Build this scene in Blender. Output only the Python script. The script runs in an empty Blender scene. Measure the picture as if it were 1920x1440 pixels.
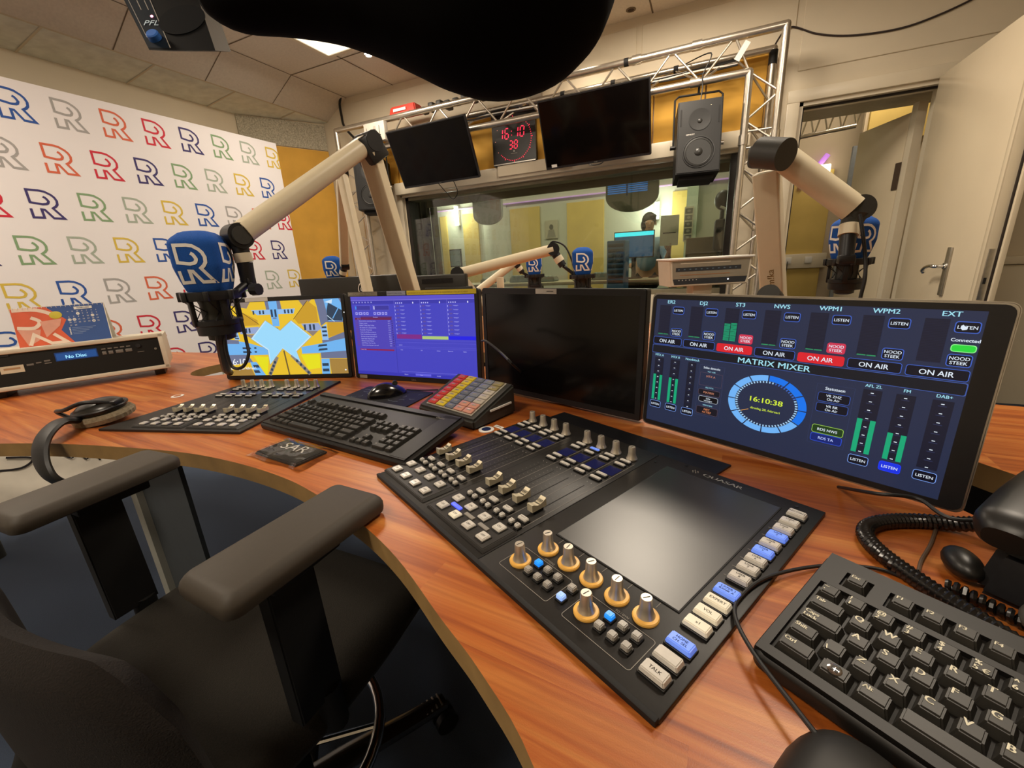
import bpy, bmesh, math, random
from mathutils import Vector as V, Matrix
random.seed(7)
PI = math.pi
R = math.radians
scene = bpy.context.scene
COL = scene.collection

# ------------------------------------------------------------------ camera
F = 783.0
PITCH, ROLL, YAW, CH = R(16.53), R(3.166), R(25.0), 1.12
fwd = V((0, math.cos(PITCH), -math.sin(PITCH)))
rgt = V((1, 0, 0))
dwn = fwd.cross(rgt)
RR = rgt * math.cos(ROLL) + dwn * math.sin(ROLL)
DD = -rgt * math.sin(ROLL) + dwn * math.cos(ROLL)
RZ = Matrix.Rotation(YAW, 3, 'Z')
fwd, RR, DD = RZ @ fwd, RZ @ RR, RZ @ DD
EYE = V((0, 0, CH))
cam_d = bpy.data.cameras.new('camera')
cam = bpy.data.objects.new('camera', cam_d)
COL.objects.link(cam)
cam_d.sensor_width = 36.0
cam_d.lens = F / 1920 * 36.0
cam_d.clip_start = 0.02
m = Matrix((RR, -DD, -fwd)).transposed().to_4x4()
m.translation = EYE
cam.matrix_world = m
scene.camera = cam

# ------------------------------------------------------------------ view, world, large lights
scene.view_settings.view_transform = 'Standard'
scene.view_settings.look = 'None'
scene.view_settings.gamma = 1.0
scene.view_settings.use_curve_mapping = False
scene.view_settings.exposure = 0.0
world = bpy.data.worlds.new('world')
scene.world = world
world.use_nodes = True
world.node_tree.nodes['Background'].inputs[0].default_value = (0.9, 0.8, 0.65, 1)
world.node_tree.nodes['Background'].inputs[1].default_value = 0.25


def area(name, loc, target, sx, sy, power, color, spread=180):
    d = bpy.data.lights.new(name, 'AREA')
    d.shape = 'RECTANGLE'
    d.size, d.size_y = sx, sy
    d.energy = power
    d.color = color
    d.spread = R(spread)
    o = bpy.data.objects.new(name, d)
    COL.objects.link(o)
    o.location = loc
    o.rotation_euler = (V(target) - V(loc)).to_track_quat('-Z', 'Y').to_euler()
    return o


WARM = (1.0, 0.86, 0.69)
# recessed ceiling panels (housings further down); the last three are unseen, added for light
PANELS = [(-2.66, 2.83, 2.79, 26), (-0.33, 2.80, 2.79, 36), (-2.6, 0.3, 2.79, 34), (0.6, 1.5, 2.79, 26), (-0.9, -0.9, 2.79, 30)]
for (lx, ly, lz, pw) in PANELS:
    area('ceiling_lamp', (lx, ly, lz - 0.03), (lx, ly, 0), 0.52, 0.52, pw, WARM)


# ------------------------------------------------------------------ points in space (a ray through the lens met with a real plane)
def ray(x, y):
    return ((x - 960) * RR + (y - 720) * DD + F * fwd).normalized()


def atz(x, y, z):
    v = ray(x, y)
    return EYE + v * ((z - CH) / v.z)


def aty(x, y, Y):
    v = ray(x, y)
    return EYE + v * (Y / v.y)


def atx(x, y, X):
    v = ray(x, y)
    return EYE + v * (X / v.x)


def atd(x, y, depth):
    v = (x - 960) * RR + (y - 720) * DD + F * fwd
    return EYE + v * (depth / F)


# ------------------------------------------------------------------ materials
def lin(h):
    h = h.lstrip('#')
    o = []
    for i in (0, 2, 4):
        c = int(h[i:i + 2], 16) / 255
        o.append(c / 12.92 if c <= 0.04045 else ((c + 0.055) / 1.055) ** 2.4)
    return (o[0], o[1], o[2], 1)


MATS = {}


def mat(name, hexc, rough=0.5, metal=0.0, var=0.06, scale=30.0, bump=0.0, emit=0.0, ecol=None, spec=0.5, coat=0.0):
    if name in MATS:
        return MATS[name]
    mt = bpy.data.materials.new(name)
    mt.use_nodes = True
    nt = mt.node_tree
    b = nt.nodes['Principled BSDF']
    col = lin(hexc)
    tc = nt.nodes.new('ShaderNodeTexCoord')
    ns = nt.nodes.new('ShaderNodeTexNoise')
    ns.inputs['Scale'].default_value = scale
    ns.inputs['Detail'].default_value = 3
    nt.links.new(tc.outputs['Object'], ns.inputs['Vector'])
    rp = nt.nodes.new('ShaderNodeValToRGB')
    rp.color_ramp.elements[0].position = 0.3
    rp.color_ramp.elements[1].position = 0.7
    rp.color_ramp.elements[0].color = (col[0] * (1 - var), col[1] * (1 - var), col[2] * (1 - var), 1)
    rp.color_ramp.elements[1].color = (min(1, col[0] * (1 + var)), min(1, col[1] * (1 + var)), min(1, col[2] * (1 + var)), 1)
    nt.links.new(ns.outputs['Fac'], rp.inputs['Fac'])
    nt.links.new(rp.outputs['Color'], b.inputs['Base Color'])
    b.inputs['Roughness'].default_value = rough
    b.inputs['Metallic'].default_value = metal
    b.inputs['Specular IOR Level'].default_value = spec
    if coat:
        b.inputs['Coat Weight'].default_value = coat
        b.inputs['Coat Roughness'].default_value = 0.15
    if bump:
        bp = nt.nodes.new('ShaderNodeBump')
        bp.inputs['Strength'].default_value = bump
        bp.inputs['Distance'].default_value = 0.002
        nt.links.new(ns.outputs['Fac'], bp.inputs['Height'])
        nt.links.new(bp.outputs['Normal'], b.inputs['Normal'])
    if emit:
        b.inputs['Emission Color'].default_value = lin(ecol) if ecol else col
        b.inputs['Emission Strength'].default_value = emit
    MATS[name] = mt
    return mt


def glow(hexc, s=1.0):
    """a lit patch of a screen or lamp"""
    k = 'lit_' + hexc + str(s)
    if k in MATS:
        return MATS[k]
    mt = mat(k, '#050505', rough=0.35, emit=s, ecol=hexc, var=0.0)
    return mt


def wood_mat():
    mt = bpy.data.materials.new('cherry_wood_desk')
    mt.use_nodes = True
    nt = mt.node_tree
    N, L = nt.nodes, nt.links
    b = N['Principled BSDF']
    tc = N.new('ShaderNodeTexCoord')
    mp = N.new('ShaderNodeMapping')
    mp.inputs['Rotation'].default_value = (0, 0, R(4))
    L.new(tc.outputs['Object'], mp.inputs['Vector'])
    # staves: blocks of differing tone
    br = N.new('ShaderNodeTexBrick')
    br.inputs['Scale'].default_value = 1.0
    br.inputs['Brick Width'].default_value = 0.75
    br.inputs['Row Height'].default_value = 0.085
    br.inputs['Mortar Size'].default_value = 0.0
    br.inputs['Color1'].default_value = (0.0, 0.0, 0.0, 1)
    br.inputs['Color2'].default_value = (1, 1, 1, 1)
    br.offset = 0.37
    L.new(mp.outputs['Vector'], br.inputs['Vector'])
    st = N.new('ShaderNodeMapping')
    st.inputs['Scale'].default_value = (1.6, 34, 1)
    add = N.new('ShaderNodeVectorMath')
    add.operation = 'ADD'
    sc = N.new('ShaderNodeVectorMath')
    sc.operation = 'SCALE'
    sc.inputs['Scale'].default_value = 3.0
    L.new(br.outputs['Color'], sc.inputs[0])
    L.new(mp.outputs['Vector'], add.inputs[0])
    L.new(sc.outputs[0], add.inputs[1])
    L.new(add.outputs[0], st.inputs['Vector'])
    n1 = N.new('ShaderNodeTexNoise')
    n1.inputs['Scale'].default_value = 1.0
    n1.inputs['Detail'].default_value = 6
    n1.inputs['Roughness'].default_value = 0.62
    n1.inputs['Distortion'].default_value = 0.7
    L.new(st.outputs['Vector'], n1.inputs['Vector'])
    st2 = N.new('ShaderNodeMapping')
    st2.inputs['Scale'].default_value = (6, 260, 1)
    L.new(mp.outputs['Vector'], st2.inputs['Vector'])
    n2 = N.new('ShaderNodeTexNoise')
    n2.inputs['Scale'].default_value = 1.0
    n2.inputs['Detail'].default_value = 3
    L.new(st2.outputs['Vector'], n2.inputs['Vector'])
    r1 = N.new('ShaderNodeValToRGB')
    e = r1.color_ramp.elements
    e[0].position = 0.30
    e[0].color = lin('#883f15')
    e[1].position = 0.72
    e[1].color = lin('#cc853f')
    m_ = e.new(0.5)
    m_.color = lin('#b16024')
    L.new(n1.outputs['Fac'], r1.inputs['Fac'])
    mx = N.new('ShaderNodeMix')
    mx.data_type = 'RGBA'
    mx.blend_type = 'MULTIPLY'
    mx.inputs[0].default_value = 0.35
    r2 = N.new('ShaderNodeValToRGB')
    r2.color_ramp.elements[0].position = 0.35
    r2.color_ramp.elements[0].color = (0.6, 0.55, 0.5, 1)
    r2.color_ramp.elements[1].position = 0.55
    r2.color_ramp.elements[1].color = (1, 1, 1, 1)
    L.new(n2.outputs['Fac'], r2.inputs['Fac'])
    L.new(r1.outputs['Color'], mx.inputs[6])
    L.new(r2.outputs['Color'], mx.inputs[7])
    mx2 = N.new('ShaderNodeMix')
    mx2.data_type = 'RGBA'
    mx2.blend_type = 'MULTIPLY'
    mx2.inputs[0].default_value = 1.0
    r3 = N.new('ShaderNodeValToRGB')
    r3.color_ramp.elements[0].color = (0.86, 0.82, 0.8, 1)
    r3.color_ramp.elements[1].color = (1.0, 1.0, 1.0, 1)
    L.new(br.outputs['Color'], r3.inputs['Fac'])
    L.new(mx.outputs[2], mx2.inputs[6])
    L.new(r3.outputs['Color'], mx2.inputs[7])
    L.new(mx2.outputs[2], b.inputs['Base Color'])
    b.inputs['Roughness'].default_value = 0.36
    n3 = N.new('ShaderNodeTexNoise')
    n3.inputs['Scale'].default_value = 900
    L.new(tc.outputs['Object'], n3.inputs['Vector'])
    bp = N.new('ShaderNodeBump')
    bp.inputs['Strength'].default_value = 0.12
    bp.inputs['Distance'].default_value = 0.0006
    L.new(n3.outputs['Fac'], bp.inputs['Height'])
    L.new(bp.outputs['Normal'], b.inputs['Normal'])
    return mt


def glass_mat(name, tint, refl=1.0):
    mt = bpy.data.materials.new(name)
    mt.use_nodes = True
    nt = mt.node_tree
    N, L = nt.nodes, nt.links
    N.remove(N['Principled BSDF'])
    tr = N.new('ShaderNodeBsdfTransparent')
    tr.inputs[0].default_value = tint
    gl = N.new('ShaderNodeBsdfGlossy')
    gl.inputs['Roughness'].default_value = 0.02
    fr = N.new('ShaderNodeFresnel')
    fr.inputs['IOR'].default_value = 1.5
    mu = N.new('ShaderNodeMath')
    mu.operation = 'MULTIPLY'
    mu.inputs[1].default_value = refl
    L.new(fr.outputs[0], mu.inputs[0])
    mx = N.new('ShaderNodeMixShader')
    L.new(mu.outputs[0], mx.inputs[0])
    L.new(tr.outputs[0], mx.inputs[1])
    L.new(gl.outputs[0], mx.inputs[2])
    L.new(mx.outputs[0], N['Material Output'].inputs[0])
    return mt


# ------------------------------------------------------------------ mesh builder
_TXT = {}


def text_mesh(s):
    if s in _TXT:
        return _TXT[s]
    cu = bpy.data.curves.new('t', 'FONT')
    cu.body = s
    cu.size = 1.0
    cu.resolution_u = 3
    cu.offset = 0.0
    ob = bpy.data.objects.new('t', cu)
    COL.objects.link(ob)
    dg = bpy.context.evaluated_depsgraph_get()
    me = ob.evaluated_get(dg).to_mesh()
    vs = [(v.co.x, v.co.y) for v in me.vertices]
    fs = [tuple(p.vertices) for p in me.polygons]
    ob.evaluated_get(dg).to_mesh_clear()
    bpy.data.objects.remove(ob)
    bpy.data.curves.remove(cu)
    x0 = min(v[0] for v in vs)
    x1 = max(v[0] for v in vs)
    _TXT[s] = (vs, fs, x0, x1)
    return _TXT[s]


def frame(o, x, z=None, y=None):
    """matrix with origin o, x axis x and either z (normal) or y given"""
    x = V(x).normalized()
    if z is not None:
        z = V(z).normalized()
        y = z.cross(x).normalized()
        x = y.cross(z).normalized()
    else:
        y = V(y).normalized()
        z = x.cross(y).normalized()
        y = z.cross(x).normalized()
    mm = Matrix((x, y, z)).transposed().to_4x4()
    mm.translation = V(o)
    return mm


class MB:
    def __init__(self, M=None):
        self.v, self.f, self.m, self.mats = [], [], [], []
        self.M = M or Matrix.Identity(4)

    def mi(self, mt):
        if mt not in self.mats:
            self.mats.append(mt)
        return self.mats.index(mt)

    def add(self, vs, fs, mt, M=None):
        T = self.M @ M if M is not None else self.M
        o = len(self.v)
        self.v += [T @ V(p) for p in vs]
        k = self.mi(mt)
        for f in fs:
            self.f.append(tuple(i + o for i in f))
            self.m.append(k)
        return self

    def bmadd(self, bm, mt, M=None):
        bm.verts.index_update()
        self.add([v.co.copy() for v in bm.verts], [tuple(v.index for v in f.verts) for f in bm.faces], mt, M)
        bm.free()
        return self

    def box(self, c, s, mt, M=None, bev=0.0, seg=2):
        bm = bmesh.new()
        bmesh.ops.create_cube(bm, size=1)
        for v in bm.verts:
            v.co = V((v.co.x * s[0], v.co.y * s[1], v.co.z * s[2])) + V(c)
        if bev:
            bmesh.ops.bevel(bm, geom=bm.edges[:], offset=bev, segments=seg, affect='EDGES', profile=0.5)
        return self.bmadd(bm, mt, M)

    def taper(self, c, s, top, mt, M=None, bev=0.0):
        """box whose top is scaled by top (x,y)"""
        bm = bmesh.new()
        bmesh.ops.create_cube(bm, size=1)
        for v in bm.verts:
            kx, ky = (top[0], top[1]) if v.co.z > 0 else (1, 1)
            v.co = V((v.co.x * s[0] * kx, v.co.y * s[1] * ky, v.co.z * s[2])) + V(c)
        if bev:
            bmesh.ops.bevel(bm, geom=bm.edges[:], offset=bev, segments=2, affect='EDGES')
        return self.bmadd(bm, mt, M)

    def cyl(self, p0, p1, r0, r1, mt, n=20, M=None):
        p0, p1 = V(p0), V(p1)
        a = (p1 - p0).normalized()
        u = a.orthogonal().normalized()
        w = a.cross(u)
        vs = []
        for p, r in ((p0, r0), (p1, r1)):
            for i in range(n):
                t = 2 * PI * i / n
                vs.append(p + (u * math.cos(t) + w * math.sin(t)) * r)
        fs = [(i, (i + 1) % n, n + (i + 1) % n, n + i) for i in range(n)]
        fs += [tuple(range(n))[::-1], tuple(range(n, 2 * n))]
        return self.add(vs, fs, mt, M)

    def lathe(self, prof, mt, n=24, M=None, a0=0.0):
        vs, fs = [], []
        for (r, z) in prof:
            for i in range(n):
                t = 2 * PI * i / n + a0
                vs.append(V((r * math.cos(t), r * math.sin(t), z)))
        for k in range(len(prof) - 1):
            for i in range(n):
                j = (i + 1) % n
                fs.append((k * n + i, k * n + j, (k + 1) * n + j, (k + 1) * n + i))
        if prof[0][0] > 1e-6:
            fs.append(tuple(range(n))[::-1])
        if prof[-1][0] > 1e-6:
            fs.append(tuple(range((len(prof) - 1) * n, len(prof) * n)))
        return self.add(vs, fs, mt, M)

    def tube(self, pts, r, mt, n=8, closed=False, M=None, rad=None):
        pts = [V(p) for p in pts]
        vs, fs = [], []
        N_ = len(pts)
        u = None
        for k, p in enumerate(pts):
            if closed:
                t = pts[(k + 1) % N_] - pts[k - 1]
            else:
                t = pts[min(k + 1, N_ - 1)] - pts[max(k - 1, 0)]
            t.normalize()
            if u is None:
                u = t.orthogonal().normalized()
            u = (u - t * u.dot(t))
            if u.length < 1e-6:
                u = t.orthogonal()
            u.normalize()
            w = t.cross(u)
            rr = rad[k] if rad else r
            for i in range(n):
                a = 2 * PI * i / n
                vs.append(p + (u * math.cos(a) + w * math.sin(a)) * rr)
        rng = N_ if closed else N_ - 1
        for k in range(rng):
            k2 = (k + 1) % N_
            for i in range(n):
                j = (i + 1) % n
                fs.append((k * n + i, k * n + j, k2 * n + j, k2 * n + i))
        if not closed:
            fs.append(tuple(range(n))[::-1])
            fs.append(tuple(range((N_ - 1) * n, N_ * n)))
        return self.add(vs, fs, mt, M)

    def prism(self, pts, z0, z1, mt, M=None, side=None, bev=0.0):
        """outline in x,y, extruded from z0 to z1 (ccw seen from +z)"""
        n = len(pts)
        a = sum(pts[i][0] * pts[(i + 1) % n][1] - pts[(i + 1) % n][0] * pts[i][1] for i in range(n))
        if a < 0:
            pts = pts[::-1]
        if bev:
            bm = bmesh.new()
            lo = [bm.verts.new((p[0], p[1], z0)) for p in pts]
            hi = [bm.verts.new((p[0], p[1], z1)) for p in pts]
            bm.faces.new(lo[::-1])
            tf = bm.faces.new(hi)
            for i in range(n):
                bm.faces.new((lo[i], lo[(i + 1) % n], hi[(i + 1) % n], hi[i]))
            bmesh.ops.bevel(bm, geom=list(tf.edges), offset=bev, segments=3, affect='EDGES')
            return self.bmadd(bm, mt, M)
        vs = [(p[0], p[1], z0) for p in pts] + [(p[0], p[1], z1) for p in pts]
        self.add(vs, [tuple(range(n))[::-1], tuple(range(n, 2 * n))], mt, M)
        self.add(vs, [(i, (i + 1) % n, n + (i + 1) % n, n + i) for i in range(n)], side or mt, M)
        return self

    def pillow(self, w, h, layers, mt, r=0.014, M=None):
        """rounded slab built from stacked outlines: layers of (inset, z)"""
        vs, fs = [], []
        n = None
        for (ins_, z) in layers:
            o = rrect(w - 2 * ins_, h - 2 * ins_, max(0.002, r - ins_ * 0.6), 5)
            n = len(o)
            vs += [(p[0], p[1], z) for p in o]
        for k in range(len(layers) - 1):
            for i in range(n):
                j = (i + 1) % n
                fs.append((k * n + i, k * n + j, (k + 1) * n + j, (k + 1) * n + i))
        fs += [tuple(range(n))[::-1], tuple(range((len(layers) - 1) * n, len(layers) * n))]
        return self.add(vs, fs, mt, M)

    def rect(self, x0, y0, x1, y1, mt, z=0.0, M=None):
        return self.add([(x0, y0, z), (x1, y0, z), (x1, y1, z), (x0, y1, z)], [(0, 1, 2, 3)], mt, M)

    def poly(self, pts, mt, z=0.0, M=None):
        n = len(pts)
        a = sum(pts[i][0] * pts[(i + 1) % n][1] - pts[(i + 1) % n][0] * pts[i][1] for i in range(n))
        if a < 0:
            pts = pts[::-1]
        return self.add([(p[0], p[1], z) for p in pts], [tuple(range(n))], mt, M)

    def line(self, pts, w, mt, z=0.0, M=None, closed=False):
        """flat ribbon along a 2d path"""
        P = [V((p[0], p[1], 0)) for p in pts]
        n = len(P)
        vs = []
        for k in range(n):
            if closed:
                a, c = P[k - 1], P[(k + 1) % n]
            else:
                a, c = P[max(k - 1, 0)], P[min(k + 1, n - 1)]
            d1 = (P[k] - a).normalized() if (P[k] - a).length > 1e-9 else (c - P[k]).normalized()
            d2 = (c - P[k]).normalized() if (c - P[k]).length > 1e-9 else d1
            t = (d1 + d2)
            t = t.normalized() if t.length > 1e-6 else d1
            nn = V((-t.y, t.x, 0))
            cs = max(0.35, nn.dot(V((-d1.y, d1.x, 0))))
            vs += [P[k] + nn * (w / 2 / cs) + V((0, 0, z)), P[k] - nn * (w / 2 / cs) + V((0, 0, z))]
        fs = [(2 * k + 1, 2 * k + 3, 2 * k + 2, 2 * k) for k in range(n - 1)]
        if closed:
            fs.append((2 * n - 1, 1, 0, 2 * n - 2))
        return self.add(vs, fs, mt, M)

    def text(self, s, x, y, size, mt, z=0.0005, M=None, align='l', sx=1.0, bold=0.0):
        if not s.strip():
            return self
        vs, fs, x0, x1 = text_mesh(s)
        off = {'l': 0, 'c': -(x0 + x1) / 2, 'r': -x1}[align]
        for dx in ((0,) if not bold else (-bold, bold)):
            self.add([(x + (p[0] + off + dx) * size * sx, y + p[1] * size, z) for p in vs], fs, mt, M)
        return self

    def ball(self, c, r, mt, n=16, M=None):
        bm = bmesh.new()
        bmesh.ops.create_uvsphere(bm, u_segments=n, v_segments=max(6, n // 2), radius=1)
        r = (r, r, r) if isinstance(r, (int, float)) else r
        for v in bm.verts:
            v.co = V((v.co.x * r[0], v.co.y * r[1], v.co.z * r[2])) + V(c)
        return self.bmadd(bm, mt, M)

    def build(self, name, parent=None, angle=32, smooth=True, local=False):
        me = bpy.data.meshes.new(name)
        vs = self.v
        if parent is not None and not local:
            inv = wm(parent).inverted()
            vs = [inv @ p for p in vs]
        me.from_pydata([tuple(p) for p in vs], [], self.f)
        for mt in self.mats:
            me.materials.append(mt)
        me.polygons.foreach_set('material_index', self.m)
        me.update()
        if smooth:
            me.polygons.foreach_set('use_smooth', [True] * len(me.polygons))
            me.set_sharp_from_angle(angle=R(angle))
        ob = bpy.data.objects.new(name, me)
        COL.objects.link(ob)
        if parent is not None:
            ob.parent = parent
        return ob


def wm(o):
    """world matrix without waiting for the depsgraph"""
    M = o.matrix_basis.copy()
    return wm(o.parent) @ M if o.parent else M


def thing(name, label, cat, loc=(0, 0, 0), rotz=0.0, group=None, M=None):
    o = bpy.data.objects.new(name, None)
    o.empty_display_size = 0.05
    COL.objects.link(o)
    if M is not None:
        o.matrix_basis = M
    else:
        o.location = loc
        o.rotation_euler = (0, 0, rotz)
    return tag(o, label, cat, group)


def tag(o, label, cat, group=None, kind=None):
    if label:
        o['label'] = label
    if cat:
        o['category'] = cat
    if group:
        o['group'] = group
    if kind:
        o['kind'] = kind
    return o


def struct(o):
    o['kind'] = 'structure'
    return o


def lab(o, label):
    o['label'] = label
    return o


def copy_tree(o, parent=None):
    c = o.copy()
    COL.objects.link(c)
    c.parent = parent
    for ch in list(o.children):
        copy_tree(ch, c)
    return c


def smooth_path(pts, n=8, closed=False):
    """Catmull-Rom through points"""
    P = [V(p) for p in pts]
    out = []
    N_ = len(P)
    rng = N_ if closed else N_ - 1
    for k in range(rng):
        if closed:
            a, b, c, d = P[k - 1], P[k], P[(k + 1) % N_], P[(k + 2) % N_]
        else:
            a, b, c, d = P[max(k - 1, 0)], P[k], P[k + 1], P[min(k + 2, N_ - 1)]
        for i in range(n):
            t = i / n
            out.append(0.5 * ((2 * b) + (c - a) * t + (2 * a - 5 * b + 4 * c - d) * t * t + (3 * b - a - 3 * c + d) * t ** 3))
    if not closed:
        out.append(P[-1])
    return out

# ------------------------------------------------------------------ shared materials
M_WALL = mat('cream_wall_paint', '#d8ccb4', 0.6, var=0.03, scale=3)
M_TRIM = mat('cream_gloss_trim', '#ddd2bb', 0.35, var=0.02, scale=5)
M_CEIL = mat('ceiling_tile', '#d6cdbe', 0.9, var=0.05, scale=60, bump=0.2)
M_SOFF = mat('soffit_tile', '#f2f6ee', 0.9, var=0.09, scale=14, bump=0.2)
M_GROOVE = mat('tile_joint', '#6f624f', 0.9, var=0.02)
M_YEL = mat('ochre_acoustic_panel', '#dfaa42', 0.75, var=0.07, scale=6, bump=0.15)
M_CARPET = mat('dark_blue_carpet', '#3a475c', 0.95, var=0.25, scale=700, bump=0.6)
M_ALU = mat('bare_aluminium', '#cfc8bb', 0.28, metal=0.9, var=0.06, scale=40)
M_BLACK = mat('black_plastic', '#17171a', 0.42, var=0.12, scale=120)
M_BLACKM = mat('matte_black', '#0b0b0c', 0.7, var=0.1)
M_RUB = mat('black_rubber_cable', '#151516', 0.5, var=0.1)
M_BOOM = mat('cream_boom_enamel', '#dbcfb2', 0.38, var=0.02)
M_FOAM = mat('blue_windscreen_foam', '#0b4fa6', 0.9, var=0.12, scale=600, bump=0.5)
M_LOGO = mat('white_flock_print', '#f2efe8', 0.7, var=0.02)
M_CHROME = mat('chrome', '#d8d8d8', 0.12, metal=1.0, var=0.02)
M_STEEL = mat('brushed_steel', '#b9b4aa', 0.3, metal=0.9, var=0.08, scale=60)
M_SCREENOFF = mat('switched_off_screen', '#0a0808', 0.16, var=0.05, spec=0.5)
M_WOOD = wood_mat()
M_PLY = mat('plywood_edge', '#97794a', 0.6, var=0.14, scale=22)
M_BEIGE = mat('beige_plastic', '#cfc6b2', 0.45, var=0.03)
M_DGREY = mat('dark_grey_plastic', '#33332f', 0.5, var=0.08, scale=200)
M_WHITE = mat('white_plastic', '#e9e6df', 0.4, var=0.02)
M_KEYTXT = mat('key_print', '#f0ead0', 0.5, var=0.02)

H = 2.80
BW = 3.85       # back wall
LW = -4.20      # left wall

# ------------------------------------------------------------------ floor, ceiling, walls
b = MB()
b.box((-1.4, 2.6, -0.05), (9.0, 10.2, 0.1), M_CARPET)
struct(b.build('floor'))

# ceiling: flat field, a first sloping band and a lower band along the left side
def yz(x, z, y0=-2.4, y1=BW):
    return [(x, y0, z), (x, y1, z)]
b = MB()
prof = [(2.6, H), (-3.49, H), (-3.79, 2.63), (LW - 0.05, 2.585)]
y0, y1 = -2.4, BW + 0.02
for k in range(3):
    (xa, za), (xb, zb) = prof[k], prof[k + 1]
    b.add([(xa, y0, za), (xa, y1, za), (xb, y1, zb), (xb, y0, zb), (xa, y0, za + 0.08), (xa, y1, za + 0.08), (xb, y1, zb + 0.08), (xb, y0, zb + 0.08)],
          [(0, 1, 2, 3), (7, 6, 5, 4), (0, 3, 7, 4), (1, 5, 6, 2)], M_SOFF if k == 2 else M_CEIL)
# tile joints
def strip(a, c, w, mt, nz=(0, 0, -1)):
    a, c, nz = V(a), V(c), V(nz).normalized()
    t = (c - a).normalized()
    s = t.cross(nz) * w / 2
    b.add([a - s, a + s, c + s, c - s], [(0, 1, 2, 3)], mt)
e = 0.0015
for yy in [-1.6 + 0.6 * k for k in range(9)]:
    strip((2.6, yy, H - e), (-3.49, yy, H - e), 0.012, M_GROOVE)
    strip((-3.49, yy, H - e), (-3.79, yy, 2.63 - e), 0.014, M_GROOVE, (-0.5, 0, -0.86))
    strip((-3.79, yy + 0.25, 2.63 - e), (LW, yy + 0.25, 2.585 - e), 0.014, M_TRIM)
for xx in [-3.49 + 0.6 * k for k in range(10)]:
    strip((xx, y0, H - e), (xx, y1, H - e), 0.012, M_GROOVE)
strip((-3.79, y0, 2.628), (-3.79, y1, 2.628), 0.022, M_TRIM)
# small round vents in the tiles
for p in (atz(785, 131, H), atz(1183, 18, H)):
    b.cyl((p.x, p.y, H + 0.01), (p.x, p.y, H - 0.003), 0.035, 0.035, M_GROOVE, 16)
    b.cyl((p.x, p.y, H + 0.011), (p.x, p.y, H - 0.004), 0.022, 0.022, mat('vent_dark', '#3a2a1c', 0.9), 16)
struct(b.build('ceiling'))

# left wall with a rail line, and the angled corner with ochre panel
b = MB()
b.box((LW - 0.05, 0.7, 1.35), (0.1, 6.4, 2.7), M_WALL)
struct(b.build('wall_left'))
C0, C1 = V((LW, 3.10, 0)), V((-3.855, BW, 0))
t = (C1 - C0).normalized()
nrm = V((t.y, -t.x, 0))
Mc = frame(C0, t, z=nrm)      # local x along wall, y up?, z out
Lc = (C1 - C0).length
b = MB()
def wallquad(b, a, c, z0, z1, off, mt, th=0.02):
    """upright slab from a to c between z0 and z1, standing off by off along the normal"""
    a, c = V((a[0], a[1], 0)), V((c[0], c[1], 0))
    tt = (c - a).normalized()
    nn = V((tt.y, -tt.x, 0))
    L_ = (c - a).length
    mm = Matrix((tt, V((0, 0, 1)), nn)).transposed().to_4x4()
    mm.translation = a + nn * (off - th)
    b.box((L_ / 2, (z0 + z1) / 2, th / 2), (L_, z1 - z0, th), mt, M=mm)
wallquad(b, C0, C1, 0, 2.63, 0.0, M_WALL, 0.1)
wallquad(b, C0, C1, 2.36, 2.60, 0.012, mat('speckled_acoustic_tile', '#b3ac98', 0.95, var=0.35, scale=90, bump=0.5), 0.012)
wallquad(b, C0, C1, 0.1, 2.35, 0.02, M_YEL, 0.02)
struct(b.build('wall_corner'))

# back wall with the studio window and the doorway
WX0, WX1, WZ0, WZ1 = -2.90, 0.17, 0.77, 1.80
DX0, DX1, DZ = 0.505, 1.285, 2.05
b = MB()
ty = 0.16
def seg(x0, x1, z0, z1, mt=M_WALL):
    b.box(((x0 + x1) / 2, BW + ty / 2, (z0 + z1) / 2), (x1 - x0, ty, z1 - z0), mt)
seg(-3.86, WX0, 0, 2.86)
seg(WX0, WX1, 0, WZ0)
seg(WX0, WX1, WZ1, 2.86)
seg(WX1, DX0, 0, 2.86)
seg(DX0, DX1, DZ, 2.86)
seg(DX1, 2.3, 0, 2.86)
# flat panel boards with fine joints on the upper wall
for (x0, x1, z0, z1) in ((0.47, 1.60, 2.24, 2.66), (-3.4, -0.6, 2.50, 2.74), (-0.56, 0.43, 2.50, 2.74)):
    b.box(((x0 + x1) / 2, BW - 0.004, (z0 + z1) / 2), (x1 - x0, 0.008, z1 - z0), M_WALL, bev=0.003, seg=1)
struct(b.build('wall_back'))

b = MB()
b.box((2.35, 0.9, 1.4), (0.1, 6.4, 2.9), mat('grey_beige_wall', '#b9ac8e', 0.7, var=0.04, scale=4))
b.box((2.29, 0.9, 0.98), (0.03, 6.2, 0.09), M_TRIM)
struct(b.build('wall_right'))
b = MB()
b.box((-0.95, -2.35, 1.4), (6.8, 0.1, 2.9), M_WALL)
struct(b.build('wall_front'))
# dado with a cream board beside the door, behind the open leaf
b = MB()
b.box((1.80, BW - 0.012, 0.46), (0.98, 0.024, 0.92), M_TRIM)
b.box((1.80, BW - 0.022, 0.95), (0.98, 0.044, 0.05), M_TRIM, bev=0.006)
struct(b.build('trim_1'))

# ochre acoustic boards over the window
b = MB()
zt = 2.40
for (x0, x1) in ((-3.42, -2.92), (-2.91, -2.21), (-2.20, -1.72), (-1.71, -1.09), (-1.08, -0.46), (-0.45, -0.10), (-0.09, 0.285)):
    b.box(((x0 + x1) / 2, BW - 0.02, (1.93 + zt) / 2), (x1 - x0, 0.04, zt - 1.93), M_YEL, bev=0.002, seg=1)
b.box((-3.16, BW - 0.02, 1.38), (0.50, 0.04, 1.08), M_WALL)
struct(b.build('trim_2'))
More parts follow.
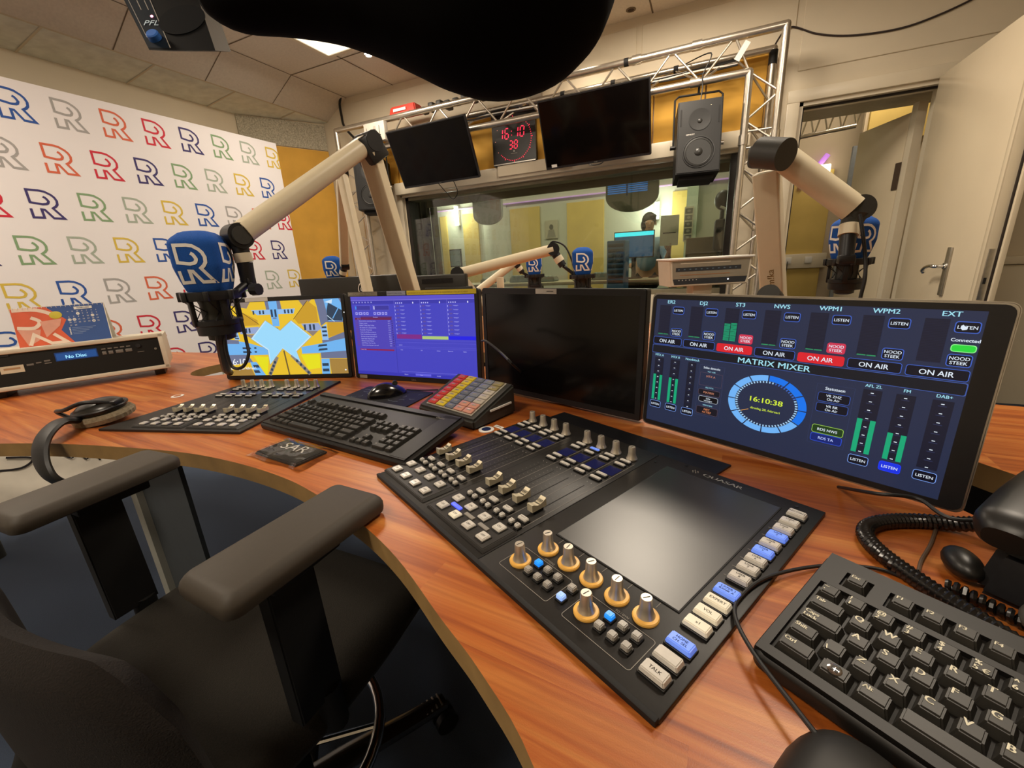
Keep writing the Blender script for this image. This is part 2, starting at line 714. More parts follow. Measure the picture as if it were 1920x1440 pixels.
# raised ochre board that carries the clock
b = MB()
b.box((-1.47, BW - 0.055, 2.14), (0.62, 0.03, 0.44), M_YEL, bev=0.002, seg=1)
b.box((-1.44, BW - 0.075, 1.885), (0.66, 0.07, 0.09), M_WALL, bev=0.003, seg=1)
struct(b.build('trim_3'))
# cream ledge along the top of the window
b = MB()
b.box(((WX0 + 0.17) / 2, BW - 0.045, 1.868), (0.17 - WX0 + 0.10, 0.09, 0.11), M_TRIM, bev=0.006)
b.box(((WX0 + 0.17) / 2, BW - 0.02, 1.805), (0.17 - WX0 + 0.06, 0.04, 0.03), M_TRIM, bev=0.004)
struct(b.build('trim_4'))

# studio window: frame and two panes
b = MB()
M_FR = mat('dark_window_frame', '#1d1813', 0.5)
M_FRC = mat('olive_window_reveal', '#7a7159', 0.6)
b.box(((WX0 + WX1) / 2, BW + 0.08, WZ0 + 0.02), (WX1 - WX0, 0.16, 0.04), M_FRC)
b.box(((WX0 + WX1) / 2, BW + 0.08, WZ1 - 0.02), (WX1 - WX0, 0.16, 0.04), M_FRC)
b.box((WX0 + 0.02, BW + 0.08, (WZ0 + WZ1) / 2), (0.04, 0.16, WZ1 - WZ0), M_FR)
b.box((WX1 - 0.03, BW + 0.08, (WZ0 + WZ1) / 2), (0.06, 0.18, WZ1 - WZ0), M_FR)
wnd = struct(b.build('window_1'))
b = MB()
b.box(((WX0 + WX1) / 2, BW + 0.04, (WZ0 + WZ1) / 2), (WX1 - WX0 - 0.06, 0.008, WZ1 - WZ0 - 0.06), glass_mat('studio_window_glass', (0.95, 0.965, 0.94, 1), 1.0))
b.build('pane', wnd)
b = MB()
b.box(((WX0 + WX1) / 2, BW + 0.27, WZ1 + 0.02), (WX1 - WX0, 0.26, 0.04), M_FRC)
b.box(((WX0 + WX1) / 2, BW + 0.40, WZ1 - 0.015), (WX1 - WX0, 0.03, 0.11), M_FRC)
b.box(((WX0 + WX1) / 2, BW + 0.27, WZ0 - 0.02), (WX1 - WX0, 0.26, 0.04), M_FRC)
b.build('outer_frame', wnd)
b = MB()
b.box(((WX0 + WX1) / 2, BW + 0.40, (WZ0 + WZ1) / 2 - 0.02), (WX1 - WX0 - 0.04, 0.008, WZ1 - WZ0 - 0.04), bpy.data.materials['studio_window_glass'])
b.build('pane', wnd)

# door frame and the open leaf
b = MB()
fr = 0.075
for x in (DX0 - fr / 2, DX1 + fr / 2):
    b.box((x, BW - 0.012, DZ / 2), (fr, 0.024, DZ), M_TRIM, bev=0.004)
b.box(((DX0 + DX1) / 2, BW - 0.012, DZ + fr / 2), (DX1 - DX0 + 2 * fr, 0.024, fr), M_TRIM, bev=0.004)
for x in (DX0 + 0.012, DX1 - 0.012):
    b.box((x, BW + 0.08, DZ / 2), (0.024, 0.16, DZ), M_TRIM)
b.box(((DX0 + DX1) / 2, BW + 0.08, DZ - 0.012), (DX1 - DX0, 0.16, 0.024), M_TRIM)
b.box((DX0 + 0.030, BW + 0.05, DZ / 2), (0.012, 0.02, DZ - 0.03), mat('door_seal', '#241a16', 0.6))
b.box(((DX0 + DX1) / 2, BW + 0.05, DZ - 0.030), (DX1 - DX0 - 0.05, 0.02, 0.014), MATS['door_seal'])
M_REV = mat('grey_beige_reveal', '#a79d84', 0.6)
b.box(((DX0 + DX1) / 2 + 0.05, BW + 0.38, DZ + 0.045), (DX1 - DX0 + 0.3, 0.44, 0.06), M_REV)
b.box(((DX0 + DX1) / 2 + 0.05, BW + 0.64, DZ + 0.075), (DX1 - DX0 + 0.3, 0.08, 0.11), M_REV)
struct(b.build('trim_5'))
b = MB()
lx, ly0, ly1 = 1.215, 2.85, 3.80
M_DOOR = mat('cream_gloss_door', '#d9cbb0', 0.22, var=0.02, scale=4)
b.box((lx + 0.024, (ly0 + ly1) / 2, 1.035), (0.048, ly1 - ly0, 2.03), M_DOOR, bev=0.002)
b.box((lx + 0.058, (ly0 + ly1) / 2 - 0.012, 1.035), (0.02, ly1 - ly0 + 0.024, 2.05), M_DOOR, bev=0.003)
b.box((lx - 0.001, ly0 + 0.016, 1.035), (0.006, 0.032, 2.03), M_DOOR, bev=0.0015)
b.box((lx + 0.046, ly0 - 0.004, 1.035), (0.010, 0.012, 2.03), MATS['door_seal'])
door = struct(b.build('door_1'))
b = MB()
hy, hz = 3.17, 0.96
b.box((lx - 0.006, hy, 0.93), (0.012, 0.045, 0.26), M_STEEL, bev=0.005)
b.tube(smooth_path([(lx - 0.005, hy, 0.96), (lx - 0.055, hy, 0.96), (lx - 0.062, hy + 0.03, 0.962), (lx - 0.058, hy + 0.09, 0.955), (lx - 0.055, hy + 0.14, 0.935), (lx - 0.045, hy + 0.145, 0.918)], 6), 0.0095, M_CHROME, 12)
b.cyl((lx - 0.012, hy, 0.96), (lx - 0.02, hy, 0.96), 0.017, 0.017, M_CHROME, 18)
b.build('door_handle', door)
b = MB()
b.box((lx + 0.022, ly0 - 0.002, 0.93), (0.022, 0.006, 0.24), M_STEEL, bev=0.002)
b.box((lx + 0.022, ly0 - 0.006, 0.90), (0.010, 0.004, 0.03), M_BLACKM)
b.build('lock_plate', door)

# banner wall of outlined letters (left of the room)
LOGO = [[(176, 97), (200, 112), (214, 134), (228, 165), (225, 178), (212, 203), (194, 214), (142, 222), (1, 201), (0, 0), (150, 2), (215, 14), (282, 57), (315, 95), (334, 150), (327, 211), (300, 248), (257, 279), (368, 444), (231, 443), (149, 310), (111, 307), (114, 440), (-15, 442), (-15, 300)]]
LOGO = [(x * 1.12 / 444, 1 - y / 444) for x, y in LOGO[0]]
def logo(b, mt, x, y, h, w, z=0.001, M=None, sx=1.0):
    """outlined R, lower left corner at x,y, h tall, stroke w"""
    pts = []
    for (px_, py_) in LOGO:
        pts.append((x + px_ * h * sx, y + py_ * h))
    b.line(pts, w, mt, z=z, M=M)
BX = -3.75
M_BAN = mat('white_banner_cloth', '#f2eef0', 0.75, var=0.02, scale=2)
b = MB()
b.box((BX - 0.01, 0.75, 1.16), (0.02, 4.74, 2.235), M_BAN)
CC = {'blue': '#2b57a8', 'grey': '#a9a7a6', 'orange': '#dd6a4a', 'red': '#d2283f', 'navy': '#3d3470', 'green': '#85a67c', 'sage': '#a9b5a6', 'yellow': '#dcbe4c'}
SEQ = ['blue', 'grey', 'orange', 'red', 'navy', 'green', 'sage', 'yellow']
# local frame of the banner: x along +Y, y up, z towards the room
MBn = Matrix(((0, 0, 1, BX), (1, 0, 0, 0), (0, 1, 0, 0), (0, 0, 0, 1)))
first = [(0, 1.395), (1, 1.278), (3, 1.140), (5, 1.258), (7, 1.135), (0, 1.018), (0, 1.13), (1, 1.02)]
zs = [2.143, 1.872, 1.600, 1.330, 1.060, 0.790, 0.52, 0.25]
for r_, ((s0, yc0), zc) in enumerate(zip(first, zs)):
    for c_ in range(-9, 9):
        yc = yc0 + 0.2392 * c_
        if yc > 3.10 or yc < -1.45:
            continue
        cn = SEQ[(s0 + c_) % 8]
        pm = mat('banner_' + cn, CC[cn], 0.7, var=0.02)
        hh = 0.158
        pts = [(yc - 0.068 + px_ * hh * 0.93, zc - hh / 2 + py_ * hh) for px_, py_ in LOGO]
        b.line([(min(p[0], 3.117), p[1]) for p in pts], 0.0125, pm, z=0.0012, M=MBn)
ban = b.build('backdrop_banner')
tag(ban, 'tall white backdrop banner printed with rows of coloured outlined letter R logos', 'banner')

# ------------------------------------------------------------------ the presenter's desk
T = 0.78
inner = [(-0.085, 0.184), (-0.154, 0.233), (-0.221, 0.270), (-0.321, 0.326), (-0.424, 0.368), (-0.559, 0.405), (-0.640, 0.421), (-0.749, 0.431),
         (-0.865, 0.432), (-0.975, 0.423), (-1.125, 0.397), (-1.292, 0.361), (-1.443, 0.314)]
ins = [(p.x, p.y) for p in smooth_path([(x, y, 0) for x, y in [(0.09, -0.22), (0.055, -0.06), (0.0, 0.085)] + inner + [(-1.75, 0.20), (-2.1, 0.05)]], 5)]
outer = [(-2.9, 0.10), (-2.72, 0.95), (-2.34, 1.128), (-1.995, 1.168), (-1.6, 1.23), (-1.0, 1.24), (-0.6, 1.20), (-0.32, 1.10), (-0.06, 0.93), (0.22, 0.79), (0.317, 0.669), (0.357, 0.611), (0.62, 0.28), (0.66, -0.22)]
desk = thing('curved_desk', 'long curved cherry wood desk carrying monitors and mixing consoles', 'desk', (-0.7, 0.8, 0))
b = MB()
b.prism(ins + outer, T - 0.032, T, M_WOOD, side=M_PLY, bev=0.0)
top = b.build('desktop', desk, smooth=False)
# cable opening with a lighter rim left of the first monitor
hole = atz(402, 693, T)
HO = (hole.x + 0.03, hole.y + 0.03)
b = MB()
cut = MB()
cut.cyl((HO[0], HO[1], T - 0.06), (HO[0], HO[1], T + 0.02), 0.115, 0.115, M_PLY, 48)
# desk drawn again as a ring of wall so the hole has depth
cutter = cut.build('cutter')
md = top.modifiers.new('hole', 'BOOLEAN')
md.object = cutter
md.operation = 'DIFFERENCE'
md.solver = 'EXACT'
dg = bpy.context.evaluated_depsgraph_get()
cutter.matrix_world = Matrix.Identity(4)
dg.update()
newme = bpy.data.meshes.new_from_object(top.evaluated_get(dg))
top.modifiers.clear()
old = top.data
top.data = newme
bpy.data.meshes.remove(old)
for _p in newme.polygons:
    _p.use_smooth = False
bpy.data.objects.remove(cutter)
b = MB()
b.box((-1.185, 0.475, (T - 0.032) / 2), (0.20, 0.010, T - 0.032), mat('blue_grey_panel', '#454b50', 0.6, var=0.04), M=None)
b.box((-1.30, 0.470, (T - 0.032) / 2), (0.030, 0.03, T - 0.032), mat('pale_edge_panel', '#a3a49c', 0.5, var=0.03))
b.build('leg', desk)
b = MB()
b.box((0.30, 0.05, (T - 0.032) / 2), (0.05, 0.45, T - 0.032), M_DGREY)
b.build('leg', desk)
b = MB()
b.cyl((-2.72, 0.45, 0), (-2.72, 0.45, T - 0.032), 0.03, 0.03, M_DGREY, 20)
b.build('leg', desk)
b = MB()
b.box((-0.45, 1.05, 0.45), (0.9, 0.02, 0.58), mat('dark_modesty_panel', '#191b1f', 0.8))
b.build('modesty_panel', desk)

# guests' side of the desk, beyond the monitors
gst = thing('guest_desk', 'cherry wood guest desk beyond the monitors, its pale edge showing at far right', 'desk', (0, 1.5, 0))
gf = [(0.78, 0.42), (0.56, 0.64), (0.439, 0.786), (0.400, 0.835), (0.30, 0.965), (0.0, 1.20), (-0.4, 1.36), (-0.9, 1.42), (-1.5, 1.42)]
gb = [(-1.9, 1.6), (-1.75, 2.25), (-1.2, 2.42), (-0.75, 2.36), (-0.2, 2.2), (0.25, 1.6), (0.42, 1.33), (0.553, 1.15), (0.606, 1.145), (1.5, 1.13), (1.5, 0.42)]
b = MB()
b.prism(gf + gb, T - 0.04, T, M_WOOD, side=M_PLY)
b.build('desktop', gst, smooth=False)
b = MB()
inn = [(x + 0.05, y + 0.06) for x, y in gf]
inn2 = [(x + 0.07, y + 0.08) for x, y in gf]
b.prism(inn + inn2[::-1], 0.03, T - 0.04, mat('under_desk_shade', '#08080a', 0.8))
b.build('front_panel', gst, smooth=False)  # added black sheet standing in for the shade beneath the guest desk
for (x, y) in ((0.95, 0.85), (-0.1, 1.75), (-1.3, 1.85)):
    b = MB()
    b.box((x, y, (T - 0.04) / 2), (0.07, 0.06, T - 0.04), M_DGREY)
    b.build('leg', gst)


# ------------------------------------------------------------------ monitors
def mframe(c, yaw, tilt):
    y_, t_ = R(yaw), R(tilt)
    r_ = V((math.cos(y_), math.sin(y_), 0))
    nh = V((-math.sin(y_), math.cos(y_), 0))
    up = V((0, 0, 1)) * math.cos(t_) + nh * math.sin(t_)
    mm = Matrix((r_, up, r_.cross(up))).transposed().to_4x4()
    mm.translation = V(c)
    return mm


def rrect(w, h, r, n=5, x=0.0, y=0.0):
    out = []
    for (sx, sy, a0) in ((1, 1, 0), (-1, 1, 90), (-1, -1, 180), (1, -1, 270)):
        for i in range(n + 1):
            a = R(a0 + 90 * i / n)
            out.append((x + sx * (w / 2 - r) + r * math.cos(a), y + sy * (h / 2 - r) + r * math.sin(a)))
    return out


def monitor(name, label, c, yaw, tilt, W, Hh, bl, bt, br_, bb, th, content, cat='monitor', rad=0.006, rim=None, stand=True, casem=None):
    M = mframe(c, yaw, tilt)
    root = thing(name, label, cat, M=M)
    cw, chh = W + bl + br_, Hh + bt + bb
    cx, cy = (br_ - bl) / 2, (bt - bb) / 2
    b = MB(M)
    cm = casem or M_BLACK
    b.prism(rrect(cw, chh, rad, 4, cx, cy), -th, -0.0015, rim or cm, bev=0.0015)
    # bezel ring, slightly proud of the screen
    gi = 0.006 if rim else 0.003
    o_ = rrect(cw - gi, chh - gi, rad, 4, cx, cy)
    i_ = rrect(W, Hh, 0.0005, 4)
    n = len(o_)
    vs = [(p[0], p[1], 0.0) for p in o_] + [(p[0], p[1], 0.0) for p in i_] + [(p[0], p[1], -0.0014) for p in i_] + [(p[0], p[1], -0.002) for p in o_]
    fs = [(k, (k + 1) % n, n + (k + 1) % n, n + k) for k in range(n)] + [(n + k, n + (k + 1) % n, 2 * n + (k + 1) % n, 2 * n + k) for k in range(n)]
    fs += [(3 * n + k, 3 * n + (k + 1) % n, (k + 1) % n, k) for k in range(n)]
    b.add(vs, fs, cm)
    b.box((cx, cy, -th - 0.012), (cw * 0.6, chh * 0.55, 0.028), cm, bev=0.008)
    b.build('housing', root)
    b = MB(M)
    b.rect(-W / 2, -Hh / 2, W / 2, Hh / 2, M_SCREENOFF, z=-0.0012)
    content(b, W, Hh)
    b.build('screen', root, smooth=False)
    if stand:
        b = MB()
        back = M @ V((0, 0, -th - 0.02))
        by = M.col[2].to_3d()
        foot = back - V((by.x, by.y, 0)) * 0.05
        b.cyl((foot.x, foot.y, T), (foot.x, foot.y, back.z), 0.016, 0.016, M_BLACK, 16)
        b.cyl((foot.x, foot.y, back.z), back, 0.014, 0.014, M_BLACK, 12)
        b.cyl((foot.x, foot.y, T), (foot.x, foot.y, T + 0.012), 0.07, 0.066, M_BLACK, 28)
        b.build('stand', root)
    return root, M


# colours on the mixer screen
S_BG, S_BAR = glow('#242c46'), glow('#10141f')
S_EDGE, S_EDGEH, S_TXT = glow('#3f62c4'), glow('#7aa0ee'), glow('#dfeaf6')
S_CY = glow('#9fdcec')
S_BTN, S_METER, S_GRN = glow('#070b1c'), glow('#15182a'), glow('#12a474')
S_GRN2, S_RED, S_PINK = glow('#2d8f5e'), glow('#d81f2c'), glow('#cc3350')
S_LGT, S_BLU, S_YG = glow('#6fb2f5'), glow('#1173ea'), glow('#d7ee3c')


def btn(b, cx, cy, w, h, txt, fill, edge, tcol, ts, r=0.003, z=0.0002, lw=0.0009):
    b.poly(rrect(w, h, r, 3, cx, cy), edge, z=z)
    b.poly(rrect(w - 2 * lw, h - 2 * lw, r * 0.8, 3, cx, cy), fill, z=z + 0.0001)
    L_ = txt.split('|')
    for k, s in enumerate(L_):
        b.text(s, cx, cy - ts * 0.36 + (len(L_) - 1) * ts * 0.48 - k * ts * 0.98, ts, tcol, z=z + 0.0002, align='c', bold=0.012)


def mixer_ui(b, W, Hh):
    b.rect(-W / 2, -Hh / 2, W / 2, Hh / 2, S_BG, z=-0.001)
    names = ['ER2', 'DJ2', 'ST3', 'NWS', 'WPM1', 'WPM2', 'EXT']
    for k, nme in enumerate(names):
        x = -0.180 + 0.060 * k
        hot = k in (2, 4)
        b.text(nme, x + 0.0012, 0.1105, 0.0086, S_CY, z=0.0002, align='c', sx=1.12, bold=0.018)
        # meter wells
        if True:
            b.rect(x - 0.021, 0.054, x + 0.001, 0.107, S_METER, z=-0.0005)
            for q in range(26):
                b.rect(x - 0.021, 0.0545 + q * 0.002, x + 0.001, 0.0551 + q * 0.002, glow('#1d2038'), z=-0.0003)
        if k == 2:
            for q in range(15):
                b.rect(x - 0.020, 0.054 + q * 0.0019, x - 0.0105, 0.0552 + q * 0.0019, S_GRN, z=-0.0001)
                b.rect(x - 0.0095, 0.054 + q * 0.0020, x + 0.000, 0.0553 + q * 0.0020, S_GRN, z=-0.0001)
        elif k < 6:
            b.rect(x - 0.020, 0.0535, x - 0.0105, 0.0550, S_GRN2, z=-0.0001)
            b.rect(x - 0.0095, 0.0535, x + 0.000, 0.0550, S_GRN2, z=-0.0001)
        btn(b, x + 0.0163, 0.0985, 0.0215, 0.0135, 'LISTEN', S_BTN, S_EDGE, S_TXT, 0.0056)
        btn(b, x + 0.0163, 0.0590, 0.0215, 0.0150, 'NOOD|STEEK', S_PINK if hot else S_BTN, S_PINK if hot else S_EDGE, S_TXT, 0.0056)
        btn(b, x, 0.0415, 0.0565, 0.0140, 'ON AIR', S_RED if hot else S_BTN, S_RED if hot else S_EDGE, S_TXT, 0.0092, lw=0.0007)
    btn(b, 0.181 + 0.0163, 0.0737, 0.0215, 0.009, '', glow('#27d43c'), glow('#8ef08e'), S_TXT, 0.004)
    b.text('Connected', 0.1973, 0.0815, 0.0055, S_TXT, z=0.0002, align='c', bold=0.02)
    # hand cursor over the last LISTEN
    b.poly([(0.1915, 0.1005), (0.1925, 0.1015), (0.1935, 0.0995), (0.1960, 0.0990), (0.1962, 0.0960), (0.1925, 0.0950), (0.1905, 0.0975)], S_TXT, z=0.0008)
    # title bar
    b.poly(rrect(0.4185, 0.0158, 0.002, 3, 0.0, 0.0252), glow('#3d57a0'), z=-0.0004)
    b.poly(rrect(0.4165, 0.0142, 0.002, 3, 0.0, 0.0252), S_BAR, z=-0.0002)
    b.text('MATRIX MIXER', 0.0, 0.0205, 0.0125, S_CY, z=0.0002, align='c', sx=1.22, bold=0.014)
    # left meters
    def meter(x, w, tp, bt, lab_, g, listen, lt='', fill=S_BTN, edge=S_EDGEH, ltxt=S_TXT):
        b.text(lab_, x, 0.0118, 0.0058, S_CY, z=0.0002, align='c', bold=0.015)
        b.rect(x - w, bt, x + w, 0.0085, S_METER, z=-0.0005)
        n_ = 8
        for q in range(n_):
            yy = 0.004 - (0.004 - bt - 0.002) * q / (n_ - 1)
            b.rect(x - w * 0.16, yy - 0.0004, x + w * 0.16, yy + 0.0006, S_TXT, z=0.0003)
            b.rect(x - w * 0.42, yy - 0.003, x + w * 0.42, yy - 0.002, glow('#2a3050'), z=0.0001)
        if g is not None:
            b.rect(x - w, bt, x - w * 0.42, g, S_GRN, z=0)
            b.rect(x + w * 0.42, bt, x + w, g - 0.0005, S_GRN, z=0)
        btn(b, x, listen, 0.0225, 0.0135, 'LISTEN', fill, edge, ltxt, 0.0055, lw=0.0007)
    meter(-0.1925, 0.0092, 0.003, -0.074, 'MTX A', -0.024, -0.0828)
    meter(-0.1600, 0.0092, 0.003, -0.074, 'MTX B', -0.026, -0.0828)
    meter(-0.1275, 0.0075, 0.003, -0.076, 'Noodstack', None, -0.0832)
    meter(0.1250, 0.0100, 0.003, -0.0815, 'AFL ZL', -0.0330, -0.0925)
    meter(0.1585, 0.0095, 0.003, -0.0815, 'FM', -0.0445, -0.0915, fill=glow('#1632e0'), edge=glow('#1b3bff'))
    meter(0.1925, 0.0095, 0.003, -0.0815, 'DAB+', None, -0.0915)
    # silence detection box
    def lines(x0, y0, x1, y1, c, w=0.0004):
        b.line([(x0, y0), (x1, y0), (x1, y1), (x0, y1)], w, c, z=0, closed=True)
    BRN = glow('#5f4a58')
    b.text('Stilte detectie', -0.0915, 0.0015, 0.0052, S_TXT, z=0.0002, align='c', bold=0.015)
    lines(-0.1125, -0.0835, -0.0700, 0.0075, glow('#384064'))
    b.text('VO+ A/B', -0.0915, -0.0045, 0.0036, S_CY, z=0.0002, align='c')
    lines(-0.1105, -0.0285, -0.0720, -0.0058, BRN)
    b.text('MTX A', -0.0915, -0.0135, 0.0052, glow('#d08a6c'), z=0.0002, align='c')
    b.text('IEQ MTX/Xxxxx'[:7], -0.0915, -0.0330, 0.0036, S_CY, z=0.0002, align='c')
    btn(b, -0.0915, -0.0405, 0.038, 0.0105, 'MATRIX', glow('#14131f'), BRN, glow('#d08a6c'), 0.0052, lw=0.0005)
    btn(b, -0.0915, -0.0530, 0.034, 0.0105, 'Stilte|vertragen', glow('#060610'), S_TXT, S_TXT, 0.0038, lw=0.0004)
    b.text('VERDSTEIN', -0.0915, -0.0648, 0.0034, S_CY, z=0.0002, align='c')
    btn(b, -0.0915, -0.0735, 0.038, 0.0135, 'NIET|ACTIEF', glow('#14131f'), BRN, glow('#e08a5c'), 0.0050, lw=0.0005)
    # statuses
    b.text('Statussen', 0.0845, -0.0012, 0.0062, S_TXT, z=0.0002, align='c', bold=0.015)
    lines(0.0625, -0.0830, 0.1065, 0.0065, glow('#333c60'))
    btn(b, 0.0845, -0.0120, 0.038, 0.0135, 'VR ZHZ|On Air', S_BTN, S_EDGE, S_TXT, 0.0052, lw=0.0005)
    btn(b, 0.0845, -0.0275, 0.038, 0.0135, 'VR RR|On Air', S_BTN, S_EDGE, S_TXT, 0.0052, lw=0.0005)
    btn(b, 0.0845, -0.0605, 0.038, 0.0125, 'RDS NWS', glow('#1c3a18'), glow('#9cc94f'), S_TXT, 0.0056, lw=0.0007)
    btn(b, 0.0845, -0.0735, 0.038, 0.0125, 'RDS TA', glow('#10226e'), glow('#2c50d8'), glow('#b9c8ff'), 0.0056, lw=0.0007)
    # clock ring
    cx, cy, ro, ri = -0.0015, -0.0400, 0.0465, 0.0375
    for q in range(12):
        a0, a1 = R(90 - 30 * q - 1), R(90 - 30 * (q + 1) + 1)
        o_, i_ = [], []
        for s in range(7):
            a = a0 + (a1 - a0) * s / 6
            o_.append((cx + ro * 1.22 * math.cos(a), cy + ro * math.sin(a)))
            i_.append((cx + ri * 1.22 * math.cos(a), cy + ri * math.sin(a)))
        lit = q in (0, 1, 2, 3)
        vs = [(p[0], p[1], 0) for p in o_] + [(p[0], p[1], 0) for p in i_]
        b.add(vs, [(s, 7 + s, 8 + s, s + 1) for s in range(6)], S_BLU if lit else S_LGT)
    for q in range(60):
        a = R(90 - 6 * q - 3)
        r0, r1 = ri * 0.91, ri * 0.985
        d, p_ = V((1.22 * math.cos(a), math.sin(a), 0)), V((-math.sin(a), math.cos(a), 0)) * 0.0009
        P = [V((cx, cy, 0)) + d * r0 - p_, V((cx, cy, 0)) + d * r1 - p_, V((cx, cy, 0)) + d * r1 + p_, V((cx, cy, 0)) + d * r0 + p_]
        b.add([(p.x, p.y, 0.0001) for p in P], [(0, 1, 2, 3)], glow('#3a66c0') if 1 < q < 11 else glow('#a9d2f2'))
    b.text('16:10:38', cx + 0.001, cy + 0.001, 0.0115, S_YG, z=0.0002, align='c', bold=0.014, sx=1.28)
    b.text('dinsdag 28, februari', cx + 0.001, cy - 0.0115, 0.0048, S_YG, z=0.0002, align='c', sx=1.15, bold=0.01)
    b.line([(cx - 0.034, cy - 0.0185), (cx - 0.023, cy - 0.0135)], 0.0009, glow('#e5a04a'), z=0.0003)


mon4, M4 = monitor('mixer_touchscreen', 'large lit touchscreen at right headed MATRIX MIXER with ON AIR buttons and a ring clock', (0.103, 0.738, 0.918), -25.9, 4.9,
                   0.419, 0.2357, 0.010, 0.011, 0.024, 0.011, 0.016, mixer_ui, cat='touchscreen', rad=0.010, rim=M_STEEL)


def still_black(b, W, Hh):
    pass


mon3, M3 = monitor('monitor', 'switched-off black monitor with a small white sticker on top, left of the lit touchscreen', (-0.317, 0.908, 0.920), -17.8, 2.2,
                   0.427, 0.240, 0.0125, 0.014, 0.0125, 0.014, 0.02, still_black)
b = MB(M3)
b.rect(-0.045, 0.1218, 0.015, 0.1332, mat('sticker_white', '#d8d5cf', 0.6), z=0.0006)
for q in range(5):
    b.rect(-0.012 + q * 0.004, 0.1262, -0.0095 + q * 0.004, 0.1286, M_DGREY, z=0.001)
b.build('sticker', mon3)

# second monitor: violet playout software
P_BG, P_DK, P_LT = glow('#4443bd'), glow('#3a38a8'), glow('#6a66d6')
P_T = glow('#b9b8f4')


def playout(b, W, Hh):
    b.rect(-W / 2, -Hh / 2, W / 2, Hh / 2, P_BG, z=-0.001)
    b.rect(-W / 2, 0.110, W / 2, Hh / 2, glow('#5a50c6'), z=-0.0005)
    b.rect(-W / 2, 0.1085, W / 2, 0.1100, glow('#8478e0'), z=-0.0004)
    b.rect(-W / 2, 0.098, W / 2, 0.1083, P_DK, z=-0.0005)
    for q in range(7):
        b.ball((-0.205 + q * 0.0115, 0.1035, 0), (0.0016, 0.0024, 0.0002), P_T, 8)
    for q, x0 in enumerate((-0.202, -0.132)):
        b.rect(x0, 0.080, x0 + 0.060, 0.093, glow('#3b379a'), z=-0.0003)
        b.line([(x0, 0.080), (x0 + 0.060, 0.080), (x0 + 0.060, 0.0945), (x0, 0.0945)], 0.0005, glow('#7d78dc'), closed=True)
        b.rect(x0 + 0.002, 0.082, x0 + 0.007, 0.092, glow('#3f8af2') if q == 0 else P_T)
        for s, wv in enumerate((0.009, 0.015, 0.008, 0.009)):
            xx = x0 + 0.001 + (0, 0.0125, 0.031, 0.042)[s]
            b.rect(xx, 0.0660, xx + wv, 0.0740, glow('#9b97ea'))
            b.rect(xx + wv * 0.3, 0.0685, xx + wv * 0.7, 0.0715, P_DK, z=0.0002)
    b.rect(-0.207, -0.044, -0.060, 0.062, glow('#4d43b4'), z=-0.0003)
    b.rect(-0.182, 0.0575, -0.065, 0.0605, glow('#5a1738'), z=0)
    b.text('Draaiboek', -0.125, 0.0575, 0.0042, P_T, align='c')
    b.rect(-0.205, 0.051, -0.066, 0.0565, glow('#6b1c3c'), z=0)
    b.text('Uur 16', -0.196, 0.0522, 0.0045, P_T)
    wds = ['Nieuws bulletin uitzending, reclame vooraf', 'Verkeer en weer', 'Publiek Tv Plaat, Plaat Tv Plaat', 'De muziek van nu, Songs top tien, alt', 'Presentatie - Presentatie', 'Amber live file, Bnnvara haal uur',
           'Naar het ziekenhuis en terug, de', 'De haven live aan, Haven live aan', 'Feyen Papier, Papieren plek', 'Nieuws en sport, Nieuws', 'Sport Fietsen, Tour Live Nu', 'Nieuws uitzending, gast in de studio']
    for q in range(12):
        yy = 0.0465 - q * 0.0068
        b.text(wds[q][:34], -0.190 - 0 + q * 0.0003, yy - 0.001, 0.0050, P_T, sx=0.92)
        b.text('0:%02d' % (7 + q * 4), -0.080, yy - 0.001, 0.0048, P_T)
        b.rect(-0.0665, yy - 0.001, -0.0640, yy + 0.0022, glow('#2a1f52'))
        b.rect(-0.205, yy - 0.0015, -0.194, yy + 0.003, glow('#5d3f9e'), z=-0.0001)
    b.rect(-0.196, -0.0435, -0.066, -0.0390, glow('#8e1d48'), z=0)
    b.text('Einde 17:00', -0.192, -0.0430, 0.0042, P_T)
    for cx in (-0.0515, 0.0385, 0.1285):
        b.rect(cx - 0.001, 0.010, cx, 0.1080, glow('#6f6ad4'))
        for s in range(4):
            b.rect(cx + 0.004 + s * 0.007, 0.0985, cx + 0.0075 + s * 0.007, 0.1020, P_T)
        b.ball((cx + 0.066, 0.1005, 0), (0.0018, 0.003, 0.0002), glow('#e8e8ff'), 8)
        for q in range(8):
            yy = 0.0915 - q * 0.0113
            b.rect(cx + 0.001, yy - 0.004, cx + 0.0025, yy + 0.001, P_T)
            b.rect(cx + 0.006, yy - 0.0022, cx + 0.016, yy + 0.0022, glow('#5a4a9e'))
            b.text('<empty>', cx + 0.019, yy - 0.0015, 0.0046, P_T)
    b.rect(-0.0515, -0.005, 0.0365, 0.0080, glow('#7d2a86'))
    b.rect(0.0385, -0.005, 0.1265, 0.0040, glow('#aec879'))
    b.rect(0.1275, -0.005, W / 2, 0.0055, glow('#1f1fe4'))
    for yy in (-0.0085, -0.0165, -0.029, -0.0335):
        b.rect(-0.0575, yy, W / 2, yy + 0.0007, glow('#625ed0'))
    b.text('zoeken', -0.047, -0.0255, 0.0045, P_T)
    for xx, s in ((-0.042, 'Titel'), (0.030, 'Info'), (0.085, 'Artiest'), (0.123, 'Duur uur'), (0.173, 'Status')):
        b.text(s, xx, -0.0400, 0.0044, P_T)
    b.rect(-0.0590, -Hh / 2 + 0.01, -0.0580, 0.0080, glow('#2f2c92'))
    b.rect(-W / 2, -Hh / 2, W / 2, -Hh / 2 + 0.010, glow('#3636b0'), z=-0.0005)
    b.rect(-0.045, -0.1060, 0.16, -0.1052, glow('#7f7ce2'))
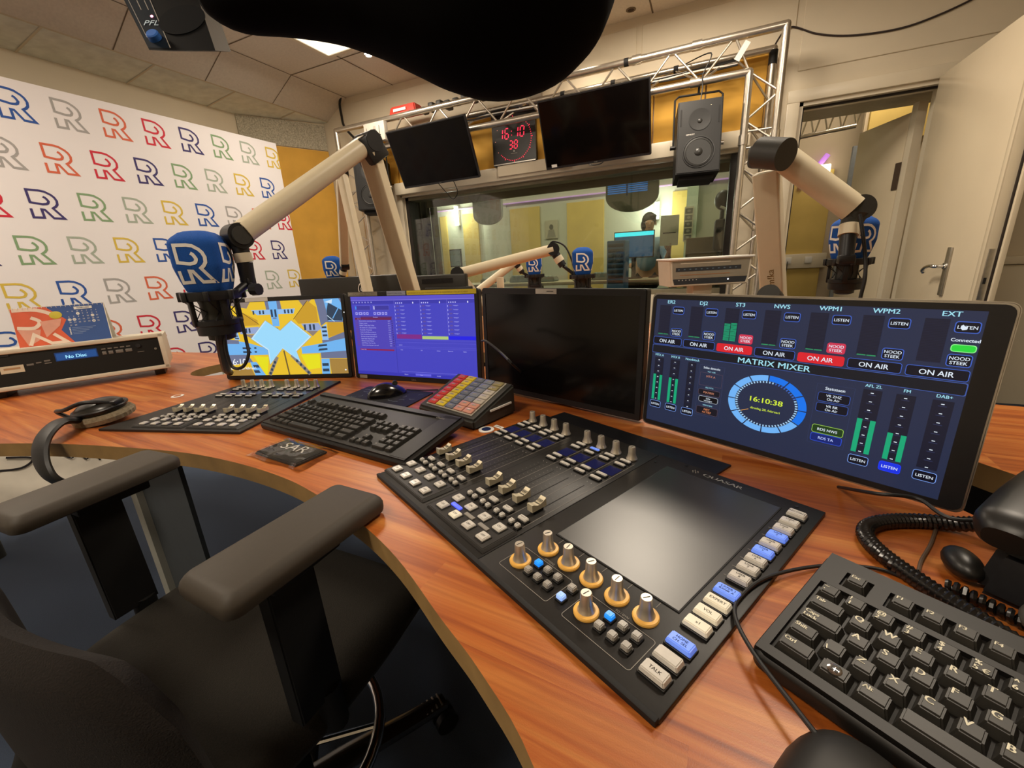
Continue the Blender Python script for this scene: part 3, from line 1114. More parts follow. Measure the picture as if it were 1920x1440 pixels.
    b.rect(0.005, -0.1165, 0.060, -0.1100, glow('#6461dd'))
    for xx, s in ((-0.035, 'Playout'), (0.022, 'Zoek'), (0.080, 'Archief')):
        b.text(s, xx, -0.1155, 0.0045, P_T)


mon2, M2 = monitor('monitor', 'lit monitor showing violet playout software under a yellow tape strip', (-0.785, 0.995, 0.916), 2.2, 4.0,
                   0.43, 0.2419, 0.012, 0.0145, 0.012, 0.0155, 0.02, playout)
b = MB(M2)
b.rect(-0.222, 0.1225, -0.110, 0.1350, mat('label_taupe', '#8d877b', 0.6), z=0.0006)
b.text('WISSELSCHERM CTRL+ALT+1', -0.219, 0.1262, 0.0075, mat('label_ink', '#c9c4b6', 0.6), z=0.001, sx=0.88, bold=0.02)
b.rect(-0.075, 0.1225, -0.008, 0.1350, mat('label_grey', '#8f93a5', 0.6), z=0.0006)
b.text('KANTOOR 17.08', -0.072, 0.1262, 0.0068, mat('label_ink2', '#6c7084', 0.6), z=0.001)
b.rect(-0.004, 0.1225, 0.222, 0.1350, mat('label_yellow', '#d8c032', 0.6), z=0.0006)
b.text('AANPASSEN IS ALLEEN TOEGESTAAN OP DE ARBEIDSPLEK VAN DIT SCHERM', -0.001, 0.1262, 0.0060, mat('label_ink3', '#94852a', 0.6), z=0.001, sx=0.96)
b.build('tape_strip', mon2)
b = MB(M2)
b.text('DELL', -0.002, -0.1325, 0.008, M_STEEL, z=0.0006, align='c')
b.build('badge', mon2)
b = MB(M2)
b.rect(-0.21, -0.1345, -0.18, -0.1235, mat('label_beige', '#a9a294', 0.7), z=0.0006)
b.build('sticker', mon2)


def heart_wall(b, W, Hh):
    Y1, Y2, LB, SB, GR, DK = glow('#e8bf2e'), glow('#c99a2a'), glow('#9bd9fb'), glow('#6fb3ee'), glow('#6b7391'), glow('#2b3f55')
    WH = glow('#cfe4f5')
    TN = glow('#8d7d74')
    b.rect(-W / 2, -Hh / 2, W / 2, Hh / 2, Y1, z=-0.001)
    x1, y1 = W / 2, Hh / 2
    # corner roof areas
    b.poly([(-x1, y1), (-0.10, y1), (-0.115, 0.10), (-0.19, 0.115)], TN, z=-0.0007)
    b.poly([(0.07, y1), (0.115, y1), (0.085, 0.098)], TN, z=-0.0007)
    b.poly([(0.125, y1), (x1, y1), (x1, 0.045), (0.155, 0.047), (0.137, 0.035), (0.130, 0.10)], GR, z=-0.0007)
    b.poly([(0.155, y1), (0.206, y1), (x1, 0.105), (x1, 0.05), (0.165, 0.05), (0.160, 0.09)], SB, z=-0.0006)
    b.poly([(0.170, 0.108), (0.215, 0.082), (0.212, 0.050), (0.162, 0.053), (0.162, 0.085)], DK, z=-0.0005)
    b.line([(0.205, 0.094), (0.180, 0.058)], 0.003, SB, z=-0.0004)
    b.line([(0.162, 0.068), (0.185, 0.048)], 0.002, WH, z=-0.0004)
    b.poly([(0.158, 0.110), (0.185, 0.118), (0.182, 0.105), (0.174, 0.106)], WH, z=-0.0003)
    # wooden facets
    b.poly([(0.100, 0.117), (0.128, 0.095), (0.130, 0.048), (0.060, 0.045), (0.048, 0.062)], Y2, z=-0.0006)
    b.poly([(-0.135, 0.09), (-0.075, 0.058), (-0.075, 0.045), (-0.150, 0.045)], Y2, z=-0.0006)
    b.poly([(x1, 0.044), (0.160, 0.047), (0.157, -0.002), (x1, 0.012)], Y2, z=-0.0006)
    b.poly([(x1, -0.072), (0.152, -0.070), (0.155, -y1), (x1, -y1)], glow('#a5813f'), z=-0.0006)
    b.poly([(-0.21, -0.103), (-0.13, -0.095), (-0.12, -y1), (-x1, -y1)], glow('#a5813f'), z=-0.0006)
    # side towers
    b.poly([(x1, 0.014), (0.157, -0.004), (0.135, -0.010), (0.135, -0.022), (x1, -0.010)], GR, z=-0.0005)
    b.poly([(x1, -0.006), (0.120, -0.022), (0.060, -0.030), (0.060, -0.052), (x1, -0.050)], SB, z=-0.0004)
    b.poly([(x1, -0.046), (0.125, -0.050), (0.125, -0.068), (x1, -0.070)], GR, z=-0.0003)
    b.poly([(-x1, 0.003), (-0.175, -0.002), (-0.125, -0.012), (-0.06, -0.032), (-0.05, -0.052), (-x1, -0.052)], SB, z=-0.0005)
    b.poly([(-x1, 0.003), (-0.16, -0.002), (-0.16, -0.014), (-x1, -0.012)], GR, z=-0.0004)
    b.poly([(-x1, -0.050), (-0.135, -0.050), (-0.120, -0.075), (-x1, -0.085)], GR, z=-0.0003)
    # columns of windows
    b.poly([(-0.048, y1), (0.006, y1), (0.010, 0.078), (-0.044, 0.078)], GR, z=-0.0004)
    b.poly([(-0.036, y1), (-0.006, y1), (-0.006, 0.04), (-0.030, 0.04)], SB, z=-0.0003)
    b.poly([(-0.100, 0.094), (0.055, 0.094), (0.048, 0.078), (-0.080, 0.078)], glow('#8fbcec'), z=-0.00035)
    for xx in (-0.095, -0.072, -0.060, 0.016, 0.028, 0.040):
        b.rect(xx, 0.080, xx + 0.006, 0.092, DK, z=-0.0001)
    for xx in (-0.031, -0.018):
        b.rect(xx, 0.070, xx + 0.007, 0.094, DK, z=-0.0001)
    for yy in (0.064, 0.031, 0.027):
        b.rect(-0.026, yy, -0.013, yy + 0.004, GR, z=-0.0001)
    b.poly([(-0.082, 0.047), (-0.02, 0.047), (-0.02, 0.078), (-0.082, 0.078)], Y1, z=-0.00045)
    b.poly([(0.070, 0.045), (0.130, 0.045), (0.140, 0.028), (0.120, 0.018), (0.085, 0.020)], glow('#93a5cf'), z=-0.0003)
    b.poly([(0.085, 0.022), (0.125, 0.020), (0.105, 0.004)], TN, z=-0.00025)
    for xx in (0.078, 0.096, 0.109):
        b.rect(xx, 0.024, xx + 0.007, 0.042, DK, z=-0.0001)
    b.poly([(-0.15, 0.038), (-0.080, 0.040), (-0.090, 0.018), (-0.15, 0.018)], glow('#93a5cf'), z=-0.0003)
    for xx in (-0.143, -0.130, -0.118):
        b.rect(xx, 0.022, xx + 0.006, 0.036, DK, z=-0.0001)
    b.poly([(-0.135, 0.016), (-0.1, 0.016), (-0.11, 0.002)], TN, z=-0.00025)
    b.poly([(0.135, 0.03), (0.156, 0.042), (0.158, -0.010), (0.137, -0.010)], glow('#8fbcec'), z=-0.0003)
    for yy in (0.028, 0.015, 0.002):
        b.rect(0.139, yy, 0.155, yy + 0.006, DK, z=-0.0001)
    for yy in (-0.031, -0.044):
        b.poly([(0.118, yy), (0.150, yy + 0.002), (0.150, yy + 0.008), (0.122, yy + 0.007)], DK, z=-0.0001)
        b.poly([(-0.150, yy), (-0.118, yy - 0.001), (-0.122, yy + 0.005), (-0.150, yy + 0.006)], DK, z=-0.0001)
        b.rect(-0.108, yy, -0.100, yy + 0.005, DK, z=-0.0001)
    b.poly([(-0.185, 0.028), (-0.16, 0.03), (-0.155, 0.0), (-0.172, 0.0)], glow('#8fbcec'), z=-0.0003)
    for q in range(3):
        b.line([(-0.180 + q * 0.004, 0.022 - q * 0.008), (-0.162 + q * 0.002, 0.020 - q * 0.008)], 0.004, DK, z=-0.0001)
    # bottom columns
    b.poly([(0.125, -0.070), (0.153, -0.070), (0.150, -y1), (0.122, -y1)], SB, z=-0.00025)
    b.poly([(-0.130, -0.075), (-0.108, -0.075), (-0.080, -y1), (-0.118, -y1)], SB, z=-0.00025)
    for yy in (-0.094, -0.112):
        b.rect(0.126, yy, 0.148, yy + 0.009, DK, z=-0.0001)
        b.poly([(-0.118, yy), (-0.098, yy), (-0.102, yy + 0.009), (-0.122, yy + 0.009)], DK, z=-0.0001)
    # the sky shaped by the roofs
    sky = [(-0.051, 0.057), (-0.107, 0.003), (-0.056, -0.034), (-0.055, -0.079), (-0.006, -0.030), (0.048, -0.074), (0.039, -0.040), (0.093, 0.003), (0.034, 0.054), (-0.006, 0.025)]
    b.poly([(p[0] * 1.07, p[1] * 1.07 - 0.001) for p in sky], glow('#c6e6f8'), z=0.0)
    b.line([(p[0] * 1.07, p[1] * 1.07 - 0.001) for p in sky], 0.0012, glow('#7f93a8'), z=0.0001, closed=True)
    b.poly(sky, LB, z=0.0002)
    b.line([(-0.148, 0.098), (-0.078, 0.048)], 0.0016, glow('#3b2e22'), z=0.0001)
    b.line([(0.100, 0.117), (0.045, 0.060)], 0.0016, glow('#3b2e22'), z=0.0001)
    b.line([(-0.003, -0.040), (0.006, -y1)], 0.005, glow('#6d5630'), z=0.0001)
    for (p0, p1) in (((-0.030, -0.060), (-0.065, -y1)), ((0.022, -0.055), (0.080, -y1))):
        b.line([p0, p1], 0.012, glow('#8b8176'), z=0.0)
        for q in range(4):
            f_ = 0.3 + q * 0.2
            px_, py_ = p0[0] + (p1[0] - p0[0]) * f_, p0[1] + (p1[1] - p0[1]) * f_
            b.rect(px_ - 0.004, py_ - 0.004, px_ + 0.004, py_ + 0.004, DK, z=0.0001)
    # bright yellow facets and the clock
    b.poly([(0.055, -0.055), (0.120, -0.055), (0.118, -0.100), (0.075, -0.105)], glow('#e6df20'), z=-0.0006)
    b.poly([(-0.115, -0.055), (-0.060, -0.060), (-0.075, -y1), (-0.078, -y1)], glow('#e6df20'), z=-0.0006)
    wt = glow('#f2f5fa')
    b.text('16:10', -0.209, -0.084, 0.030, wt, z=0.0004, bold=0.006)
    b.text('dinsdag 28 februari', -0.207, -0.099, 0.0125, wt, z=0.0004, bold=0.01)
    b.ball((0.205, -0.108, 0.0002), (0.003, 0.0025, 0.0002), wt, 10)


mon1, M1 = monitor('monitor', 'leftmost monitor, lit with a photo of yellow roofs around a heart-shaped blue sky', (-1.246, 0.923, 0.914), 17.5, 6.3,
                   0.427, 0.2402, 0.012, 0.0140, 0.012, 0.013, 0.02, heart_wall)
b = MB(M1)
b.rect(-0.115, 0.1215, -0.035, 0.1335, MATS['sticker_white'], z=0.0006)
b.build('sticker', mon1)
b = MB(M1)
b.ball((0.2205, 0.076, 0.0), (0.0016, 0.0016, 0.001), glow('#ffffff', 2.0), 8)
b.build('power_light', mon1)

# ------------------------------------------------------------------ mixing consoles
M_CON = mat('console_graphite', '#1f1d1b', 0.42, var=0.10, scale=420, spec=0.4)
M_CON2 = mat('console_module', '#292725', 0.45, var=0.10, scale=420, spec=0.4)
M_PLATE = mat('console_backplate', '#15161a', 0.35, var=0.06)
M_KEYCLR = mat('clear_button_cap', '#d6d2ca', 0.18, var=0.04, scale=300, coat=0.6)
M_KEYCASE = mat('button_case', '#121110', 0.4)
M_INK = mat('print_grey', '#8d8880', 0.6, var=0.02)
M_INKD = mat('print_dark', '#35322e', 0.6, var=0.02)
M_SILV = mat('satin_fader_cap', '#ded4b8', 0.38, metal=0.45, var=0.08, scale=80)
M_KNOB = mat('satin_knob', '#d2cabb', 0.38, metal=0.8, var=0.05)
M_AMBER = mat('amber_ring', '#e8b45a', 0.35, emit=0.12, ecol='#ffb040')
M_BLUEKEY = mat('blue_lit_cap', '#7ea2f2', 0.2, emit=0.45, ecol='#5f86ff', coat=0.5)
M_SKYKEY = mat('sky_lit_cap', '#2f9cf0', 0.2, emit=0.7, ecol='#1f8cff', coat=0.5)
M_WARMKEY = mat('warm_lit_cap', '#efe9d6', 0.2, emit=0.12, ecol='#fff0d0', coat=0.5)
M_OLED = mat('little_display', '#181a2c', 0.2, emit=0.10, ecol='#3038a0')


def proto(fn):
    """mesh data for a repeated part, made once"""
    b = MB()
    fn(b)
    o = b.build('proto')
    me = o.data
    bpy.data.objects.remove(o)
    return me


def inst(me, name, parent, x, y, z=0.0, rz=0.0, label=None):
    o = bpy.data.objects.new(name, me)
    COL.objects.link(o)
    o.parent = parent
    o.location = (x, y, z)
    o.rotation_euler = (0, 0, rz)
    if label:
        o['label'] = label
    return o


def keycap(w, d, h, cap, txt='', ts=0.004, case=True, ink=None):
    def f(b):
        if case:
            b.box((0, 0, 0.0015), (w + 0.0012, d + 0.0012, 0.003), M_KEYCASE, bev=0.0005, seg=1)
        b.taper((0, 0, 0.003 + h / 2), (w, d, h), (0.86, 0.84), cap, bev=0.0009)
        L_ = txt.split('|') if txt else []
        for k, s in enumerate(L_):
            b.text(s, 0, (len(L_) - 1) * ts * 0.5 - k * ts - ts * 0.35, ts, ink or M_INKD, z=0.0031 + h, align='c', bold=0.01)
    return proto(f)


def fadercap(b):
    # curved thumb rest on a stem
    n = 8
    w, l = 0.0105, 0.026
    pr = []
    for i in range(n + 1):
        t = i / n
        y = -l / 2 + l * t
        z = 0.0175 - 0.0055 * math.sin(PI * t)
        if i == 0:
            z -= 0.0015
        pr.append((y, z))
    vs, fs = [], []
    for (y, z) in pr:
        vs += [(-w / 2, y, z), (w / 2, y, z), (-w / 2, y, 0.005), (w / 2, y, 0.005)]
    for i in range(n):
        a, c = 4 * i, 4 * i + 4
        fs += [(a, a + 1, c + 1, c), (a + 2, a, c, c + 2), (a + 1, a + 3, c + 3, c + 1), (a + 3, a + 2, c + 2, c + 3)]
    fs += [(1, 0, 2, 3), (4 * n, 4 * n + 1, 4 * n + 3, 4 * n + 2)]
    b.add(vs, fs, M_SILV)
    b.box((0, 0, 0.003), (0.007, 0.018, 0.006), M_KEYCASE)
    b.box((0, 0.0005, 0.0128), (w * 0.96, 0.0006, 0.0008), M_INKD)
    for q in range(4):
        b.box((-0.0035 + 0.0024 * q, 0.006, 0.0146), (0.0005, 0.006, 0.0006), M_INKD)


def knob(ring):
    def f(b):
        if ring:
            b.lathe([(0.0125, 0.0), (0.0128, 0.002), (0.0120, 0.0035), (0.0095, 0.0038)], M_AMBER, 28)
        b.lathe([(0.0092, 0.001), (0.0094, 0.003), (0.0078, 0.006), (0.0062, 0.012), (0.0058, 0.0225), (0.0052, 0.0240), (0.0001, 0.0240)], M_KNOB, 28)
        b.box((0, 0, 0.02415), (0.0007, 0.007, 0.0003), M_INKD)
    return f


P_BIG_ON = keycap(0.0165, 0.0150, 0.003, M_KEYCLR, 'ON', 0.0045)
P_BIG_OFF = keycap(0.0165, 0.0150, 0.003, M_KEYCLR, 'OFF', 0.0045)
P_BIG_WARM = keycap(0.0165, 0.0150, 0.003, M_WARMKEY, 'OFF', 0.0045)
P_WIDE = keycap(0.0165, 0.0085, 0.0035, M_KEYCLR, 'SOLO', 0.0034)
P_SM = keycap(0.0075, 0.0075, 0.0045, M_KEYCLR, 'A', 0.004)
P_SM2 = keycap(0.0075, 0.0075, 0.0045, M_KEYCLR, 'B', 0.004)
P_THIN = keycap(0.0205, 0.0062, 0.0025, M_KEYCLR)
P_THINB = keycap(0.0205, 0.0062, 0.0025, M_BLUEKEY)
P_FADER = proto(fadercap)
P_KNOB = proto(knob(False))
P_KNOBR = proto(knob(True))
P_BAR = proto(lambda b: b.box((0, 0, 0.0012), (0.020, 0.006, 0.0024), M_INK, bev=0.001))
P_BARB = proto(lambda b: b.box((0, 0, 0.0015), (0.022, 0.0062, 0.003), mat('blue_lit_bar', '#5b6cff', 0.3, emit=0.9, ecol='#4a5cff'), bev=0.001))


def fader_module(root, mb, x0, zt, special=False, first_blue=None):
    """four channel strips; x0 = x of the first strip; mb collects the panel drawing; zt = panel height"""
    z = zt
    pit = 0.0325
    # raised lip that carries the on/off keys
    lip = MB()
    lip.taper((x0 + 1.5 * pit, 0.038, z + 0.002), (0.140, 0.056, 0.004), (0.94, 0.9), M_CON2, bev=0.0008)
    lip.build('raised_plate', root, local=True)
    for k in range(4):
        x = x0 + pit * k
        mb.rect(x + 0.0145, 0.068, x + 0.0151, 0.322, M_INK, z=z + 0.0003)
        mb.rect(x - 0.0005, 0.100, x + 0.0010, 0.215, M_BLACKM, z=z + 0.0003)
        for q in range(11):
            yy = 0.128 + q * 0.0088
            for sx_ in (-0.0065, 0.0065):
                mb.rect(x + sx_ - 0.0012, yy, x + sx_ + 0.0012, yy + 0.0004, M_INK, z=z + 0.0003)
        for sx_ in (-0.004, 0.004):
            mb.rect(x + sx_ - 0.0004, 0.2262, x + sx_ + 0.0004, 0.2275, M_LOGO, z=z + 0.0003)
        warm = special and k == 1
        inst(P_BIG_WARM if warm else P_BIG_OFF, 'off_button', root, x, 0.0265, z + 0.002)
        inst(P_BIG_ON, 'on_button', root, x, 0.0525, z + 0.002)
        if special:
            inst(P_BARB if k == 0 else P_BAR, 'status_bar', root, x + 0.0155 - (0.0 if k else 0.0), 0.0395, z + 0.0035, R(-90) * 0, 'status bar lit blue' if k == 0 else None) if k < 3 else None
        inst(P_SM, 'small_button', root, x - 0.002, 0.0742, z)
        inst(P_SM2, 'small_button', root, x + 0.0115, 0.0732, z)
        inst(P_WIDE, 'solo_button', root, x + 0.0045, 0.0890, z)
        inst(P_FADER, 'fader', root, x, 0.118, z)
        for yy in (0.2415, 0.2565, 0.3030, 0.3180):
            blue = special and k == 1 and yy == 0.3180
            inst(P_THINB if blue else P_THIN, 'select_button', root, x, yy, z, 0, 'select button lit blue' if blue else None)
        inst(P_KNOB, 'rotary_knob', root, x + 0.001, 0.3345, z)
        mb.rect(x - 0.012, 0.266, x + 0.012, 0.293, M_OLED, z=z + 0.0004)


def con_frame(x, y, ang):
    return Matrix.Translation((x, y, T)) @ Matrix.Rotation(R(ang), 4, 'Z')


TH = 0.006
# main console
Mq = con_frame(-0.482, 0.480, -26.47)
con = thing('mixing_console', 'large graphite mixing console in the foreground with amber-ringed knobs and a dark built-in display', 'mixing console', M=Mq)
b = MB()
b.box((0.145, 0.191, TH / 2), (0.290, 0.382, TH), M_CON, bev=0.0012)
b.box((0.410, 0.1925, TH / 2), (0.238, 0.385, TH), M_CON, bev=0.0012)
b.box((0.264, -0.001, 0.0035), (0.528, 0.006, 0.0065), M_BLACKM, bev=0.001)
b.build('panel', con, local=True)
b = MB()
b.prism([(0.02, 0.375), (0.385, 0.375), (0.388, 0.434), (0.022, 0.428)], 0.0, 0.0035, M_PLATE)
b.build('backplate', con, local=True)
b = MB()
fader_module(con, b, 0.0185, TH)
fader_module(con, b, 0.1700, TH, special=True)
b.rect(0.1440, 0.012, 0.1447, 0.352, M_BLACKM, z=TH + 0.0003)
b.rect(0.2905, 0.002, 0.2912, 0.380, M_BLACKM, z=TH + 0.0003)
# printed boxes round the two button groups
def outline(b, x0, y0, x1, y1, r=0.003):
    pts = rrect(x1 - x0, y1 - y0, r, 3, (x0 + x1) / 2, (y0 + y1) / 2)
    b.line(pts, 0.0006, M_INK, z=TH + 0.0004, closed=True)
outline(b, 0.313, 0.0155, 0.391, 0.0565)
outline(b, 0.412, 0.0155, 0.491, 0.0565)
b.text('OPTIONS', 0.352, 0.0585, 0.0035, M_INK, z=TH + 0.0004, align='c')
b.text('EQ / DYN', 0.452, 0.0585, 0.0035, M_INK, z=TH + 0.0004, align='c')
for k in range(8):
    yy = 0.182 + 0.0197 * k
    b.rect(0.492, yy, 0.499, yy + 0.0005, M_INK, z=TH + 0.0004)
for k in range(5):
    b.rect(0.336 + 0.0332 * k, 0.090, 0.3366 + 0.0332 * k, 0.099, M_INK, z=TH + 0.0004)
b.text('QUASAR', 0.404, 0.365, 0.0110, mat('quasar_ink', '#ffffff', 0.5), z=TH + 0.0004, align='c', sx=1.35, bold=0.01)
for (dx, dy) in ((-0.006, 0), (0, 0), (0.006, 0), (-0.003, 0.005), (0.003, 0.005), (-0.003, -0.005), (0.003, -0.005)):
    b.rect(0.362 + dx * 0.7 - 0.0009, 0.369 + dy * 0.7 - 0.0009, 0.362 + dx * 0.7 + 0.0009, 0.369 + dy * 0.7 + 0.0009, M_INK, z=TH + 0.0004)
for (x, y) in ((0.342, 0.378), (0.500, 0.372), (0.30, 0.355)):
    b.cyl((x, y, TH), (x, y, TH + 0.0008), 0.0022, 0.0022, M_BLACK, 12)
b.build('printed_panel', con, smooth=False, local=True)
b = MB()
b.box((0.405, 0.227, TH + 0.0004), (0.166, 0.254, 0.0016), M_BLACKM)
b.rect(0.3235, 0.1015, 0.4865, 0.3525, mat('touch_display_glass', '#14110e', 0.34, spec=1.0, var=0.04), z=TH + 0.0015)
b.build('display', con, smooth=False, local=True)
for (x, y) in ((0.328, 0.036), (0.336, 0.073), (0.369, 0.073), (0.402, 0.073), (0.4355, 0.073), (0.427, 0.036), (0.469, 0.073)):
    inst(P_KNOBR, 'rotary_knob', con, x, y, TH, random.uniform(-0.6, 0.6))
P_SQ = keycap(0.0088, 0.0085, 0.0050, mat('small_clear_cap', '#a5a19a', 0.25, coat=0.4), '-', 0.004, ink=M_LOGO)
P_SQB = keycap(0.0088, 0.0085, 0.0050, M_SKYKEY, '-', 0.004, ink=M_INKD)
P_SQL = keycap(0.0088, 0.0085, 0.0050, mat('pale_blue_cap', '#a9c8ff', 0.2, emit=0.6, ecol='#8ab4ff'), '-', 0.004, ink=M_INKD)
for i, (x, y) in enumerate(((0.349, 0.0455), (0.349, 0.030), (0.3638, 0.0455), (0.3638, 0.030), (0.379, 0.0455), (0.379, 0.030), (0.400, 0.0455), (0.400, 0.029),
                            (0.448, 0.0455), (0.448, 0.030), (0.463, 0.0455), (0.463, 0.030), (0.478, 0.0455), (0.478, 0.030))):
    inst(P_SQB if i in (0, 8) else P_SQL if i == 7 else P_SQ, 'small_button', con, x, y, TH, 0, 'small button lit blue' if i in (0, 7, 8) else None)
cols = [(0.027, 'TALK', 0), (0.0465, '', 0), (0.067, 'HOME|CH. SEL', 1), (0.0955, 'x1', 2), (0.1145, 'VOL', 2), (0.134, 'EXPERT', 2), (0.154, "LAYER 1|BANK A", 1),
        (0.182, 'USER|8', 0), (0.2025, 'USER|7', 0), (0.2215, 'USER|6', 0), (0.241, 'USER|5', 1), (0.2605, 'USER|4', 0), (0.281, 'USER|3', 1), (0.3005, 'USER|2', 0), (0.320, 'USER|1', 0), (0.345, 'RECORD', 0)]
for (y, s, c_) in cols:
    cap = (M_KEYCLR, M_BLUEKEY, M_WARMKEY)[c_]
    wv = 0.0245 if y < 0.17 else 0.0215
    me = keycap(wv, 0.0135, 0.0055, cap, s, 0.0046 if '|' not in s else 0.0040)
    inst(me, 'function_button', con, 0.508, y, TH, 0, {0: None, 1: 'function button lit blue', 2: 'function button lit warm white'}[c_])

# second console, further left
Mq2 = con_frame(-1.225, 0.452, 14.3)
con2 = thing('mixing_console', 'smaller eight-fader console lying left of the far keyboard, in front of the leftmost monitor', 'mixing console', M=Mq2)
b = MB()
b.prism([(-0.075, 0.0), (0.313, 0.0), (0.313, 0.405), (0.0, 0.405), (-0.002, 0.40)], 0.0, TH, M_CON, bev=0.001)
b.build('panel', con2, local=True)
b = MB()
fader_module(con2, b, 0.0280, TH)
fader_module(con2, b, 0.1800, TH)
b.rect(0.152, 0.012, 0.1527, 0.352, M_BLACKM, z=TH + 0.0003)
b.build('printed_panel', con2, smooth=False, local=True)


# ------------------------------------------------------------------ keyboards
U = 0.01905
M_KCAP = mat('charcoal_keycap', '#2d2b27', 0.42, var=0.06, scale=300, spec=0.4)
M_KBODY = mat('keyboard_body', '#161412', 0.45, var=0.06, scale=300, spec=0.4)
_KC = {}


def kcap(w, h=0.009, txt=None, ts=0.0058, dx=0.0, win=False):
    key = (round(w, 3), h, txt, ts, win)
    if key in _KC:
        return _KC[key]
    def f(b):
        ww, dd = w * U - 0.0012, U - 0.0012
        bm = bmesh.new()
        bmesh.ops.create_cube(bm, size=1)
        for v in bm.verts:
            if v.co.z > 0:
                v.co = V((v.co.x * (ww - 0.0060), v.co.y * (dd - 0.0060) + 0.0008, 0.0))
            else:
                v.co = V((v.co.x * ww, v.co.y * dd, -h))
        bmesh.ops.bevel(bm, geom=[e_ for e_ in bm.edges if (e_.verts[0].co.z + e_.verts[1].co.z) > -h * 1.2], offset=0.0012, segments=2, affect='EDGES')
        b.bmadd(bm, M_KCAP)
        tx, ty_ = -ww / 2 + 0.0040, dd / 2 - 0.0078
        if txt:
            for k, s in enumerate(txt.split('|')):
                b.text(s, tx, ty_ - k * ts * 0.95, ts, M_KEYTXT, z=0.0003, bold=0.03)
        if win:
            b.ball((0, 0, 0.0001), (0.0050, 0.0050, 0.0008), M_CHROME, 14)
            for (qx, qy) in ((-1, -1), (1, -1), (-1, 1), (1, 1)):
                b.rect(qx * 0.0014 - 0.0011, qy * 0.0013 - 0.001, qx * 0.0014 + 0.0011, qy * 0.0013 + 0.001, M_INKD, z=0.0011)
    _KC[key] = proto(f)
    return _KC[key]


# near keyboard, origin on the key-top plane at the printed Q
kx = V((0.855, -0.5185, 0)).normalized()
kup = Matrix.Rotation(R(6.5), 3, kx) @ V((0, 0, 1))
Mk = frame(V((0.1364, 0.3711, 0.8150)), kx, z=kup)
kb = thing('keyboard', 'charcoal keyboard cropped at bottom right with large white key legends', 'keyboard', M=Mk)
W_ = 0.46
b = MB()
x0, x1 = -2.35 * U, -2.35 * U + W_
yf, yb = -4.55 * U, 3.95 * U
b.pillow(x1 - x0, yb - yf, [(0.002, -0.0225), (0.0, -0.020), (0.0, -0.011), (0.001, -0.0085), (0.0035, -0.0065), (0.0065, -0.0085)], M_KBODY, r=0.012, M=Matrix.Translation(((x0 + x1) / 2, (yf + yb) / 2, 0)))
# raised surround, leaving wells for the key blocks
def surround(b, rects, zt):
    """slab pieces between the wells"""
    for (a0, c0, a1, c1) in rects:
        b.box(((a0 + a1) / 2 * U, (c0 + c1) / 2 * U, (zt - 0.0095) / 2), (abs(a1 - a0) * U, abs(c1 - c0) * U, zt + 0.0095), M_KBODY)
xl, xr = -2.2, -2.35 + W_ / U - 0.15
surround(b, [(xl, 1.32, xr, 1.64), (xl, 2.72, xr, 3.62), (xl, -4.25, xr, -3.78), (xl, -3.78, -1.84, 1.32), (xl, 1.64, -1.22, 2.72), (-0.14, 1.64, 0.46, 2.72)], -0.0040)
b.build('body', kb, local=True)
legend = {}
rows = []
rows.append((0.78, [(-1.28, 1, '~|`')] + [(-0.28 + i, 1, t_) for i, t_ in enumerate(['!|1', '@|2', '#|3', '$|4', '%|5 €', '^|6', '&|7', '*|8', '(|9', ')|0', '_|-', '+|='])] + [(12.22, 2, None)]))
rows.append((-0.22, [(-1.03, 1.5, 'Tab')] + [(0.22 + i, 1, t_) for i, t_ in enumerate('QWERTYUIOP')] + [(10.22, 1, '['), (11.22, 1, ']'), (12.47, 1.5, None)]))
rows.append((-1.22, [(-0.905, 1.75, 'Caps|Lock')] + [(0.47 + i, 1, t_) for i, t_ in enumerate('ASDFGHJKL')] + [(9.47, 1, ';'), (10.47, 1, "'"), (12.1, 2.25, None)]))
rows.append((-2.22, [(-1.155, 1.25, 'Shift'), (-0.03, 1, '|||'[:1] + '\\')] + [(0.97 + i, 1, t_) for i, t_ in enumerate('ZXCVBNM')] + [(7.97, 1, ','), (8.97, 1, '.'), (9.97, 1, '/'), (11.85, 2.75, None)]))
rows.append((-3.22, [(-1.03, 1.5, 'Ctrl'), (0.345, 1.25, 'WIN'), (1.595, 1.25, 'Alt'), (5.35, 6.25, None), (9.1, 1.25, 'Alt'), (10.35, 1.25, None), (12.45, 1.5, None)]))
rows.append((2.18, [(-0.68, 1, 'Esc')] + [(1.0 + i, 1, 'F%d' % (i + 1)) for i in range(4)] + [(5.5 + i, 1, 'F%d' % (i + 5)) for i in range(4)] + [(10.0 + i, 1, 'F%d' % (i + 9)) for i in range(4)]))
for (cy_, keys) in rows:
    for (cx_, wv, t_) in keys:
        if cx_ > 9.2:
            continue        # beyond the picture's edge
        ts = 0.0076
        if t_ and len(t_.split('|')[0]) > 1:
            ts = 0.0050
        if t_ and '|' in t_ and len(t_) <= 5:
            ts = 0.0060
        win = t_ == 'WIN'
        inst(kcap(wv, 0.0095, None if win else t_, ts, win=win), 'key', kb, cx_ * U, cy_ * U, 0.0 if cy_ < 2 else 0.001)
# rim of the far feet
for xx in (0.02, 0.33):
    b = MB()
    b.box((xx, yb - 0.015, -0.030), (0.03, 0.012, 0.022), M_KBODY, bev=0.002)
    b.build('foot', kb, local=True)

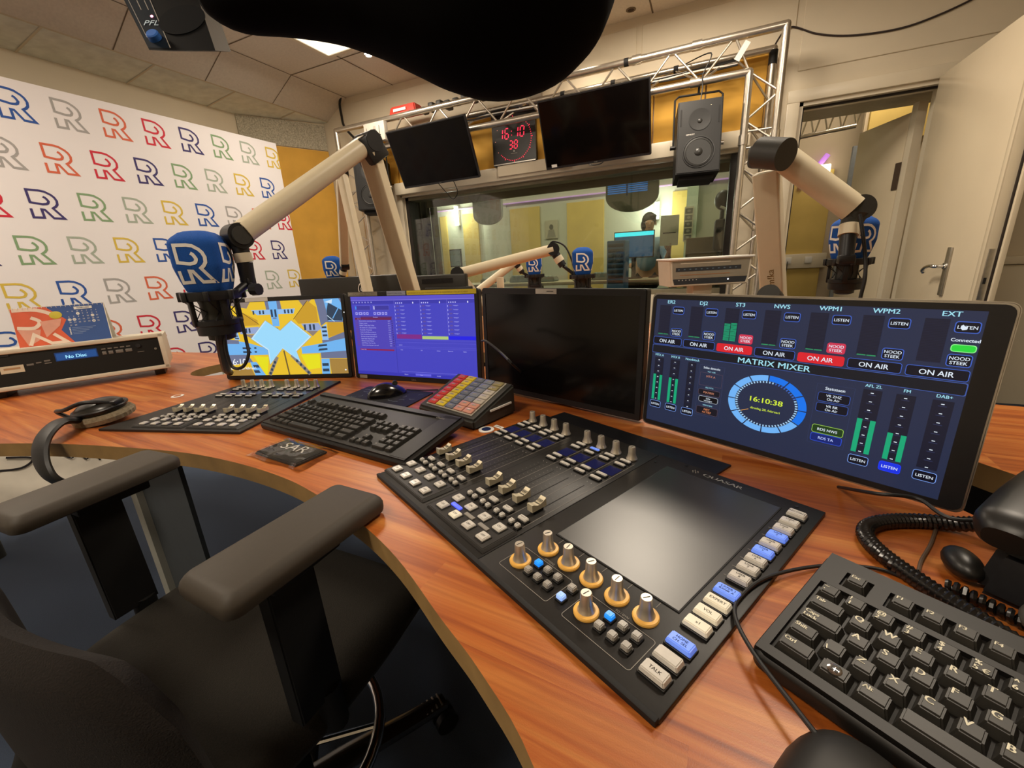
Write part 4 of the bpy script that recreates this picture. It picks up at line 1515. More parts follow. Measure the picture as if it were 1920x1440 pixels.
# far keyboard
kx2 = V((0.453, -0.056, 0)).normalized()
kup2 = Matrix.Rotation(R(7), 3, kx2) @ V((0, 0, 1))
Mk2 = frame(V((-0.905, 0.568, 0.8005)), kx2, z=kup2)
kb2 = thing('keyboard', 'full-size black keyboard in front of the violet monitor, beside the small mouse', 'keyboard', M=Mk2)
b = MB()
b.pillow(0.462, 0.178, [(0.002, -0.0195), (0.0, -0.018), (0.0, -0.010), (0.0015, -0.0080), (0.006, -0.0072)], M_KBODY, r=0.010, M=Matrix.Translation((0.228, 0.087, 0)))
b.box((0.228, 0.164, -0.008), (0.448, 0.014, 0.008), M_KBODY)
b.box((0.228, 0.009, -0.008), (0.448, 0.010, 0.007), M_KBODY)
b.box((0.432, 0.087, -0.0075), (0.040, 0.160, 0.007), M_KBODY)
b.text('Cherry', 0.400, 0.150, 0.008, M_INK, z=-0.0035)
b.build('body', kb2, local=True)
kk = 0.0178
KX0, KY0 = 0.014, 0.022
def k2(cx_, cy_, wv=1.0, h_=1.0):
    key = ('far', round(wv, 2), round(h_, 2))
    if key not in _KC:
        def f(b):
            b.taper((0, 0, -0.004), (wv * kk - 0.0012, h_ * kk - 0.0012, 0.008), (1 - 0.26 / wv, 1 - 0.28 / h_), M_KCAP, bev=0.0009)
            b.box((-(wv - 1) * kk / 2 - 0.002, 0.002, 0.00005), (0.0030, 0.0022, 0.0001), M_INK)
        _KC[key] = proto(f)
    inst(_KC[key], 'key', kb2, KX0 + cx_ * kk, KY0 + cy_ * kk, 0.0)
for cx_, wv in ((0.75, 1.5), (2.1, 1.2), (3.35, 1.3), (7.0, 6.0), (10.7, 1.3), (12.0, 1.3), (13.8, 1.7)):
    k2(cx_, 0, wv)
for cx_, wv in [(1.1, 2.2)] + [(2.75 + i, 1) for i in range(10)] + [(13.6, 2.2)]:
    k2(cx_, 1, wv)
for cx_, wv in [(0.9, 1.75)] + [(2.3 + i, 1) for i in range(11)] + [(13.7, 1.9)]:
    k2(cx_, 2, wv)
for cx_, wv in [(0.75, 1.5)] + [(2.0 + i, 1) for i in range(12)] + [(14.1, 1.2)]:
    k2(cx_, 3, wv)
for cx_, wv in [(0.5 + i, 1) for i in range(13)] + [(13.9, 1.7)]:
    k2(cx_, 4, wv)
for cx_ in (0.5, 2.5, 3.5, 4.5, 5.5, 7.0, 8.0, 9.0, 10.0, 11.6, 12.6, 13.6, 14.6):
    k2(cx_, 5.5)
for cx_, cy_ in [(16 + i, j) for i in range(3) for j in (3, 4)] + [(16, 0), (17, 0), (18, 0), (17, 1)]:
    k2(cx_, cy_)
for cx_, cy_ in [(19.6 + i, j) for i in range(3) for j in (1, 2, 3, 4)] + [(21.6, 0)]:
    k2(cx_, cy_)
k2(20.1, 0, 2.0)
b = MB()
b.box((0.05, 0.165, -0.022), (0.03, 0.012, 0.016), M_KBODY)
b.build('foot', kb2, local=True)
b = MB()
b.box((0.41, 0.165, -0.022), (0.03, 0.012, 0.016), M_KBODY)
b.build('foot', kb2, local=True)

# ------------------------------------------------------------------ things lying on the desk
# wedge-shaped button panel
pA, pB = V((-0.603, 0.757, T)), V((-0.418, 0.700, T))
bx = (pB - pA).normalized()
Mb = frame(pA, bx, z=(0, 0, 1))
bbx = thing('button_panel', 'wedge-shaped black panel of red, yellow, grey and white buttons beside the far keyboard', 'button panel', M=Mb)
b = MB()
Wb, Db = 0.192, 0.135
z0, z1 = 0.022, 0.070
vs = [(0, 0, 0), (Wb, 0, 0), (Wb, Db, 0), (0, Db, 0), (0, 0, z0), (Wb, 0, z0), (Wb, Db, z1), (0, Db, z1)]
bm = bmesh.new()
vv = [bm.verts.new(p) for p in vs]
for f in [(3, 2, 1, 0), (4, 5, 6, 7), (0, 1, 5, 4), (1, 2, 6, 5), (2, 3, 7, 6), (3, 0, 4, 7)]:
    bm.faces.new([vv[i] for i in f])
bmesh.ops.bevel(bm, geom=bm.edges[:], offset=0.005, segments=2, affect='EDGES')
b.bmadd(bm, M_DGREY)
b.box((Wb - 0.004, Db * 0.62, 0.030), (0.014, Db * 0.5, 0.004), M_WHITE, M=Matrix.Identity(4))
b.build('housing', bbx, local=True)
sl = math.atan2(z1 - z0, Db)
Ms = Matrix.Translation((0.022, 0.014, z0 + 0.0045)) @ Matrix.Rotation(sl, 4, 'X')
b = MB(Ms)
b.box((0.074, 0.060, 0.0005), (0.154, 0.124, 0.002), mat('panel_sheet', '#b9b3a6', 0.4))
b.build('plate', bbx, local=True)
cols5 = [('#c2403a', 'red'), ('#d8bf3a', 'yellow'), ('#6a7180', 'grey'), ('#7c8390', 'grey'), ('#a8a498', 'white')]
for i in range(5):
    for j in range(7):
        hx = cols5[i][0]
        if i >= 3 and j <= 1:
            hx = '#c98f7c'
        if i == 4 and 1 < j < 5:
            hx = '#b5ada0'
        if i == 4 and j >= 5:
            hx = '#8f845c'
        key = 'btn' + hx
        if key not in _KC:
            m_ = mat('panel_button_' + hx, hx, 0.25, var=0.05)
            _KC[key] = proto(lambda bb, m_=m_: (bb.box((0, 0, 0.0025), (0.0275, 0.0155, 0.004), m_, bev=0.0015), bb.box((0, 0.001, 0.0046), (0.012, 0.003, 0.0002), M_INK)))
        o = inst(_KC[key], 'button', bbx, 0, 0)
        o.matrix_basis = Ms @ Matrix.Translation((0.0135 + i * 0.0302, 0.0085 + j * 0.0172, 0.001))

# patterned mouse mat and mouse
b = MB()
b.prism(rrect(0.230, 0.125, 0.006, 4, -0.775, 0.842), T, T + 0.003, mat('mouse_mat_black', '#16171a', 0.6))
pm_ = mat('mouse_mat_print', '#77808c', 0.7)
for q in range(26):
    cx, cy = -0.775 + random.uniform(-0.10, 0.10), 0.842 + random.uniform(-0.05, 0.05)
    a0 = random.uniform(0, 6)
    pts = [(cx + 0.008 * math.cos(a0 + t) * (1 + 0.2 * t), cy + 0.005 * math.sin(a0 + t) * (1 + 0.3 * t)) for t in (0, 0.7, 1.4, 2.1)]
    b.line(pts, 0.0014, pm_, z=T + 0.0034)
mm_ = b.build('mouse_mat')
tag(mm_, 'black mouse mat with pale swirls under the small black mouse', 'mouse mat')

mo = thing('computer_mouse', 'small glossy black computer mouse on the patterned mat behind the far keyboard', 'mouse', (-0.772, 0.846, T + 0.003), R(-38))
bm = bmesh.new()
bmesh.ops.create_uvsphere(bm, u_segments=24, v_segments=14, radius=1)
for v in bm.verts:
    x, y, z = v.co
    v.co = V((x * 0.030 * (1.0 - 0.12 * abs(y)), y * 0.054, max(z, 0) * (0.036 - 0.010 * y * y - 0.006 * y) if z > 0 else 0.0))
b = MB()
b.bmadd(bm, mat('gloss_black', '#0e0e10', 0.18, coat=0.6))
b.build('shell', mo, local=True)
b = MB()
b.cyl((-0.0035, 0.024, 0.031), (0.0035, 0.024, 0.031), 0.007, 0.007, M_DGREY, 14)
b.build('scroll_wheel', mo, local=True)
b = MB()
b.tube(smooth_path([(0.0, 0.053, 0.006), (0.01, 0.075, 0.003), (0.03, 0.10, 0.003), (0.045, 0.13, 0.002)], 5), 0.0018, M_RUB, 6)
b.build('cord', mo, local=True)

# clear sleeve with a folded black cloth
Ms2 = frame(V((-0.795, 0.462, T)), (0.16, -0.012, 0), z=(0, 0, 1))
sr = thing('cloth_packet', 'clear plastic sleeve holding a folded dark cloth marked SAR, at the desk edge', 'packet', M=Ms2)
b = MB()
b.prism([(0.012, 0.008), (0.140, 0.004), (0.146, 0.068), (0.016, 0.074)], 0.001, 0.0065, mat('folded_cloth', '#3a3938', 0.85, var=0.2, scale=300, bump=0.4), bev=0.002)
b.text('SAR', 0.076, 0.040, 0.034, M_LOGO, z=0.0074, align='c', sx=1.25)
b.build('cloth', sr, local=True)
b = MB()
GL = glass_mat('clear_film', (0.97, 0.97, 0.97, 1), 0.9)
nx, ny = 18, 10
random.seed(3)
vs, fs = [], []
for j in range(ny + 1):
    for i in range(nx + 1):
        u_, v_ = i / nx, j / ny
        ed = min(u_, 1 - u_, v_, 1 - v_)
        vs.append((u_ * 0.166 - 0.002 + 0.002 * math.sin(9 * v_), -0.004 + v_ * 0.086 + 0.002 * math.sin(11 * u_), 0.0012 + min(1, ed * 9) * 0.0085 + random.uniform(0, 0.0007)))
for j in range(ny):
    for i in range(nx):
        a = j * (nx + 1) + i
        fs.append((a, a + 1, a + nx + 2, a + nx + 1))
b.add(vs, fs, GL)
b.build('film', sr, angle=10, local=True)

# stickers set in the desk
for (px_, py_, lbl) in ((912, 806, 'round white-rimmed blue grommet in the desk beyond the large console'), (333, 743, 'round pale grommet in the desk beside the smaller console')):
    p = atz(px_, py_, T)
    st = thing('desk_grommet', lbl, 'grommet', (p.x, p.y, T))
    b = MB()
    b.lathe([(0.0165, 0.0), (0.0165, 0.0014), (0.0155, 0.0018), (0.0001, 0.0018)], M_WHITE, 32)
    b.build('rim', st, local=True)
    b = MB()
    b.cyl((0, 0, 0.0018), (0, 0, 0.0023), 0.0098, 0.0098, mat('cap_blue', '#1b2a58', 0.4) if px_ > 500 else M_WOOD, 28)
    b.build('centre', st, local=True)
p = atz(935, 801, T)
b = MB(frame(p, (0.9, -0.35, 0), z=(0, 0, 1)))
b.box((0, 0, 0.0005), (0.024, 0.010, 0.001), M_WHITE)
b.box((0, 0, 0.0011), (0.015, 0.003, 0.0002), M_INK)
ls_ = b.build('label_sticker')
tag(ls_, 'tiny white label stuck on the desk beside the blue grommet', 'label')

# disc player in a beige slanted rack
rB = V((-1.803, 0.855, 0.0))
rA = V((-2.03, 0.468, 0.0))
rx = (rB - rA).normalized()
Mr = frame(V((rA.x, rA.y, T)) - rx * 0.02, rx, z=(0, 0, 1))     # x along the front, y away, z up
Lr = (rB - rA).length + 0.02
tl = R(12)
Mf = Mr @ Matrix.Translation((0, 0, 0.022)) @ Matrix.Rotation(R(90) - tl, 4, 'X')   # x right, y up the face, z to the viewer
rack = thing('disc_player', 'black disc player in a slanted beige case, its blue display reading No Disc', 'disc player', M=Mr)
Hr = 0.130
b = MB(Mf)
fw_ = 0.014
b.box((Lr / 2 - 0.1, Hr / 2, -0.010), (Lr + 0.2, Hr, 0.016), M_BEIGE, bev=0.002)
b.box((Lr / 2 - 0.1, Hr - fw_ / 2, 0.003), (Lr + 0.2, fw_, 0.012), M_BEIGE, bev=0.002)
b.box((Lr / 2 - 0.1, fw_ / 2, 0.003), (Lr + 0.2, fw_, 0.012), M_BEIGE, bev=0.002)
b.box((Lr - fw_ / 2, Hr / 2, 0.003), (fw_, Hr - 0.001, 0.012), M_BEIGE, bev=0.002)
b.M = Mr
b.box((Lr / 2 - 0.1, 0.12, 0.083), (Lr + 0.195, 0.19, 0.112), M_BEIGE, bev=0.003)
b.build('case', rack)
for x in (0.03, Lr - 0.035):
    b = MB(Mr)
    b.box((x, 0.06, 0.0135), (0.03, 0.09, 0.027), M_BLACK, bev=0.002)
    b.build('foot', rack)
b = MB(Mf)
b.rect(-0.2, fw_, Lr - fw_, Hr - fw_, mat('player_black', '#100e0d', 0.35), z=0.0005)
b.box((0.02, 0.112, 0.002), (0.12, 0.006, 0.003), M_BLACK)
for (x, y, w, h) in ((0.120, 0.075, 0.016, 0.006), (0.140, 0.078, 0.012, 0.004), (0.160, 0.081, 0.014, 0.005), (0.161, 0.073, 0.016, 0.003)):
    b.box((x, y, 0.0015), (w, h, 0.002), mat('player_key', '#74706a', 0.4))
for q in range(5):
    b.box((0.302 + q * 0.0165, 0.097, 0.0015), (0.011, 0.004, 0.002), MATS['player_key'])
for (q, w) in ((0.302, 0.011), (0.319, 0.012), (0.342, 0.020), (0.367, 0.018)):
    b.box((q, 0.083, 0.0015), (w, 0.011, 0.003), MATS['player_key'], bev=0.0008)
b.cyl((0.395, 0.094, 0), (0.395, 0.094, 0.006), 0.008, 0.007, M_BLACK, 20)
b.cyl((Lr - 0.028, 0.076, 0), (Lr - 0.028, 0.076, 0.004), 0.004, 0.004, M_STEEL, 14)
b.box((0.398, 0.072, 0.001), (0.018, 0.002, 0.001), MATS['player_key'])
b.build('front_panel', rack)
b = MB(Mf)
b.rect(0.052, 0.055, 0.105, 0.0785, mat('sticker_cream', '#d8cdb2', 0.6), z=0.0022)
b.rect(0.060, 0.066, 0.097, 0.072, mat('sticker_ink', '#b08a60', 0.6), z=0.0026)
b.build('sticker', rack)
b = MB(Mf)
b.rect(0.180, 0.074, 0.285, 0.103, glow('#12315e', 1.0), z=0.0012)
b.rect(0.183, 0.077, 0.282, 0.099, glow('#1d4a86', 1.0), z=0.0016)
b.text('No Disc', 0.231, 0.0805, 0.0155, glow('#9fe0ff', 1.2), z=0.0020, align='c', bold=0.02)
b.build('display', rack, smooth=False)

# desk calendar on top of the player case
c0 = atx(40, 661, -2.13)
c1 = atx(212, 637, -2.00)
cz = T + 0.022 + 0.117
cax = V((c1.x - c0.x, c1.y - c0.y, 0)).normalized()
Mc_ = frame(V((c0.x, c0.y, cz)), cax, z=(0, 0, 1)) @ Matrix.Rotation(R(90 - 14), 4, 'X')
Wc = (V((c1.x - c0.x, c1.y - c0.y, 0))).length
cal = thing('desk_calendar', 'spiral desk calendar with orange and blue page standing on the disc player', 'calendar', M=frame(V((c0.x, c0.y, cz)), cax, z=(0, 0, 1)))
Hc = Wc * 0.56
b = MB(Mc_)
b.box((Wc / 2, Hc / 2, -0.001), (Wc, Hc, 0.002), M_WHITE)
cb, co = mat('calendar_blue', '#2b4f93', 0.5), mat('calendar_orange', '#d65a36', 0.5)
cr = mat('calendar_cream', '#e8d3c3', 0.5)
pk = mat('calendar_pink', '#d99a86', 0.5)
b.rect(0.001, 0.001, Wc - 0.002, Hc - 0.001, cb, z=0.0003)
b.poly([(0.001, 0.001), (Wc * 0.58, 0.001), (Wc * 0.47, Hc * 0.36), (Wc * 0.55, Hc * 0.62), (Wc * 0.36, Hc - 0.001), (0.001, Hc - 0.001)], co, z=0.0006)
b.line(smooth_path([(Wc * 0.02, Hc * 0.95, 0), (Wc * 0.25, Hc * 0.93, 0), (Wc * 0.40, Hc * 0.80, 0), (Wc * 0.42, Hc * 0.70, 0)], 5), 0.012, cr, z=0.0009)
b.line(smooth_path([(Wc * 0.19, Hc * 0.74, 0), (Wc * 0.27, Hc * 0.62, 0), (Wc * 0.20, Hc * 0.47, 0), (Wc * 0.03, Hc * 0.50, 0)], 5), 0.011, cr, z=0.0010)
b.poly([(Wc * 0.03, Hc * 0.45), (Wc * 0.26, Hc * 0.42), (Wc * 0.22, Hc * 0.15), (Wc * 0.10, Hc * 0.02)], pk, z=0.0009)
b.line([(Wc * 0.12, 0.004), (Wc * 0.18, Hc * 0.30), (Wc * 0.34, 0.006), (Wc * 0.50, 0.006), (Wc * 0.38, Hc * 0.28)], 0.010, cr, z=0.0012)
b.ball((Wc * 0.45, Hc * 0.76, 0.001), (Wc * 0.07, Hc * 0.10, 0.0006), mat('calendar_lime', '#c8b832', 0.5), 18)
b.poly([(Wc * 0.27, Hc * 0.62), (Wc * 0.50, Hc * 0.66), (Wc * 0.47, Hc * 0.48), (Wc * 0.30, Hc * 0.20)], pk, z=0.0011)
b.rect(Wc * 0.66, Hc * 0.87, Wc * 0.86, Hc * 0.94, M_WHITE, z=0.0009)
b.text('FEBRUARI', Wc * 0.76, Hc * 0.885, 0.0075, cb, z=0.0012, align='c', bold=0.02)
d_ = 1
for r_ in range(5):
    for c_ in range(7):
        if r_ == 0 and c_ < 2 or d_ > 28:
            continue
        x, y = Wc * (0.585 + 0.052 * c_), Hc * (0.74 - 0.075 * r_)
        if d_ in (1, 11, 13, 14, 25):
            b.ball((x, y + 0.002, 0.0007), (0.0050, 0.0050, 0.0002), M_WHITE, 14)
            b.text(str(d_), x, y, 0.0062, cb, z=0.0012, align='c', bold=0.02)
        else:
            b.text(str(d_), x, y, 0.0062, M_WHITE, z=0.0009, align='c', bold=0.02)
        d_ += 1
for q in range(7):
    b.text('MDWDVZZ'[q], Wc * (0.585 + 0.052 * q), Hc * 0.81, 0.005, M_WHITE, z=0.0009, align='c')
for q in range(5):
    b.rect(Wc * 0.555, Hc * (0.375 - 0.04 * q), Wc * 0.570, Hc * (0.400 - 0.04 * q), M_WHITE, z=0.0009)
    b.rect(Wc * 0.585, Hc * (0.382 - 0.04 * q), Wc * (0.85 - 0.04 * q), Hc * (0.390 - 0.04 * q), mat('calendar_line', '#8fa3c9', 0.5), z=0.0009)
b.build('page', cal, smooth=False)
b = MB(Mc_)
for q in range(20):
    x = Wc * (0.03 + q * 0.05)
    b.tube([(x, Hc - 0.006, 0.001), (x, Hc - 0.003, 0.004), (x, Hc + 0.003, 0.003), (x, Hc + 0.003, -0.004), (x, Hc - 0.004, -0.004)], 0.0007, M_WHITE, 5)
b.build('spiral', cal)
b = MB(Mc_ @ Matrix.Translation((0, Hc, -0.003)) @ Matrix.Rotation(R(28), 4, 'X') @ Matrix.Translation((0, -Hc, 0)))
b.box((Wc / 2, Hc / 2, -0.001), (Wc, Hc, 0.002), M_WHITE)
b.build('easel', cal)

# headphones at the desk edge: one cup on the desk, the band hanging over
hp = thing('headphones', 'black headphones resting at the left desk edge with the headband hanging down', 'headphones', (-1.36, 0.47, T))
cc = V((-1.378, 0.478, T + 0.034))
Mh = frame(cc, (0.92, 0.35, 0.06), z=(-0.05, -0.16, 1))
b = MB(Mh)
bm = bmesh.new()
bmesh.ops.create_uvsphere(bm, u_segments=32, v_segments=14, radius=1)
for v in bm.verts:
    v.co = V((v.co.x * 0.060, v.co.y * 0.046, max(v.co.z, -0.15) * 0.026))
b.bmadd(bm, mat('headphone_shell', '#2b2a27', 0.3, var=0.05))
b.tube([(0.061 * math.cos(t * PI / 16), 0.047 * math.sin(t * PI / 16), 0.004) for t in range(32)], 0.0035, M_BLACK, 8, closed=True)
b.box((0.053, 0.0, 0.012), (0.016, 0.026, 0.012), M_BLACK, bev=0.003)
b.build('ear_cup', hp)
b = MB(Mh)
prof = [(0.060 - 0.004, -0.030), (0.068, -0.026), (0.070, -0.016), (0.064, -0.007), (0.05, -0.005)]
n = 56
vs, fs = [], []
for (r, z) in prof:
    for i in range(n):
        a = 2 * PI * i / n
        rr_ = r + (0.0016 if i % 2 else -0.0008)
        vs.append((rr_ * math.cos(a), rr_ * 0.79 * math.sin(a), z))
for k in range(len(prof) - 1):
    for i in range(n):
        j = (i + 1) % n
        fs.append((k * n + i, k * n + j, (k + 1) * n + j, (k + 1) * n + i))
fs.append(tuple(range(n))[::-1])
b.add(vs, fs, mat('ear_pad_velour', '#8d8068', 0.9, var=0.2, scale=200, bump=0.4))
lab(b.build('ear_pad', hp), 'greyish beige ruffled ear pad')
pth = [atd(243, 775, 1.37), atd(190, 770, 1.345), atd(150, 783, 1.33), atd(118, 800, 1.31)]
b = MB()
b.tube(smooth_path([cc + V((0.05, 0.02, 0.012)), cc + V((0.02, -0.03, 0.028)), cc + V((-0.03, -0.055, 0.012)), cc + V((-0.075, -0.055, 0.002)), atd(146, 789, 1.03)], 6), 0.005, M_BLACK, 8)
b.build('yoke', hp)
hb = smooth_path([atd(142, 788, 1.02), atd(112, 792, 0.975), atd(86, 815, 0.93), atd(76, 845, 0.90), atd(84, 878, 0.885), atd(108, 902, 0.89), atd(150, 912, 0.93)], 8)
b = MB()
# flat padded strap: ribbon with thickness
N_ = len(hb)
vs, fs = [], []
for k, p in enumerate(hb):
    t = (hb[min(k + 1, N_ - 1)] - hb[max(k - 1, 0)]).normalized()
    side = RR - fwd * 0.3
    side = (side - t * side.dot(t)).normalized()
    nn = t.cross(side)
    w_ = 0.017 + 0.004 * math.sin(PI * k / (N_ - 1))
    for a in range(10):
        an = 2 * PI * a / 10
        vs.append(p + side * (w_ * math.cos(an)) + nn * (0.0085 * math.sin(an)))
for k in range(N_ - 1):
    for a in range(10):
        c_ = (a + 1) % 10
        fs.append((k * 10 + a, k * 10 + c_, (k + 1) * 10 + c_, (k + 1) * 10 + a))
fs += [tuple(range(10))[::-1], tuple(range((N_ - 1) * 10, N_ * 10))]
b.add(vs, fs, M_RUB)
b.build('headband', hp)

# telephone handset, its base and the coiled cord
M_HS = mat('handset_black', '#1b1a18', 0.38, var=0.04)
tel = thing('telephone', 'black telephone handset on its base at the right edge of the desk', 'telephone', (0.36, 0.50, T))
b = MB()
hp_ = [V((0.268, 0.478, 0.848)), V((0.285, 0.500, 0.856)), V((0.315, 0.536, 0.866)), V((0.350, 0.572, 0.874)), V((0.40, 0.61, 0.878)), V((0.46, 0.655, 0.870))]
path = smooth_path(hp_, 6)
N_ = len(path)
vs, fs = [], []
for k, p in enumerate(path):
    t = (path[min(k + 1, N_ - 1)] - path[max(k - 1, 0)]).normalized()
    side = t.cross(V((0, 0, 1))).normalized()
    up_ = side.cross(t)
    f_ = k / (N_ - 1)
    w_ = (0.027 - 0.004 * f_) * (min(1, 0.35 + 5 * f_)) ** 0.5
    h_ = (0.020 - 0.003 * f_) * (min(1, 0.35 + 5 * f_)) ** 0.5
    for a in range(20):
        an = 2 * PI * a / 20
        ca, sa = math.cos(an), math.sin(an)
        vs.append(p + side * (w_ * math.copysign(abs(ca) ** 0.7, ca)) + up_ * (h_ * math.copysign(abs(sa) ** 0.7, sa)))
for k in range(N_ - 1):
    for a in range(20):
        c_ = (a + 1) % 20
        fs.append((k * 20 + a, k * 20 + c_, (k + 1) * 20 + c_, (k + 1) * 20 + a))
fs += [tuple(range(20))[::-1], tuple(range((N_ - 1) * 20, N_ * 20))]
b.add(vs, fs, M_HS)
b.build('handset', tel)
b = MB()
b.ball((0.262, 0.512, T + 0.016), (0.015, 0.024, 0.013), M_HS, 20)
b.ball((0.300, 0.44, T + 0.016), (0.028, 0.026, 0.016), mat('handset_grey', '#5c5a55', 0.35), 20)
b.build('earpiece', tel)
b = MB(frame(V((0.40, 0.505, T)), (0.75, -0.6, 0), z=(0, 0, 1)))
b.taper((0.0, 0.0, 0.027), (0.20, 0.20, 0.054), (0.92, 0.9), M_BLACK, bev=0.008)
b.build('base', tel)


def coil(path, r, w, turns, mt, name, label, cat):
    P = smooth_path(path, 12)
    L_ = [0]
    for i in range(1, len(P)):
        L_.append(L_[-1] + (P[i] - P[i - 1]).length)
    tot = L_[-1]
    n_ = turns * 10
    out = []
    k = 0
    for i in range(n_ + 1):
        s = tot * i / n_
        while k < len(L_) - 2 and L_[k + 1] < s:
            k += 1
        f_ = (s - L_[k]) / max(1e-9, L_[k + 1] - L_[k])
        p = P[k].lerp(P[k + 1], f_)
        t = (P[k + 1] - P[k]).normalized()
        u_ = V((0, 0, 1))
        u_ = (u_ - t * u_.dot(t)).normalized()
        w_ = t.cross(u_)
        a = 2 * PI * i / 10
        out.append(p + (u_ * math.cos(a) + w_ * math.sin(a)) * r)
    bb = MB()
    bb.tube(out, w, mt, 6)
    o = bb.build(name)
    tag(o, label, cat)
    return o


M_COIL = mat('coil_cord_black', '#161413', 0.25, spec=0.7)
cz = T + 0.0085
coil([V((0.325, 0.592, cz + 0.022)), V((0.300, 0.598, cz + 0.006)), V((0.262, 0.600, cz)), V((0.225, 0.586, cz)), V((0.200, 0.566, cz)), V((0.192, 0.540, cz)), V((0.200, 0.508, cz)), V((0.222, 0.470, cz)), V((0.246, 0.436, cz)), V((0.268, 0.402, cz)), V((0.285, 0.372, cz))],
     0.0062, 0.0031, 72, M_COIL, 'coiled_cord', 'thick black coiled telephone cord looping over the desk right of the console', 'cord')
coil([V((0.240, 0.480, cz)), V((0.262, 0.462, cz)), V((0.290, 0.437, cz)), V((0.33, 0.405, cz)), V((0.36, 0.38, cz))],
     0.0045, 0.0026, 26, M_COIL, 'coiled_cord', 'short black coiled cord end beside the handset, behind the thick coil', 'cord')
b = MB()
b.tube(smooth_path([V((0.262, 0.470, T + 0.0025)), V((0.225, 0.478, T + 0.0025)), V((0.190, 0.492, T + 0.003)), V((0.137, 0.476, T + 0.004)), V((0.082, 0.432, T + 0.009)), V((0.054, 0.392, T + 0.010)), V((0.047, 0.362, T + 0.012)), V((0.058, 0.322, T + 0.016)), V((0.085, 0.275, T + 0.018)), V((0.12, 0.22, T + 0.018)), V((0.15, 0.17, T + 0.01))], 8), 0.0019, M_RUB, 8)
tag(b.build('cable'), 'thin black cable curving round the left end of the near keyboard', 'cable')
b = MB()
b.tube(smooth_path([atz(1572, 913, T + 0.004), atz(1640, 925, T + 0.05), atz(1720, 935, T + 0.052), atz(1800, 975, T + 0.05), V((0.36, 0.585, T + 0.056))], 8), 0.0022, M_RUB, 8)
tag(b.build('cable'), 'thin black cable arching along the foot of the lit touchscreen to the telephone', 'cable')
b = MB()
b.tube(smooth_path([atz(1757, 985, T + 0.003), atz(1745, 1020, T + 0.003), atz(1728, 1050, T + 0.003), atz(1722, 1072, T + 0.003)], 8), 0.0018, mat('brown_cable', '#5c4a3a', 0.5), 8)
tag(b.build('cable'), 'short thin brown cable between two turns of the coiled cord', 'cable')

b = MB()
b.tube(smooth_path([atd(903, 640, 0.98), atd(912, 640, 0.96), atd(938, 660, 0.92), atd(962, 684, 0.88), atz(985, 705, T + 0.004)], 6), 0.0026, M_RUB, 8)
tag(b.build('cable'), 'thin black cable crossing the lower left corner of the switched-off monitor', 'cable')

# black mouse cut by the bottom edge
ms = thing('computer_mouse', 'matte black mouse cut off by the bottom edge of the photo, by the near keyboard', 'mouse', (0.098, 0.226, T), R(-28))
bm = bmesh.new()
bmesh.ops.create_uvsphere(bm, u_segments=28, v_segments=14, radius=1)
for v in bm.verts:
    x, y, z = v.co
    s_ = lambda q, e_: math.copysign(abs(q) ** e_, q)
    v.co = V((s_(x, 0.8) * 0.038, s_(y, 0.85) * 0.058, max(0, z) * 0.032 if z > 0 else 0))
b = MB()
b.bmadd(bm, mat('mouse_soft_black', '#1a1917', 0.5))
b.build('shell', ms, local=True)

# ------------------------------------------------------------------ microphone arms
def beam(b, p0, p1, w, h, mt, upv=None, r=None):
    """rounded rectangular bar"""
    p0, p1 = V(p0), V(p1)
    t = (p1 - p0).normalized()
    u_ = upv or V((0, 0, 1))
    u_ = (u_ - t * u_.dot(t)).normalized()
    s_ = t.cross(u_)
    mm = Matrix((s_, u_, t)).transposed().to_4x4()
    mm.translation = p0
    b.prism(rrect(w, h, r or min(w, h) * 0.28, 5), 0, (p1 - p0).length, mt, M=mm)
    return mm


def foam_profile(z):
    """half width of the windscreen at height z (0..0.118)"""
    t = z / 0.118
    base = 0.0375 + 0.0125 * min(1, t / 0.45) ** 0.8
    if t > 0.80:
        q = (t - 0.80) / 0.20
        base *= max(0.05, (1 - q ** 2.4 * 0.30))
    return base


def foam_y(x, z, p=4.2):
    r = foam_profile(z)
    return r * max(0.0, 1 - min(1, abs(x / r)) ** p) ** (1 / p)


